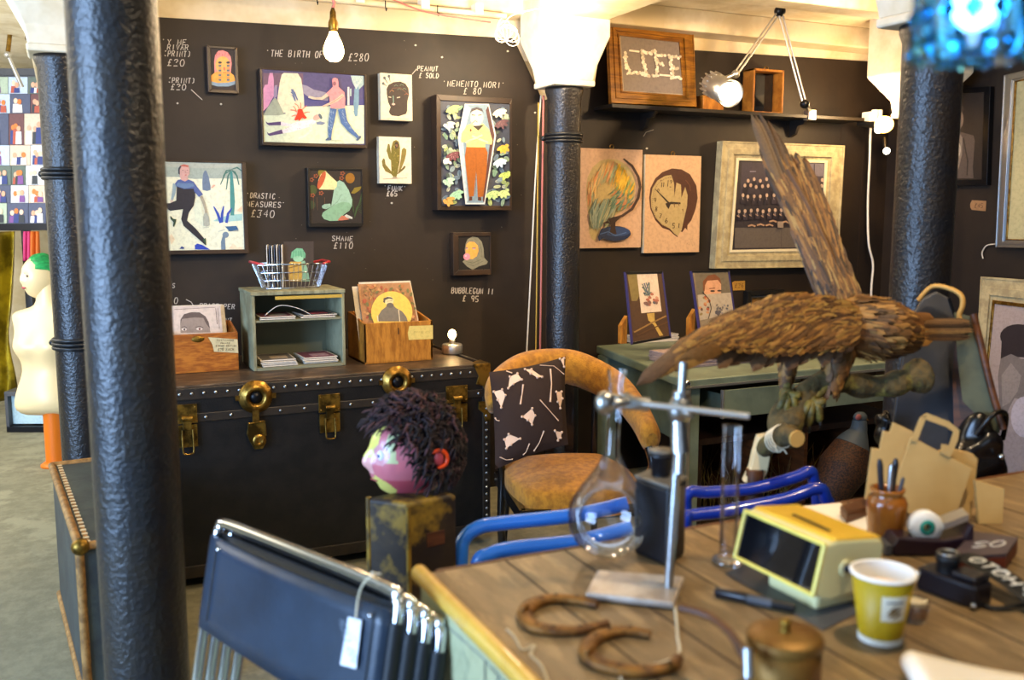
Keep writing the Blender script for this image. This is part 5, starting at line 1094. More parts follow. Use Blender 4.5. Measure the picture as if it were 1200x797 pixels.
# small case behind mannequin
c = onZ(42, 503, 0); t = thing('display_case', 'small dark framed case with blue and white papers on the floor behind the mannequin', 'case', c)
def bxr(mb, c, size, mat, rz=-YAW, col=None): return mb.box(c, size, mat, Matrix.Rotation(rz, 3, 'Z'), col)
m = MB(); bxr(m, c+V((0, 0, .02)), (.3, .2, .04), 'blackmetal'); bxr(m, c+V((0, 0, .27)), (.3, .2, .03), 'slate'); bxr(m, c-rx*.14+V((0, 0, .15)), (.02, .2, .24), 'slate'); bxr(m, c+rx*.14+V((0, 0, .15)), (.02, .2, .24), 'slate'); m.build('case', t)
m = MB(); bxr(m, c+V((0, 0, .15)), (.26, .1, .2), 'paint', col='#a9c4cc'); bxr(m, c+nF*.055+V((.03, 0, .15)), (.1, .01, .1), 'paint', col='#3f7fae'); m.build('paper_panel', t)
# mannequin
DM = 5.65; mc = P(48, 400, DM); mc = V((mc.x, mc.y, 0))
t = thing('mannequin_bust', 'cream armless mannequin torso with short green hair beside the banded iron column', 'mannequin', mc)
def MP(px, py, o=0): return P(px, py, DM)+nF*o
def ring(px0, px1, py, dep, sh=0, n=24, boob=0):
    a, b = MP(px0, py), MP(px1, py); c_ = (a+b)/2; hw = (b-a).length/2; out = []
    for j in range(n):
        an = 2*PI*j/n; out.append(c_+rx*(hw*math.cos(an))+nF*(dep*math.sin(an)*(1.0 if math.sin(an) > 0 else .8)+sh+boob*(max(0, math.sin(an))**2)*abs(math.cos(an*1.0))*2))
    return out
prof = [(30, 78, 486, .02, 0, 0), (18, 88, 481, .10, 0, 0), (18, 88, 468, .115, 0, 0), (21, 86, 455, .11, 0, 0), (27, 81, 440, .095, 0, 0), (28, 80, 426, .09, 0, 0), (22, 84, 413, .10, .015, .03), (18, 87, 404, .115, .02, .05), (20, 87, 393, .105, .01, .03), (17, 90, 381, .09, 0, 0), (13.5, 93, 372, .075, 0, 0), (15, 91, 367, .065, 0, 0), (22, 84, 363.5, .058, 0, 0), (38, 71, 360, .05, 0, 0), (43, 66, 355, .048, .0, 0), (44, 64, 338, .045, .0, 0), (46, 62, 330, .04, 0, 0)]
vs = []; [vs.extend(ring(a_, b_, y, d, s, 24, bo)) for a_, b_, y, d, s, bo in prof]
m = MB(); m.add(vs, [(i*24+j, i*24+(j+1) % 24, (i+1)*24+(j+1) % 24, (i+1)*24+j) for i in range(len(prof)-1) for j in range(24)], 'mannequin', smooth=True)
def G(x, z, cx, cz, s): return math.exp(-((x-cx)**2+(z-cz)**2)/(2*s*s))
def headfn(s, nose=.16, chin=.0):
    def f(d, q):
        q = V(q)
        if d.y > 0:
            b = nose*G(d.x, d.z, 0, -.12, .11)+nose*.55*G(d.x, d.z, 0, .08, .09)-.10*G(d.x, d.z, .33, .10, .13)-.10*G(d.x, d.z, -.33, .10, .13)+.05*G(d.x, d.z, 0, -.47, .12)+.04*G(d.x, d.z, .0, -.42, .1)-.04*G(d.x, d.z, 0, -.58, .07)+.10*G(d.x, d.z, 0, -.75, .14)+.05*G(d.x, d.z, 0, .42, .3)
            q.y += b*s
        if d.z < 0: q.x *= 1-.28*d.z*d.z; q.y *= 1-.05*d.z*d.z
        return q
    return f
fd = (-rx*.62+nF*.78).normalized(); HR = basis(V((0, 0, 1)).cross(fd)*-1, V((0, 0, 1))); HC = MP(46.5, 325)
if (HR @ V((0, 1, 0))).dot(fd) < 0: HR = HR @ Matrix.Rotation(PI, 3, 'Z')
m.ell(HC, (.083, .102, .128), 'mannequin', HR, None, 56, 44, headfn(.11))
body = m.build('torso', t, sub=1)
m = MB(); m.ell(HC+V((0, 0, .028))-fd*.016, (.088, .10, .115), 'greenhair', HR, None, 40, 28, lambda d, q: V(q)*(1+.03*math.sin(d.x*40)*math.cos(d.y*33)) if (d.z > .12-.35*max(0, -d.y)) and (d.y < .72 or d.z > .55) else V(q)*.8); m.build('hair', t)
def hp(x, z, out=.0, sc=(.078, .098, .125)):
    y = math.sqrt(max(0, 1-x*x-z*z)); d = V((x, y, z)); q = headfn(.11)(d, V((d.x*sc[0], d.y*sc[1], d.z*sc[2]))); return HC + HR @ (q*(1+out))
m = MB(); M('lips', '#a03c4c', .4); M('eyedark', '#4a3c3a', .5)
m.ell(hp(0, -.45, .01), (.020, .008, .007), 'lips', HR); m.build('lips', t)
for sx in (-.33, .33): m = MB(); m.ell(hp(sx, .10, .01), (.016, .008, .008), 'eyedark', HR); m.tube([hp(sx-.16, .2, .015), hp(sx, .27, .015), hp(sx+.16, .22, .015)], .0025, 'eyedark', 5); m.build('eye', t)
pc_ = MP(63, 500); m = MB(); m.tube([V((pc_.x, pc_.y, .02)), V((pc_.x, pc_.y, .33))], .055, 'orangepaint', 20); m.lathe([(0, 0), (.085, 0), (.085, .012), (.06, .03), (0, .03)], (pc_.x, pc_.y, 0), 'orangepaint', 32); m.build('stand', t)
# angled desk lamp and white bits up high on the left
t = thing('desk_lamp', 'thin white articulated lamp above the far photograph rack', 'lamp', FP(20, 95))
m = MB(); m.tube([P(12, 36, 6.0), P(9, 64, 6.0)], .014, 'brass', 8); m.build('upper_arm', t); m = MB(); m.tube([P(9, 64, 6.0), P(26, 102, 6.1)], .012, 'alu', 8); m.build('lower_arm', t)
m = MB(); m.tube([P(36, 42, 5.8), P(48, 56, 5.8)], [.04, .055], 'oldbrass', 14); m.ell(P(50, 58, 5.8), .03, 'blackmetal'); m.build('lamp_head', t)
m = MB(); m.ell(P(9, 64, 6.0), .022, 'alu'); m.build('joint', t)
m = MB(); q_ = [P(81, -20, 4.05), P(86, 30, 4.05), P(90, 60, 4.05)]; m.tube(q_, .012, 'cordpink', 8); tag(m.build('copper_pipe'), 'thin reddish pipe running up beside the nearest column, at the left', 'pipe')
# ================================================================== the map covered worktable in the foreground
Z0 = .86
cl_ = onZ(489, 668, Z0); DXL, DYB = cl_.x, onZ(512, 669, Z0).y
DXR, DYF = 2.35, .10
print('desk corner', DXL, DYB)
t = thing('work_table', 'large wooden table with yellow edging and a map on its side in the foreground', 'table', ((DXL+DXR)/2, (DYF+DYB)/2, 0))
m = MB(); m.bb((DXL+.01, DYF, Z0-.03), (DXR, DYB, Z0), 'desktop'); m.build('tabletop', t, bev=.003)
m = MB()
sx0 = onZ(604, 667, Z0).x; sx1 = onZ(668, 650, Z0).x
for k_ in range(9): x = sx0+k_*(sx1-sx0)*(1 if k_ < 2 else 1.12); m.bb((x, DYF, Z0-.002), (x+.0035, DYB, Z0+.0006), 'seam')
m.build('plank_seams', t)
m = MB(); m.tube([(DXL, DYF, Z0-.002), (DXL, DYB+.01, Z0-.002)], .0155, 'edging', 14); m.build('edging', t)
m = MB(); m.tube([(DXL+.03, DYB, Z0-.01), (DXR, DYB, Z0-.01)], .012, 'brownwood', 10); m.build('rear_edge', t)
# side panel with map
m = MB(); m.bb((DXL-.004, DYF, .02), (DXL+.012, DYB-.005, Z0-.016), 'brownwood'); m.build('side_panel', t)
a = Art((480, 540, 3.1), (DXL-.005, 0, 0), (-1, 0, 0)); a.prism([V((DXL-.005, DYF, .05)), V((DXL-.005, DYB-.015, .05)), V((DXL-.005, DYB-.015, Z0-.02)), V((DXL-.005, DYF, Z0-.02))], (.001, 0, 0), 'paint', '#a5a680'); a.k = 3
a.ln([(98, 565), (180, 640), (270, 720), (330, 790), (380, 840)], 4, '#4b5560'); a.ln([(98, 565), (85, 700), (70, 820)], 3, '#5a625e'); a.ln([(140, 680), (150, 720), (135, 760), (150, 800)], 2, '#6b7568'); a.ln([(190, 690), (215, 740), (200, 800)], 2, '#6b7568')
def wall_write(text, y, z, h, adv, w, col):   # letters on the map face, reading away from its near end
    A_ = MB()
    return A_
mm = MB()
tx = 'IZTOPE'
for i, chh in enumerate(tx):
    for st in strokes(chh):
        # follow the edging downhill in the photo: origin px (745-... ) mapped on the panel
        pts = []
        for gx, gy in st:
            s_ = i*.040+gx/4*.028; yy = onX(564, 760, DXL-.006).y-s_; zz = Z0-.068+gy/6*.040
            pts.append(V((DXL-.0062, yy, zz)))
        mm.tube(pts, .0022, 'slate', 4, flat=.3)
mm.build('map_title', t)
mp = a.build('map', t)
for x, y in ((DXL+.05, DYB-.06), (DXR-.06, DYB-.06), (DXR-.06, DYF+.06), (DXL+.05, DYF+.06)): m = MB(); m.bb((x-.03, y-.03, 0), (x+.03, y+.03, Z0-.03), 'brownwood'); m.build('leg', t, bev=.003)
m = MB(); m.bb((DXL+.02, DYB-.02, .3), (DXR, DYB-.005, Z0-.03), 'brownwood'); m.build('back_panel', t)
zt = Z0+.0012
def D(px, py): return onZ(px, py, zt)
# string
m = MB(); m.tube(spline([D(594, 738), D(604, 748), D(612, 762), D(626, 757), D(622, 768), D(634, 780), D(642, 800)], 6), .0022, 'string', 6).clampz(zt); tag(m.build('string'), 'loose white string tangled by the left end of the near table', 'string')
m = MB(); m.tube(spline([D(790, 705), D(792, 722)+V((0, 0, .003)), D(794, 745), D(792, 770), D(735, 788), D(728, 797)], 8), .0022, 'string', 6).clampz(zt); tag(m.build('string'), 'thin cord running from the retort stand base to the nearer horseshoe', 'string')
# horseshoes
def horseshoe(pts, name_label, w=.011):
    sp = spline([D(x, y)+V((0, 0, .008)) for x, y in pts], 8); m = MB(); k = len(sp); rr = [w*(.75+.45*math.sin(PI*i/(k-1))) for i in range(k)]
    m.tube(sp, rr, 'rust', 10, flat=1, closed=False)
    for v in range(len(m.v)): x, y, z = m.v[v]; m.v[v] = (x, y, zt+max(0, min(.013, (z-zt)*.75)))
    t = thing('horseshoe', name_label, 'horseshoe', sp[k//2], 0, 'rusty horseshoes on the near table'); m.build('shoe', t)
    for f in (.12, .22, .32, .68, .78, .88):
        p = sp[int(f*(k-1))]; c = MB(); c.box(V((p.x, p.y, zt+.0132)), (.006, .004, .0012), 'seam'); c.build('nail_hole', t)
    p = sp[k//2]; c = MB(); c.box(V((p.x, p.y, zt+.012)), (.022, .008, .016), 'rust', Matrix.Rotation(.6, 3, 'Z')); c.build('toe_clip', t, bev=.002)
horseshoe([(700, 713), (672, 707), (645, 706), (625, 712), (615, 723), (622, 737), (645, 743), (680, 743), (712, 735)], 'rusty horseshoe farther from the camera on the table')
horseshoe([(762, 748), (735, 744), (708, 748), (690, 760), (690, 774), (712, 786), (750, 792), (785, 786), (795, 775)], 'rusty horseshoe nearer the camera beside the copper pot')
# retort stand with round flask
t = thing('retort_stand', 'laboratory retort stand with a zinc base clamping the round glass flask', 'retort stand', D(750, 700))
q = [D(700, 676), D(802, 684), D(790, 716), D(686, 704)]
m = MB(); m.prism([p+V((0, 0, .002)) for p in q], (0, 0, .012), 'zinc'); m.build('base', t, bev=.004)
rb = D(783, 697); rod_top_px = (801, 425)
dr_ = (rb-EYE).length; 
rt = V((rb.x+.012, rb.y+.02, 0)); 
# rod: from base straight up to where the photo shows its top
h = ray(801, 425); s_ = ((rb-EYE).xy.length)/h.xy.length*1.02; top = EYE+h*s_
m = MB(); m.tube([rb, top], .0075, 'steel', 14); m.build('rod', t)
def onrod(py):
    b = None
    for k in range(401):
        p = rb+(top-rb)*(k/400); c = ROT.transposed() @ (p-EYE); y = 398.5-F*c.y/(-c.z)
        if b is None or abs(y-py) < b[0]: b = (abs(y-py), p, -c.z)
    return b[1], b[2]
rp, rd = onrod(480)
fn_ = P(718, 470, rd*1.0)
e_ = P(878, 488, rd*.96)
m = MB(); m.tube([P(742, 472, rd), e_], .0055, 'alu', 12); m.build('clamp_rod', t)
m = MB(); m.ell(rp, (.022, .02, .026), 'steel'); m.tube([rp-V((0, 0, .03)), rp+V((0, 0, .03))], .014, 'steel', 12); m.tube([rp+V((-.01, -.02, 0)), rp+V((-.014, -.05, .0))], .005, 'steel', 8); m.build('boss_head', t, bev=.001)
m = MB(); m.tube([P(795, 488, rd), P(797, 530, rd)], [.012, .016], 'steel', 10); m.tube([P(797, 530, rd), P(796, 555, rd)], .009, 'steel', 10); m.build('clamp_screw', t)
m = MB(); m.tube(arc(fn_, .021, .3, 2*PI-.3, 20, (1, 0, 0), (0, 1, 0)), .008, 'steel', 8); m.tube([fn_+V((.02, 0, .008)), P(742, 471, rd), P(760, 474, rd)], [.007, .010, .012], 'steel', 8); m.tube([fn_+V((.02, 0, -.01)), P(742, 475, rd), P(760, 476, rd)], [.006, .008, .009], 'steel', 8); m.ell(fn_+V((-.02, -.01, 0)), (.018, .016, .02), 'steel'); m.build('clamp_jaw', t)
# flask
fb = D(713, 651); s_ = rd; fc_ = P(713.5, 606, (ROT.transposed() @ (fb-EYE)).z*-1*.985); fd_ = -(ROT.transposed() @ (fc_-EYE)).z
R_ = 48*fd_/F; tp = P(721, 430, fd_); neck = tp.z-fc_.z; xc = fc_
t = thing('glass_flask', 'round bottomed clear glass flask with a long neck held by the retort stand', 'flask', V((fc_.x, fc_.y, fc_.z-R_)))
prof = [(0.001, -R_)]+[(R_*math.sin(a_), -R_*math.cos(a_)) for a_ in [PI*k/20 for k in range(1, 15)]]
prof += [(R_*.52, R_*1.02), (R_*.33, R_*1.3), (.0135, R_*1.65), (.0125, neck*.6), (.0125, neck*.9), (.017, neck*.97), (.0185, neck)]
inner = [(max(r-.0012, 0.0008), z+(.0012 if z < 0 else 0)) for r, z in prof][::-1]
m = MB(); lean = Matrix.Rotation(.045, 3, 'Y'); m.lathe(prof, fc_, 'glass', 48, lean); m.build('glass_body', t)
# measuring cylinder
cb = D(853, 661); ct = P(861, 502, -(ROT.transposed() @ (cb-EYE)).z*.97); hh = ct.z-cb.z
t = thing('measuring_cylinder', 'tall clear glass cylinder standing behind the yellow clock radio', 'glass cylinder', cb)
m = MB(); rr = .0165; m.lathe([(.0, .002), (.028, .002), (.03, .006), (.028, .012), (.019, .016), (rr, .024), (rr, hh*.98), (rr+.002, hh), (rr-.0005, hh)], cb, 'thinglass', 36); m.build('glass_body', t)
# black oil can / box
kb = onZ(772, 660, zt); 
t = thing('metal_box', 'black metal canister with a round cap and grey top behind the retort stand', 'canister', D(773, 655))
q4 = [D(742, 648), D(782, 665), D(803, 650), D(765, 636)]
zc = P(772, 560, -(ROT.transposed() @ (D(772, 655)-EYE)).z*1.01).z
M('canister', '#0b0c12', .4, bump=.06); M('canistertop', '#5a564e', .5)
m = MB(); m.prism(q4, (0, 0, zc-zt), 'canister'); m.build('body', t, bev=.006)
m = MB(); cq = (q4[0]+q4[2])/2; m.prism([cq+(p-cq)*1.04+V((0, 0, zc-zt)) for p in q4], (0, 0, .008), 'canistertop'); m.build('top_plate', t, bev=.004)
m = MB(); m.lathe([(.018, 0), (.018, .012), (.02, .014), (.02, .034), (.024, .036), (.024, .044), (.0, .046)], cq+V((.0, .0, zc-zt+.008)), 'canister', 28); m.build('cap', t)
m = MB(); m.lathe([(.024, .0), (.024, .003), (0, .003)], cq+V((.0, .0, zc-zt+.054)), 'canistertop', 28); m.build('cap_disc', t)
# clock radio
t = thing('clock_radio', 'yellow and cream flip clock radio with a dark glass front', 'clock radio', D(930, 700))
f0, f1 = onZ(868, 655, zt+.03), onZ(962, 702, zt+.03)
fx = (f1-f0); fx.z = 0; W_ = .215; ux = fx.normalized(); uy = V((-ux.y, ux.x, 0)); o0 = V((f0.x, f0.y, zt))
u2 = onZ(1022, 640, zt+.1)-onZ(965, 668, zt+.1)
print('radio w', fx.length, 'desk pts')
W_ = fx.length; dpt = .125; hb, ht = .028, .118
def RP(u, v, z): return o0+ux*u+uy*v+V((0, 0, z))
m = MB()
sec = [(0.0, hb), (-.012, hb+.01), (.008, ht), (.03, ht+.004), (dpt, ht-.006), (dpt+.01, ht-.02), (dpt, hb), (.02, hb-.006)]
m.prism([RP(.0, v, z) for v, z in sec], ux*W_, 'radiocream'); body = m.build('body', t, bev=.006, seg=3)
m = MB(); m.prism([RP(.002, v, z) for v, z in [(.008, ht-.004), (.03, ht+.0065), (dpt+.002, ht-.004), (dpt+.006, ht-.016), (.02, ht-.016)]], ux*(W_-.004), 'radio'); m.build('top_shell', t, bev=.003)
m = MB(); fr = [RP(.004, -.0145, hb+.043), RP(W_-.004, -.0145, hb+.043), RP(W_-.004, .009, ht-.003), RP(.004, .009, ht-.003)]
n_ = -uy
for ua, ub, fa, fb_ in ((-.001, W_+.001, -.04, .03), (-.001, W_+.001, .96, 1.04), (-.001, .0065, .0, 1), (W_-.0065, W_+.001, 0, 1)): m.prism([RP(ua, -.012+.02*fa, hb+.01+(ht-hb-.01)*fa), RP(ub, -.012+.02*fa, hb+.01+(ht-hb-.01)*fa), RP(ub, -.012+.02*fb_, hb+.01+(ht-hb-.01)*fb_), RP(ua, -.012+.02*fb_, hb+.01+(ht-hb-.01)*fb_)], -uy*.006, 'radiobezel')
m.build('bezel', t, bev=.002)
m = MB(); m.prism([RP(.006, -.0114, hb+.0125), RP(W_-.006, -.0114, hb+.0125), RP(W_-.006, .0073, ht-.0035), RP(.006, .0073, ht-.0035)], -uy*.0025, 'darkglass'); m.build('display_glass', t)
m = MB(); m.prism([RP(W_*.35, .05, ht+.0062), RP(W_*.82, .045, ht+.0062), RP(W_*.82, .051, ht+.0062), RP(W_*.35, .056, ht+.0062)][::1], (0, 0, .001), 'blackplastic'); m.build('slot', t)
m = MB(); c = RP(W_, .05, hb+.045); Rk = basis(ux.cross(V((0, 0, 1))), ux); m.lathe([(.014, 0), (.014, .002), (.011, .0025), (.0, .0025)], c, 'radiocream', 24, Rk); m.lathe([(.0065, .0), (.0065, .006), (0, .006)], c, 'blackplastic', 16, Rk); m.build('side_knob', t)
m = MB(); m.prism([RP(.06, .01, 0), RP(W_-.02, .01, 0), RP(W_-.02, dpt-.02, 0), RP(.06, dpt-.02, 0)], (0, 0, hb), 'radiocream'); m.build('foot', t, bev=.006)
m = MB(); m.prism([D(850, 672), D(965, 739), D(1012, 716), D(900, 650)], (0, 0, .001), 'slate'); tag(m.build('flat_mat'), 'thin dark folded cloth lying under the yellow clock radio', 'mat')
# papers behind the radio
m = MB(); m.prism([D(905, 597), D(985, 590), D(1012, 632), D(940, 640)], (0, 0, .0015), 'paper'); tag(m.build('paper_sheet'), 'white paper sheet lying behind the clock radio', 'paper')
m = MB(); m.prism([D(985, 612)+V((0, 0, .002)), D(1018, 600)+V((0, 0, .002)), D(1032, 625)+V((0, 0, .002)), D(1000, 640)+V((0, 0, .002))], (0, 0, .0015), 'white'); tag(m.build('paper_sheet'), 'small crumpled white sheet left of the stoneware pen jar', 'paper')
m = MB(); q = [D(984, 606), D(1040, 588), D(1046, 596), D(992, 616)]; m.prism([p+V((0, 0, .004)) for p in q], (0, 0, .022), 'brownwood'); tag(m.build('wooden_ledge', bev=.003), 'dark wooden ledge strip along the table edge behind the pen jar', 'strip')
# marker pen
p0, p1 = D(838, 699)+V((0, 0, .0085)), D(932, 719)+V((0, 0, .0085)); ax = (p1-p0)
t = thing('marker_pen', 'black marker pen lying in front of the clock radio', 'pen', (p0+p1)/2)
m = MB(); m.tube([p0, p0+ax*.02, p0+ax*.4], [.006, .0085, .0085], 'blackplastic', 16); m.build('cap', t); m = MB(); m.tube([p0+ax*.4, p0+ax*.97, p1], [.008, .008, .0055], 'rubber', 16); m.build('barrel', t); m = MB(); m.tube([p0+ax*.42, p0+ax*.72], .0083, 'slate', 16, caps=False); m.build('label_band', t)
# copper pot with handle
pb = D(920, 815); dz = -(ROT.transposed() @ (pb-EYE)).z; tc_ = onZ(920, 745, Z0+.078)
pw = 44*(-(ROT.transposed() @ (tc_-EYE)).z)/F; pc_ = V((tc_.x, tc_.y, zt))
t = thing('copper_pot', 'small lidded copper pot with a long curved handle at the bottom edge', 'pot', pc_)
m = MB(); m.lathe([(0, .001), (pw*.92, .001), (pw*.96, .006), (pw*.96, .07), (pw*.9, .07), (pw*.9, .01), (0, .01)], pc_, 'copper', 44); m.build('body', t)
m = MB(); m.lathe([(pw, .066), (pw*1.01, .076), (pw*.96, .08), (pw*.5, .083), (pw*.2, .084), (0, .084)], pc_, 'copper', 44); L_ = m.build('lid', t)
m = MB(); m.lathe([(.008, .083), (.006, .09), (.008, .094), (.007, .099), (0, .101)], pc_, 'oldbrass', 16); m.build('lid_knob', L_)
hp_ = spline([P(876, 775, dz*.97), P(868, 762, dz*.98), P(855, 741, dz), P(830, 722, dz*1.03), P(797, 712, dz*1.05)], 8); m = MB(); m.tube(hp_, [.006]*len(hp_), 'brownwood', 10); m.build('handle', t); m = MB(); m.tube([P(877, 794, dz*.96), P(876, 760, dz*.965)], .007, 'steel', 8); m.build('handle_socket', t)
# paper cup
cb = D(1031, 748); ct = -(ROT.transposed() @ (cb-EYE)).z; rb_ = 25*ct/F
zr = None
for k in range(200):
    zz = .05+k*.001; cc = V((cb.x, cb.y, zt+zz)); c_ = ROT.transposed() @ (cc-EYE); y = 398.5-F*c_.y/(-c_.z)
    if y <= 669: zr = zz; rt_ = 36*(-c_.z)/F; break
hC = zr or .11
print('cup h', hC, 'r', rt_)
t = thing('paper_cup', 'mustard yellow paper cup with a white rim and leaf badge', 'cup', cb)
M('coffee', '#dcc8b4', .5); M('badge', '#e4dec8', .5)
m = MB(); m.lathe([(rb_*.97, .008), (rt_*.98, hC-.004), (rt_*.95, hC-.004), (rb_*.93, .012), (0, .012)], cb, 'cupyellow', 48); m.build('body', t)
m = MB(); m.tube(arc(cb+V((0, 0, hC-.002)), rt_*.985, 0, 2*PI, 48, (1, 0, 0), (0, 1, 0))[:-1], .0032, 'white', 8, closed=True); m.build('rim', t); m = MB(); m.lathe([(rb_*.99, 0), (rb_*1.0, .009), (rb_*.9, .009), (rb_*.9, 0)], cb, 'white', 40); m.build('base_ring', t)
m = MB(); m.lathe([(rt_*.935, hC-.004), (rb_*.88, .014)], cb, 'white', 48); m.build('inner_wall', t)
m = MB(); m.lathe([(0, hC-.026), (rt_*.90, hC-.026)], cb, 'coffee', 40); m.build('drink', t)
def cupp(u, v):  # angle, height on the cup
    f = v; r = rb_*.97+(rt_*.98-rb_*.97)*f; return cb+V((r*1.012*math.cos(u), r*1.012*math.sin(u), .008+f*(hC-.012)))
ca = math.atan2(-cb.y, -cb.x)
m = MB(); m.grid(lambda u, v: cupp(ca+.0+u*1.0, .36+v*.42), 10, 6, 'badge'); bd = m.build('badge', t)
m = MB()
for (u0, v0, u1, v1, w) in ((.2, .42, .8, .60, .005), (.16, .47, .55, .62, .004), (.4, .40, .85, .50, .004), (.3, .50, .7, .56, .004)): m.tube([cupp(ca+.08+(u0+(u1-u0)*k/5)*.85, v0+(v1-v0)*k/5+.03*math.sin(k/5*PI))+V((0, 0, 0)) for k in range(6)], [.001, w, w*1.2, w*1.1, w*.7, .001], 'copper', 6, flat=.25)
m.tube([cupp(ca+.16+.6*k/5, .685) for k in range(6)], .0035, 'slate', 6, flat=.3); m.build('leaf_emblem', bd)
# tealight glass with amber liquid
c = D(1071, 726); t = thing('small_glass', 'tiny glass cup of amber liquid just behind the paper cup', 'glass', c)
M('amber', '#d87818', .05, trans=.7, ior=1.33)
m = MB(); m.lathe([(0, 0), (.019, 0), (.022, .034), (.0205, .034), (.0178, .003), (0, .003)], c, 'glass', 28); m.build('glass_wall', t)
m = MB(); m.lathe([(0, .004), (.0172, .004), (.0185, .018), (0, .018)], c, 'amber', 28); m.build('liquid', t); m = MB(); m.lathe([(0, .024), (.018, .024), (.019, .03), (0, .03)], c, 'string', 24); m.build('wax', t)
# stoneware jar with pens
c = D(1037, 634); c.z = zt; sj = -(ROT.transposed() @ (c-EYE)).z; rj = 23*sj/F; hj = .108
t = thing('stoneware_jar', 'brown glazed stoneware jar holding pens at the right', 'jar', c)
m = MB(); m.lathe([(0, 0), (rj*.82, 0), (rj*.86, .006), (rj*.98, hj*.6), (rj*1.0, hj*.72), (rj*.9, hj*.83), (rj*.72, hj*.89), (rj*.82, hj*.94), (rj*.84, hj), (rj*.72, hj), (rj*.6, hj*.9), (rj*.8, hj*.7), (rj*.7, .01), (0, .01)], c, 'ceramic', 40); m.build('glazed_body', t)
for dx, dy, ln_, mt, lb, r_ in ((-.014, .0, .165, 'blackplastic', 'black pen leaning left in the stoneware jar', .006), (.0, -.006, .155, 'steel', 'silver pen in the middle of the stoneware jar', .0055), (.012, .004, .165, 'blackplastic', 'thick black pen at the right in the stoneware jar', .0065), (.018, -.006, .13, 'slate', 'short dark pen at the right rim of the stoneware jar', .004)):
    p = c+V((dx*.3, dy*.3, .014)); e = c+V((dx*1.35*math.cos(-YAW), dx*1.35*math.sin(-YAW)+dy, ln_)); m = MB(); m.tube([p, p+(e-p)*.92, e], [r_*.8, r_, r_*.6], mt, 12); tag(m.build('pen'), lb, 'pen', 'pens in the stoneware jar')
# paper bags
BR = Matrix.Rotation(-YAW+.0, 3, 'Z'); bn = BR @ V((0, -1, 0)); bx = BR @ V((1, 0, 0))
bagd = 2.02
bd0 = -(ROT.transposed() @ (D(1080, 612)-EYE)).z
def bagpt(px, py, d): 
    n = (bn*math.cos(.18)+V((0, 0, math.sin(.18)))).normalized(); return onP(px, py, D(1085, 612)-bn*d, n)
def bag(name, label, pts, d, th=.006, handle=None):
    t = thing(name, label, 'paper bag', bagpt(1085, 612, d), 0, 'brown paper bags on the near table')
    m = MB(); m.prism([bagpt(x, y, d) for x, y in pts], -bn*th, 'kraft').clampz(zt); m.build('bag_body', t, bev=.001)
    if handle:
        for q_ in handle: 
            m = MB(); m.prism([bagpt(x, y, d-.002) for x, y in q_], bn*.002, 'kraft'); m.build('handle', t)
    return t
bag('paper_bag', 'front brown paper bag with a looped paper handle, behind the tape dispenser', [(1040, 596), (1068, 512), (1139, 549), (1118, 615), (1112, 618)], -.0, .006,
    [[(1067, 516), (1078, 489), (1086, 486), (1084, 492), (1082, 497), (1074, 518)], [(1078, 489), (1086, 484), (1112, 494), (1124, 504), (1117, 506), (1108, 500), (1086, 492)], [(1124, 504), (1122, 516), (1113, 536), (1102, 530), (1103, 520), (1112, 522), (1117, 506)]])
bag('paper_bag', 'brown paper bag with a stepped top at the left of the bag pile', [(1014, 585), (1022, 525), (1031, 527), (1035, 505), (1043, 507), (1047, 495), (1070, 506), (1070, 600), (1030, 600)], .02, .006)
bag('paper_bag', 'rear brown paper bag whose folded edge shows at the right of the pile', [(1090, 530), (1120, 527), (1140, 532), (1146, 538), (1138, 612), (1100, 614)], .035, .012)
q = [(1143, 563), (1177, 573), (1173, 634), (1146, 634)]; m = MB(); m.prism([bagpt(x, y, -.005) for x, y in q], -bn*.01, 'kraft').clampz(zt); tag(m.build('kraft_board'), 'stiff kraft card standing at the right end of the paper bags', 'card')
# tape dispenser
t = thing('tape_dispenser', 'dark purple tape dispenser with a white roll of tape', 'tape dispenser', D(1090, 655))
M('dispenser', '#24141f', .35)
a0, a1 = D(1048, 652), D(1138, 652); ux_ = (a1-a0).normalized(); uy_ = V((-ux_.y, ux_.x, 0)); LL = (a1-a0).length
def TP(u, v, z): return a0+ux_*(u*LL)+uy_*v+V((0, 0, z))
sec = [(0, 0), (1.0, 0), (1.03, .03), (1.02, .062), (.97, .06), (.9, .038), (.62, .03), (.3, .032), (.04, .036), (-.02, .02)]
m = MB(); m.prism([TP(u, 0, z) for u, z in sec], uy_*.055, 'dispenser'); m.build('body', t, bev=.004)
m = MB(); m.prism([TP(-.02, .002, .02), TP(-.03, .002, .002), TP(-.03, .052, .002), TP(-.02, .052, .02)], -ux_*.012, 'slate'); m.build('front_grip', t)
c = TP(.46, .027, .05); Rt = basis(uy_.cross(V((0, 0, 1))), uy_); m = MB(); m.lathe([(.014, -.011), (.03, -.011), (.03, .011), (.014, .011), (.014, -.011)], c, 'white', 36, Rt); m.build('tape_roll', t)
M('tealcore', '#1d8a78', .4); m = MB(); m.lathe([(.008, -.0125), (.0145, -.0125), (.0145, .0125), (.008, .0125), (.008, -.0125)], c, 'tealcore', 28, Rt); m.build('hub', t)
m = MB(); m.prism([TP(.66, .01, .06), TP(.97, .01, .078), TP(.99, .045, .08), TP(.68, .045, .062)], (0, 0, -.012), 'alu'); m.build('cutter', t)
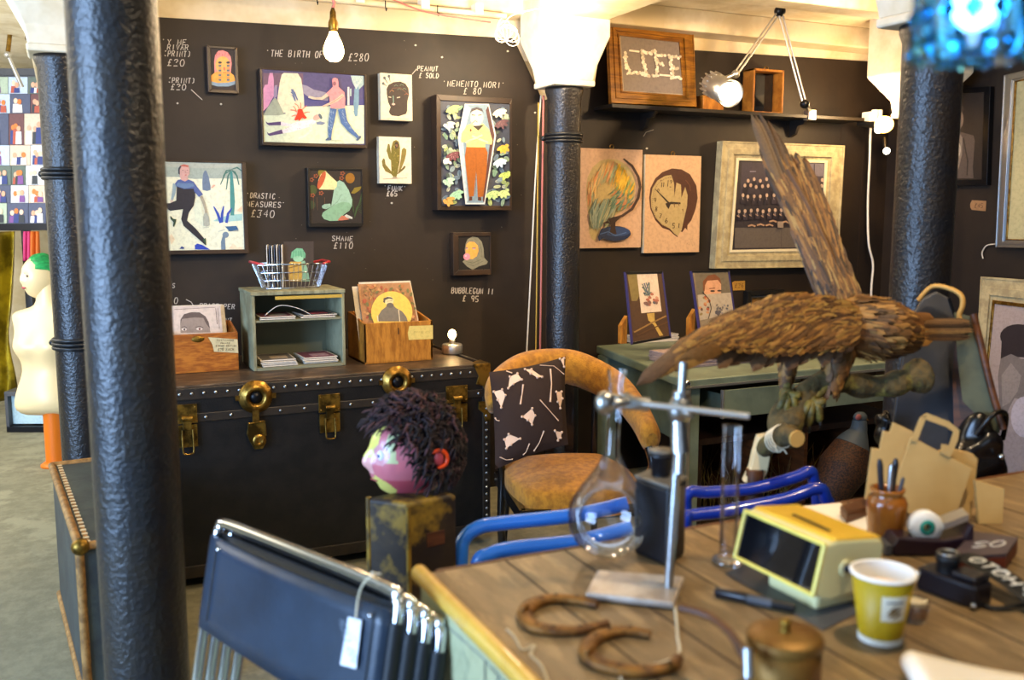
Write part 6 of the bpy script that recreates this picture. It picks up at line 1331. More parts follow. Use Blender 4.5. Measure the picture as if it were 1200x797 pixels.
# magazine stack and camera with strap
M('redbox', '#6e2c18', .5); M('mag', '#4a3c40', .5)
b0 = [D(1112, 672), D(1178, 668), D(1192, 648), D(1140, 640)]
m = MB(); m.prism([p for p in b0], (0, 0, .024), 'redbox'); tag(m.build('small_carton', bev=.002), 'flat reddish brown box behind the black camera', 'box')
m = MB(); m.prism([p+V((0, 0, .0245)) for p in b0], (0, 0, .006), 'mag'); cc = sum(b0, V())/4+V((0, 0, .031)); t_ = thing('magazine', 'dark magazine with pale curly lettering on top of the flat reddish box', 'magazine', cc)
m.build('cover', t_); m = MB(); e1 = (b0[1]-b0[0]).normalized(); e2 = (b0[3]-b0[0]).normalized()
for st in strokes('S')+[[(x+5, y) for x, y in s_] for s_ in strokes('O')]: m.tube([cc+e1*((x-4)*.007)+e2*((y-3)*.006) for x, y in st], .0016, 'white', 6, flat=.4)
m.build('title_lettering', t_)
t = thing('film_camera', 'black film camera with its strap behind the paper cup', 'camera', D(1120, 700))
c0, c1 = D(1072, 690), D(1142, 716); ux_ = (c1-c0).normalized(); uy_ = V((-ux_.y, ux_.x, 0)); LL = (c1-c0).length
def KP(u, v, z): return c0+ux_*(u*LL)+uy_*v+V((0, 0, z))
m = MB(); m.prism([KP(0, .0, 0), KP(1, .0, 0), KP(1, .05, 0), KP(0, .05, 0)], (0, 0, .04), 'blackplastic'); m.build('body', t, bev=.006, seg=3)
m = MB(); m.prism([KP(.55, .004, .04), KP(.97, .004, .04), KP(.97, .046, .04), KP(.55, .046, .04)], (0, 0, .012), 'blackplastic'); m.build('top_housing', t, bev=.004)
m = MB(); m.lathe([(.018, 0), (.018, .016), (.02, .018), (.02, .03), (.014, .032), (.013, .03), (0, .03)], KP(.38, .026, .04), 'rubber', 32); m.build('lens_ring', t); m = MB(); m.tube(arc(KP(.38, .026, .072), .0165, 0, 2*PI, 28, (1, 0, 0), (0, 1, 0))[:-1], .0014, 'steel', 6, closed=True); m.build('chrome_ring', t)
for u_, z_ in ((.05, .03), (.98, .008)): m = MB(); m.ell(KP(u_, .0, z_), .005, 'chrome'); m.build('strap_lug', t)
# strap: a wide band with white lettering
sp0, sp1 = onZ(1134, 655, Z0+.035), onZ(1205, 700, Z0+.02); ax = sp1-sp0; up = V((0, 0, 1)).cross(ax).normalized()
m = MB(); m.grid(lambda u, v: sp0-ax*.12+ax*1.35*u+up*(.024*(v-.5)*2*-1)+V((0, 0, .008*math.sin(u*PI))), 16, 6, 'rubber'); s0 = m.build('strap', t, solid=.0025)
m = MB(); word = 'PHOTO'
for i, chh in enumerate(word):
    for st in strokes(chh):
        pts = []
        for gx, gy in st:
            f = 1-(i+gx/4*.66)/5.2; base_ = sp0+ax*f*1.02; pts.append(base_+up*(-(gy/6-.5)*.026)*-1+V((0, 0, .0035+.008*math.sin((f*1.02+.12)/1.35*PI))))
        m.tube(pts, .0022, 'white', 6, flat=.5)
m.build('strap_lettering', s0)
m = MB(); m.tube(spline([D(1130, 690), D(1160, 714)+V((0, 0, .004)), D(1205, 712)+V((0, 0, .006))], 8), .006, 'rubber', 8, flat=.4).clampz(zt); m.build('strap_tail', t)
# roll of paper bottom right
t = thing('paper_sheet', 'large pale sheet of paper curling at its end in the bottom right corner', 'paper', D(1150, 790))
r0 = D(1068, 790)+V((0, 0, .018)); r1 = D(1110, 860)+V((0, 0, .018)); d_ = (r1-r0).normalized(); p_ = V((d_.y, -d_.x, 0)); p_ = p_ if p_.x > 0 else -p_
m = MB()
def roll(u, v):
    c = r0+(r1-r0)*1.2*v
    if u < .6: a_ = PI*.5+(1-u/.6)*2*PI*.8; rr_ = .0165-.003*(1-u/.6); return c+p_*(math.cos(a_)*rr_)+V((0, 0, math.sin(a_)*rr_))
    f = (u-.6)/.4; return c+p_*(.26*f)+V((0, 0, .0165*(1-f)**2-.0155*(1-(1-f)**2)))
m.grid(roll, 50, 10, 'paper'); m.build('sheet', t, solid=.0008)
# ================================================================== blue tubular chairs behind the table
def tubechair(label, up_px, lo_px, mat, d0, d1, legs):
    mid = P((up_px[0][0]+up_px[-1][0])/2, 650, (d0+d1)/2); t = thing('tubular_chair', label, 'chair', V((mid.x, mid.y, 0)), 0, 'blue tubular chairs behind the near table')
    for pts, off in ((up_px, .10), (lo_px, 0)):
        n = len(pts); w = [P(x, y, d0+(d1-d0)*(i/(n-1))+off) for i, (x, y) in enumerate(pts)]
        m = MB(); a_, b_ = w[0], w[-1]
        w = [V((a_.x, a_.y, 0)), V((a_.x, a_.y, a_.z-.12))]+w
        if legs: w += [V((b_.x+.02, b_.y, b_.z-.12)), V((b_.x+.02, b_.y, 0))]
        m.tube(spline(w, 6), .0185 if mat == 'bluetube' else .0155, mat, 14); m.build('frame_tube', t)
    m = MB(); M('seatweave', '#6f6a54', .9, bump=.3, bscale=120)
    c = V((mid.x, mid.y+.05, .46)); m.box(c, (.42, .2, .03), 'seatweave', Matrix.Rotation(0, 3, 'Z')); m.build('seat', t, bev=.008)
    return t
tubechair('bright blue tubular chair behind the table, left of the black canister', [(540, 655), (544, 632), (562, 618), (590, 613), (672, 604), (735, 590)], [(560, 662), (575, 650), (600, 643), (680, 634), (740, 618)], 'bluetube', 2.22, 2.24, False)
tubechair('deep blue tubular chair behind the clock radio', [(805, 581), (830, 577), (880, 573), (930, 560), (948, 553), (953, 562)], [(803, 612), (812, 604), (850, 599), (920, 585), (955, 573), (967, 582)], 'deeptube', 2.26, 2.30, True)
# ================================================================== stacked sling chairs, left foreground
ZT2 = .88
A_, B_ = onZ(257, 618, ZT2-.01), onZ(468, 704, ZT2-.01)
bxv = (B_-A_); bxv.z = 0; WW = bxv.length; bxv.normalize(); away = V((-bxv.y, bxv.x, 0)); away = away if away.y > 0 else -away
print('chair width', WW, A_, B_)
def backpt(u, h, o, k): # u across 0..1, h distance below the top edge, o outward offset
    tilt = .2; return A_+bxv*(u*WW)+away*(k*.016-h*math.sin(tilt)*1.0+o)+bxv*(k*.016)+V((0, 0, -h*math.cos(tilt)-k*.017))
def sling(k, label):
    t = thing('stacking_chair', label, 'chair', V(((A_+B_)/2).to_tuple())*1.0+away*(k*.035)+V((0, 0, -ZT2+.01)), 0, 'stacked chrome chairs with dark leather backs')
    hb_ = .185
    m = MB()
    def f(u, v): bow = -.012*math.sin(PI*u); return backpt(u, v*hb_+.012, bow-.014, k)
    m.grid(f, 16, 6, 'leather'); p = m.build('backrest', t, solid=.006)
    m = MB(); m.grid(lambda u, v: backpt(u, v*hb_+.012, .006+.0*math.sin(PI*u), k), 8, 4, 'leatherback'); m.build('backrest_lining', t, solid=.006)
    for u_ in (-.003, 1.003): m = MB(); m.tube([backpt(u_, .035, 0, k), backpt(u_, hb_, 0, k)], .0145, 'leatherback', 12); m.build('sleeve', t)
    m = MB()
    for u, h in ((.075, .03), (.925, .03)): m.ell(backpt(u, h, -.022, k), .0045, 'chrome', n=10, k=6)
    m.build('stud', p)
    m = MB()
    for u in (.06, .94): m.tube([backpt(u, .02, -.022, k), backpt(u, hb_-.01, -.022, k)], .0012, 'leatherback', 5)
    m.build('seam', p)
    m = MB(); pts = [backpt(-.01, .7, .0, k), backpt(-.008, .3, .0, k), backpt(-.004, .03, 0, k), backpt(.012, .0, 0, k), backpt(.05, -.012, 0, k), backpt(.5, -.014, 0, k), backpt(.95, -.012, 0, k), backpt(.988, .0, 0, k), backpt(1.004, .03, 0, k), backpt(1.01, .3, 0, k), backpt(1.01, .7, 0, k)]
    m.tube(spline(pts, 5), .0105, 'chrome', 14); m.build('back_frame', t)
    b0, b1 = backpt(-.01, .7, 0, k), backpt(1.01, .7, 0, k)
    for q_ in (b0, b1):
        m = MB(); m.tube([q_, q_+V((0, 0, -q_.z))-away*.02], .0105, 'chrome', 12); m.build('leg', t)
        m = MB(); m.tube(spline([q_+V((0, 0, .18)), q_-away*.03+V((0, 0, .19)), q_-away*.10+V((0, 0, .17)), q_-away*.12+V((0, 0, 0)), V((q_.x, q_.y, 0))-away*.12], 5), .0095, 'chrome', 10); m.build('front_leg', t)
    m = MB(); m.grid(lambda u, v: b0+(b1-b0)*u-away*(.005+.11*v)+V((0, 0, .185-.012*math.sin(PI*u))), 10, 4, 'leatherback'); m.build('seat', t, solid=.012)
    return t
for k, lb in enumerate(('foremost stacked chrome chair, its blue black leather back carrying a tied paper tag', 'second chair in the leather stack, just behind the tagged one', 'third chair in the leather stack, counted from the tagged front chair', 'rearmost chair in the leather stack, nearest the wooden post')): sling(k, lb)
# tag
p0 = backpt(.9, -.02, -.012, 0); p1 = onP(421, 672, backpt(.8, .05, -.03, 0), -away); t = thing('price_tag', 'white handwritten paper tag tied to the foremost leather chair', 'tag', onP(410, 780, backpt(.8, .05, -.03, 0), -away))
pl = backpt(.8, .05, -.028, 0); nn_ = V((0, 0, 1)).cross(bxv).normalized(); nn_ = nn_ if nn_.dot(EYE-pl) > 0 else -nn_
tn = (nn_*math.cos(.2)-V((0, 0, 1))*math.sin(.2)*-1).normalized()
fr_n = (backpt(.0, .0, 0, 0)-backpt(1, 0, 0, 0)).cross(backpt(0, .2, 0, 0)-backpt(0, 0, 0, 0)).normalized(); fr_n = fr_n if fr_n.dot(EYE-pl) > 0 else -fr_n
a = Art((0, 0, 1), pl, fr_n); a.prism([a.q(x, y) for x, y in ((408, 723), (423.5, 727), (417, 784), (398.5, 779))], -fr_n*.0012, 'paint', '#dfe3ea'); a.k = 3
for i, chh in enumerate('£55 EACH'):
    for st in strokes(chh): a.ln([(411.5+gy*1.25-i*1.9-0, 776-i*6.4-gx*1.1+gy*.3) for gx, gy in st], .8, '#7d8796')
a.build('card', t)
m = MB(); m.tube(spline([onP(417, 724, pl, fr_n), onP(420, 700, pl, fr_n), onP(426, 684, pl, fr_n), onP(440, 672, pl, fr_n)+fr_n*.004, backpt(.86, -.026, -.0, 0), backpt(.88, -.024, .012, 0)], 6), .0018, 'string', 6); m.build('tie_string', t)
# ================================================================== wooden post with puppet head
DP = 2.3
pt = P(481, 574, DP); zp = pt.z
t = thing('wooden_post', 'worn dark square wooden post with yellowish edges carrying the painted head', 'post', (pt.x, pt.y, 0))
e0, e1, e2 = onZ(428, 583, zp), onZ(477, 590, zp), onZ(536, 578, zp); e3 = e0+(e2-e1)
m = MB(); m.prism([V((p.x, p.y, 0)) for p in (e0, e1, e2, e3)], (0, 0, zp), 'postwood'); m.build('post_body', t, bev=.01, seg=3)
m = MB(); 
M('goldwear', '#8c6d1c', .5, col2='#4a3812', nscale=18)
c_ = (e0+e2)/2
m.tube([e0+(c_-e0).normalized()*.008+V((0, 0, -zp)), e0+(c_-e0).normalized()*.008], .0075, 'goldwear', 8); m.tube([e1+(c_-e1).normalized()*.008+V((0, 0, -zp)), e1+(c_-e1).normalized()*.008+V((0, 0, -.01))], .0075, 'goldwear', 8)
m.build('worn_edge', t)
mid_ = e1*.45+e2*.55; nr_ = (e2-e1).cross(V((0, 0, 1))).normalized(); nr_ = nr_ if nr_.dot(EYE-mid_) > 0 else -nr_
m = MB(); m.box(mid_+V((0, 0, -.10)), (.05, .004, .035), 'brownwood', Matrix.Rotation(math.atan2((e2-e1).y, (e2-e1).x), 3, 'Z')); m.build('inlaid_patch', t, bev=.001)
# head
t = thing('doll_bust', 'painted doll head with yellow and pink face and shaggy dark hair on the post', 'head', V((pt.x, pt.y, zp)))
scl = DP/F; hc = P(483, 532, DP)
Rv = Matrix.Rotation(-YAW, 3, 'Z'); rgt = Rv @ V((1, 0, 0)); bk = Rv @ V((0, 1, 0))
fd = (-rgt*.93-bk*.36).normalized(); HR = Matrix((fd.cross(V((0, 0, 1))), fd, V((0, 0, 1)))).transposed()
sx, sy, sz = 36*scl, 50*scl, 52*scl
base_fn = headfn(.10, .18)
def dollfn(d, q):
    q = base_fn(d, q)
    q += V((0, 0, 0))
    if d.y > -.4: q.x *= 1+.10*G(abs(d.x), d.z, .6, -.35, .25)
    return q
n, k = 120, 90; vs = []; cs = []
for i in range(k+1):
    a_ = PI*i/k
    for j in range(n):
        b_ = 2*PI*j/n; d = V((math.sin(a_)*math.cos(b_), math.sin(a_)*math.sin(b_), math.cos(a_))); vs.append(hc+HR @ dollfn(d, V((d.x*sx, d.y*sy, d.z*sz)))); cs.append(d)
m = MB()
def fcol(d):
    X, Z = d.x, d.z
    if d.y > .0:
        if abs(abs(X)-.46) < .28 and -.12 < Z < .40:
            r_ = ((abs(X)-.46)/.27)**2+((Z-.12)/.24)**2
            if r_ < 1: return '#c98f96'
        if Z > .02 and abs(X) < .40-.1*Z: return '#d6cd66'
        if Z > -.02 and .66 < abs(X)+Z*.25 < .86 and Z < .6: return '#b9bf8c'
        if (X/.55)**2+((Z+.62)/.25)**2 < 1 and not (abs(X) < .12 and Z > -.45): return '#cfc668'
        if abs(X) < .2 and -.35 < Z < .12: return '#dba09a'
    if d.y > -.2: return '#c26a74' if Z > -.45 else '#b24c58'
    return '#9c3038'
for i in range(k):
    for j in range(n):
        f = (i*n+j, (i+1)*n+j, (i+1)*n+(j+1) % n, i*n+(j+1) % n); dd = (cs[f[0]]+cs[f[2]])/2
        m.v += [] ; m.f.append(f); m.c.append(lin(fcol(dd))); m.sm.append(True); m.m.append(0)
m.v = [tuple(v) for v in vs]; m.mats = ['pinkface']; face_o = m.build('face', t)
def dp(x, z, out=0):
    y = math.sqrt(max(0, 1-x*x-z*z)); d = V((x, y, z)); return hc+HR @ (dollfn(d, V((d.x*sx, d.y*sy, d.z*sz)))*(1+out))
M('eyewhite', '#e8e8f0', .2); M('eyeblue', '#203a70', .2)
for s_ in (-1, 1):
    m = MB(); c_ = dp(s_*.47, .12, -.05); m.ell(c_, (.0125, .0125, .014), 'eyewhite', HR); 
    dr = (HR @ V((s_*.42, .9, .05))).normalized(); m.ell(c_+dr*.0075, (.0062, .0062, .0062), 'eyeblue', HR); m.build('eye', t)
m = MB(); m.tube([dp(-.2, -.5, .012), dp(0, -.47, .02), dp(.2, -.5, .012)], .0032, 'lips', 8, flat=.5); m.build('mouth', t)
M('earorange', '#d4420f', .35)
for s_ in (-1, 1):
    ec = hc+HR @ V((s_*sx*1.26, -sy*.38, sz*.06)); m = MB(); m.tube(arc(ec, .021, -PI*.55, PI*.75, 14, HR @ V((0, -1, 0)), V((0, 0, 1))), [.003]+[.005]*13+[.002], 'earorange', 8); m.ell(ec, (.004, .012, .017), 'pinkface', HR, '#a04048'); m.build('ear', t)
m = MB(); m.lathe([(.04, 0), (.038, .02), (.034, .05)], V((hc.x, hc.y, zp))+rgt*.01, 'pinkface', 24, col='#8c3a30'); m.build('neck', t)
# shaggy hair: locks growing out of the scalp
rnd = random.Random(21); m = MB()
def scalp(d): return (d.z > .30 and d.y < .62) or (d.z > .62 and d.y < .86) or (d.y < .22 and d.z > -.25) or (d.y < -.05 and d.z > -.6)
m.ell(hc+HR @ V((0, -sy*.10, sz*.12)), (sx*1.22, sy*1.08, sz*1.05), 'hair', HR, None, 48, 34, lambda d, q: V(q)*(1+.04*math.sin(d.x*23+d.z*17)) if scalp(d) else V(q)*.6)
M('hairtip', '#4a3034', .85); M('hairdark', '#0f0b0f', .85)
for i in range(2600):
    z = rnd.uniform(-.55, 1); a_ = rnd.uniform(0, 2*PI); rr_ = math.sqrt(1-min(1, z*z)); d = V((rr_*math.cos(a_), rr_*math.sin(a_), z))
    if not scalp(d) or (abs(d.x) > .72 and abs(d.z-.0) < .26 and abs(d.y+.38) < .26): continue
    b_ = hc+HR @ V((d.x*sx*1.18, d.y*sy*1.06-sy*.08, d.z*sz*1.04+sz*.14))
    out = (HR @ V((d.x, d.y, d.z))).normalized(); tang = V((rnd.uniform(-1, 1), rnd.uniform(-1, 1), rnd.uniform(-1, 1))); tang = (tang-out*tang.dot(out)).normalized()
    flow = (fd*.5+V((0, 0, -.45))) if d.z < .75 else fd*.5
    L_ = rnd.uniform(.024, .055)*(1.25 if d.y > .3 or d.z > .6 else 1); p1_ = b_+(out*.75+tang*.6+flow*.25)*L_*.4; p2_ = p1_+(out*.35+tang*.75+flow*.5)*L_*.4; p3_ = p2_+(out*.1-tang*.1+flow*.8+V((0, 0, -.3)))*L_*.35
    r_ = rnd.uniform(.0025, .005)
    m.tube([b_-out*.006, p1_, p2_, p3_], [r_, r_*.9, r_*.7, .0005], ['hair', 'hair', 'hairtip', 'hairdark'][int(rnd.random()*4)] if d.z > .2 else ['hair', 'hairdark'][int(rnd.random()*2)], 4, caps=False)
m.build('hair', t)
# ================================================================== mounted bird of prey on a branch
DB = 2.42
t = thing('stuffed_bird', 'stuffed brown bird of prey with one wing raised, clutching a branch', 'stuffed bird', P(925, 505, DB))
cols_b = ['#64421a', '#523512', '#704a20', '#845c26', '#402810', '#906830', '#5a3c18', '#4c3214']
def feather(mb, p0, p1, w, nrm, col, curve=.0, n=7):
    ax = p1-p0; L_ = ax.length; axn = ax.normalized(); sd = nrm.cross(axn).normalized(); up_ = axn.cross(sd).normalized(); vs = []
    for i in range(n+1):
        f = i/n; ww = w*(.35+.65*min(1, f*3))*(1 if f < .72 else math.sqrt(max(.0, 1-((f-.72)/.28)**2))+.02); c_ = p0+ax*f+up_*(curve*L_*math.sin(PI*f))
        vs += [c_-sd*ww*.5-up_*w*.07, c_+up_*w*.05, c_+sd*ww*.5-up_*w*.07]
    fs = []
    for i in range(n): a_ = i*3; fs += [(a_, a_+1, a_+4, a_+3), (a_+1, a_+2, a_+5, a_+4)]
    mb.add(vs, fs, 'feather', col, True)
def bl(pts, f):
    f = max(0, min(.9999, f))*(len(pts)-1); i = int(f); return pts[i].lerp(pts[i+1], f-i)
rnd = random.Random(33)
# body core
bs = [P(1070, 388, DB+.02), P(1045, 385, DB), P(1015, 385, DB), P(985, 378, DB), P(955, 392, DB-.02), P(930, 405, DB-.03)]
m = MB(); m.tube(spline(bs, 5), [.022+.055*math.sin(PI*min(1, (i+3)/26)) for i in range(26)], 'feather', 18, col='#5c3a16'); sp = spline(bs, 5)
for i in range(900):
    f = rnd.random(); c_ = bl(sp, f); a_ = rnd.uniform(0, 2*PI); rf = lambda f: .024+.056*math.sin(PI*min(1, max(0, (f*25+3)/26))); r_ = rf(f); tdir = (sp[0]-sp[-1]).normalized(); s1 = tdir.cross(V((0, 0, 1))).normalized(); s2 = s1.cross(tdir); o = s1*math.cos(a_)+s2*math.sin(a_)
    p0 = c_+o*r_; f1 = max(0, f-rnd.uniform(.12, .2)); feather(m, p0, bl(sp, f1)+o*(rf(f1)+rnd.uniform(.002, .010)), rnd.uniform(.006, .013), o, rnd.choice(cols_b+['#94703a']))
m.build('body', t)
# tail to the right
m = MB(); ta, tb = P(1055, 386, DB), P(1141, 386, DB+.03); updir = V((0, 0, 1))
for i in range(19):
    f = (i-9)/9; feather(m, ta+updir*f*.022, tb+updir*f*.024+(ta-tb)*abs(f)*.06+V((0, rnd.uniform(-.006, .006), 0)), .013, (EYE-ta).normalized()+updir*.1*f, ['#54391c', '#6a4c2a', '#3c2812', '#76582f'][i % 4])
for i in range(7): f = (i-3)/3; feather(m, ta+updir*f*.03+V((0, -.004, 0)), ta.lerp(tb, .45)+updir*f*.03, .028, (EYE-ta).normalized(), rnd.choice(cols_b))
m.build('tail', t)
# raised wing: rooted at (985,345), tips (880..935, 135..250)
m = MB(); lead = [P(1000, 360, DB), P(975, 300, DB+.02), P(935, 235, DB+.05), P(905, 180, DB+.08), P(888, 140, DB+.10)]
trail = [P(1022, 365, DB), P(995, 312, DB+.03), P(972, 245, DB+.07), P(950, 195, DB+.1), P(932, 162, DB+.12)]
lead2 = [P(960, 360, DB-.01), P(940, 300, DB), P(915, 240, DB+.03), P(893, 190, DB+.07), P(880, 145, DB+.1)]
vw = (EYE-P(950, 260, DB)).normalized()
core = spline([P(985, 375, DB), P(972, 310, DB+.01), P(948, 250, DB+.03), P(922, 200, DB+.06)], 6)
m.tube(core, [.030-.018*i/(len(core)-1) for i in range(len(core))], 'feather', 12, col='#54350f', flat=.6)
def wq_(u, v): # u along the wing 0 root..1 tip, v across
    a_ = bl(lead2, u); b_ = bl(trail, u); return a_.lerp(b_, v)
for i in range(13):      # primaries
    f = i/12; p0 = wq_(.38, .12+.76*f); tipx = 880+f*58; tipy = 133+(f*1.05)**1.6*75+rnd.uniform(-8, 8); p1 = P(tipx, tipy, DB+.09+.02*f); feather(m, p0, p1, .022, vw, rnd.choice(['#5a4222', '#4a3216', '#6a4e28', '#3c2810', '#7a5e34']), .015, 10)
for i in range(14):      # secondaries on the right edge
    f = i/13; p0 = wq_(.10+.45*f, .6); p1 = wq_(.32+.52*f, .98+.05*math.sin(f*3)); feather(m, p0, p1, .022, vw, rnd.choice(cols_b))
for i in range(1100):
    u = rnd.uniform(-.02, .72); v = rnd.uniform(.02, .95); th_ = .045*math.sin(PI*min(1, max(0, v)))*(1-u*.8); sg = 1 if rnd.random() < .75 else -1
    p0 = wq_(u, v)+vw*sg*(th_+.004); p1 = wq_(min(1, u+rnd.uniform(.07, .15)), v+rnd.uniform(-.06, .06))+vw*sg*(th_*.85+.003)
    feather(m, p0, p1, rnd.uniform(.005, .012), vw*sg, rnd.choice(cols_b+['#94753e', '#2f1f0c']))
m.build('wing', t)
# near wing spreading left: shoulder (1000,350) wrist (790,400) tips (745,450)
m = MB(); top_e = [P(1010, 362, DB-.03), P(960, 350, DB-.08), P(905, 352, DB-.16), P(850, 372, DB-.24), P(800, 400, DB-.32), P(765, 425, DB-.36)]
bot_e = [P(1005, 408, DB-.05), P(960, 418, DB-.10), P(905, 424, DB-.18), P(860, 412, DB-.25), P(810, 414, DB-.32), P(765, 435, DB-.36)]
core = spline([top_e[0].lerp(bot_e[0], .4), top_e[1].lerp(bot_e[1], .35), top_e[2].lerp(bot_e[2], .35), top_e[3].lerp(bot_e[3], .4), top_e[4].lerp(bot_e[4], .5)], 6)
m.tube(core, [.034-.026*i/(len(core)-1) for i in range(len(core))], 'feather', 12, col='#4c3316')
def w2(u, v): return bl(top_e, u).lerp(bl(bot_e, u), v)
for i in range(9):       # primaries sweeping down-left
    f = i/8; p0 = w2(.62+.1*(1-f), .1+.7*f); p1 = P(745+f*50+rnd.uniform(-3, 3), 452-f*26+rnd.uniform(-5, 5)*f, DB-.38+.03*f); feather(m, p0, p1, .034, vw, ['#54391f', '#3c291a', '#7a5822', '#5f421c', '#48301a'][i % 5], .10)
for i in range(15):      # secondaries hanging along the lower edge
    f = i/14; p0 = w2(.05+.6*f, .45); x = 1005-f*190; y = 412+12*math.sin(f*3.1)+(i % 3)*5-4; p1 = P(x-14, y+6, DB-.06-.26*f); feather(m, p0, p1, .036, vw+V((0, 0, -.2)), rnd.choice(['#4c3420', '#5a4026', '#40290f', '#64482a']))
for i in range(1700):
    u = rnd.uniform(-.02, .82); v = rnd.uniform(-.12, .8); sg = 1 if rnd.random() < .8 else -1; b_ = (.045*(1-u)+.012)*math.sqrt(max(.04, math.sin(PI*(v+.15)/1.1))); p0 = w2(max(0, u), v)+vw*sg*b_; p1 = w2(min(1, u+rnd.uniform(.04, .08)), v+rnd.uniform(.05, .16))+vw*sg*b_*.9
    feather(m, p0, p1, rnd.uniform(.007, .015), vw*sg, rnd.choice(cols_b+['#947336', '#7a5c26']))
m.build('wing', t)
# head behind the near wing
hb = P(915, 392, DB+.02); m = MB(); m.tube(spline([P(950, 390, DB), P(930, 388, DB+.02), hb], 4), [.05, .045, .04, .036, .034, .033, .033, .032, .03], 'feather', 14, col='#6b4418'); m.ell(hb, (.034, .032, .03), 'feather', None, '#6b4418'); hd_ = m.build('head', t)
m = MB(); m.tube(spline([hb+V((-.025, -.0, 0)), hb+V((-.045, -.0, -.003)), hb+V((-.052, 0, -.018))], 4), [.011]*4+[.008]*4+[.002], 'blackplastic', 10); m.build('beak', hd_)
for px0, px1 in (((985, 400), (975, 455)), ((925, 412), (922, 440))):
    m = MB(); a_, b_ = P(*px0, DB), P(*px1, DB-.01); m.tube(spline([a_, a_.lerp(b_, .5), b_], 5), [.05-.032*i/10 for i in range(11)] if px0[0] > 950 else [.03-.015*i/10 for i in range(11)], 'feather', 12, col='#5a3e14')
    for i in range(60): f = rnd.random(); c_ = a_.lerp(b_, f); a2 = rnd.uniform(0, 2*PI); o = V((math.cos(a2), math.sin(a2), 0)); r_ = (.05-.03*f) if px0[0] > 950 else .03-.014*f; feather(m, c_+o*r_, c_+o*r_*.9+(b_-a_).normalized()*.04, .016, o, rnd.choice(cols_b))
    m.build('leg', t)
M('talon', '#6c5f22', .6, col2='#4c4420', nscale=30, bump=.4, bscale=90); M('claw', '#14110e', .3)
for fx_, fy_, root in ((922, 462, (922, 438)), (950, 470, (972, 450))):
    m = MB(); r0_ = P(*root, DB-.01); c_ = P(fx_, fy_, DB-.03); m.tube(spline([r0_, c_], 3), .012, 'talon', 8); m.ell(c_, .019, 'talon')
    ft = [(-14, 22), (-4, 30), (10, 24), (14, -2)]; tips = []
    for dx, dy in ft:
        kn = c_+Rv @ V((dx*.0011, -.024, -dy*.0004)); tp_ = c_+Rv @ V((dx*.0019, -.016, -dy*.0020)); m.tube(spline([c_, kn, tp_], 4), [.011]*4+[.0095]*4+[.007], 'talon', 8); tips.append((kn, tp_))
    ff = m.build('foot', t)
    for kn, tp_ in tips: m = MB(); m.tube(spline([tp_, tp_+V((0, -.006, -.012)), tp_+V((0, .004, -.022))], 4), [.005, .005, .0045, .004, .0035, .003, .002, .001, .0005], 'claw', 6); m.build('claw', ff)
# branch
t = thing('tree_branch', 'lichen covered forked branch tied with string to a pale curved wooden bracket, under the bird', 'branch', P(905, 560, DB-.06))
m = MB(); b1_ = spline([P(926, 515, DB-.10), P(905, 508, DB-.04) if False else P(918, 505, DB-.07), P(928, 492, DB-.05), P(938, 470, DB-.02), P(958, 450, DB), P(985, 448, DB+.02), P(1010, 452, DB+.04), P(1040, 452, DB+.04), P(1068, 443, DB+.05), P(1080, 440, DB+.06)], 5)
nb = len(b1_); m.tube(b1_, [.030+.004*math.sin(i*.9)+(.014 if i > nb-7 else 0) for i in range(nb)], 'bark', 14)
m.build('main_limb', t)
m = MB(); m.tube(spline([P(948, 462, DB), P(925, 470, DB-.02), P(910, 490, DB-.04), P(912, 512, DB-.05)], 5), [.022]*16, 'bark', 12); m.tube(spline([P(893, 528, DB-.02), P(905, 518, DB-.05), P(920, 511, DB-.10), P(933, 514, DB-.16)], 4), [.020, .022, .024, .024, .024, .024, .023, .023, .022, .022, .022, .021, .021], 'bark', 14, caps=True); m.build('side_limb', t)
e_, e2_ = P(933, 514, DB-.16), P(934.5, 514.6, DB-.165); m = MB(); m.tube([e_, e2_], .0205, 'cutwood', 16); m.build('cut_end', t)
m = MB(); 
for k in range(4): 
    c_ = P(909+k*2.5, 516-k*1.5, DB-.06-.01*k); ax_ = (P(933, 514, DB-.16)-P(905, 518, DB-.05)).normalized(); s1 = ax_.cross(V((0, 0, 1))).normalized(); s2 = s1.cross(ax_); m.tube([c_+s1*.029*math.cos(a_)+s2*.029*math.sin(a_) for a_ in [2*PI*j/16 for j in range(16)]], .0022, 'string', 6, closed=True)
m.tube(spline([P(908, 522, DB-.1), P(912, 530, DB-.1), P(918, 527, DB-.1), P(922, 532, DB-.1)], 4), .002, 'string', 6); m.build('string_binding', t)
# pale wooden upright bracket on a post
bq = [(889, 512), (903, 509), (908, 519), (898, 528), (903, 535), (900, 552), (894, 566), (872, 566), (880, 548), (884, 530)]
m = MB(); m.prism([P(x, y, DB-.03) for x, y in bq], Rv @ V((0, .03, 0)), 'mannequin'); m.build('curved_bracket', t, bev=.003)
pb_ = P(884, 568, DB-.02); m = MB(); m.tube([V((pb_.x, pb_.y, 0)), pb_+V((0, 0, .04))], .022, 'brownwood', 12); m.lathe([(0, 0), (.14, 0), (.14, .02), (.03, .03), (0, .03)], V((pb_.x, pb_.y, 0)), 'brownwood', 28); m.build('floor_post', t)
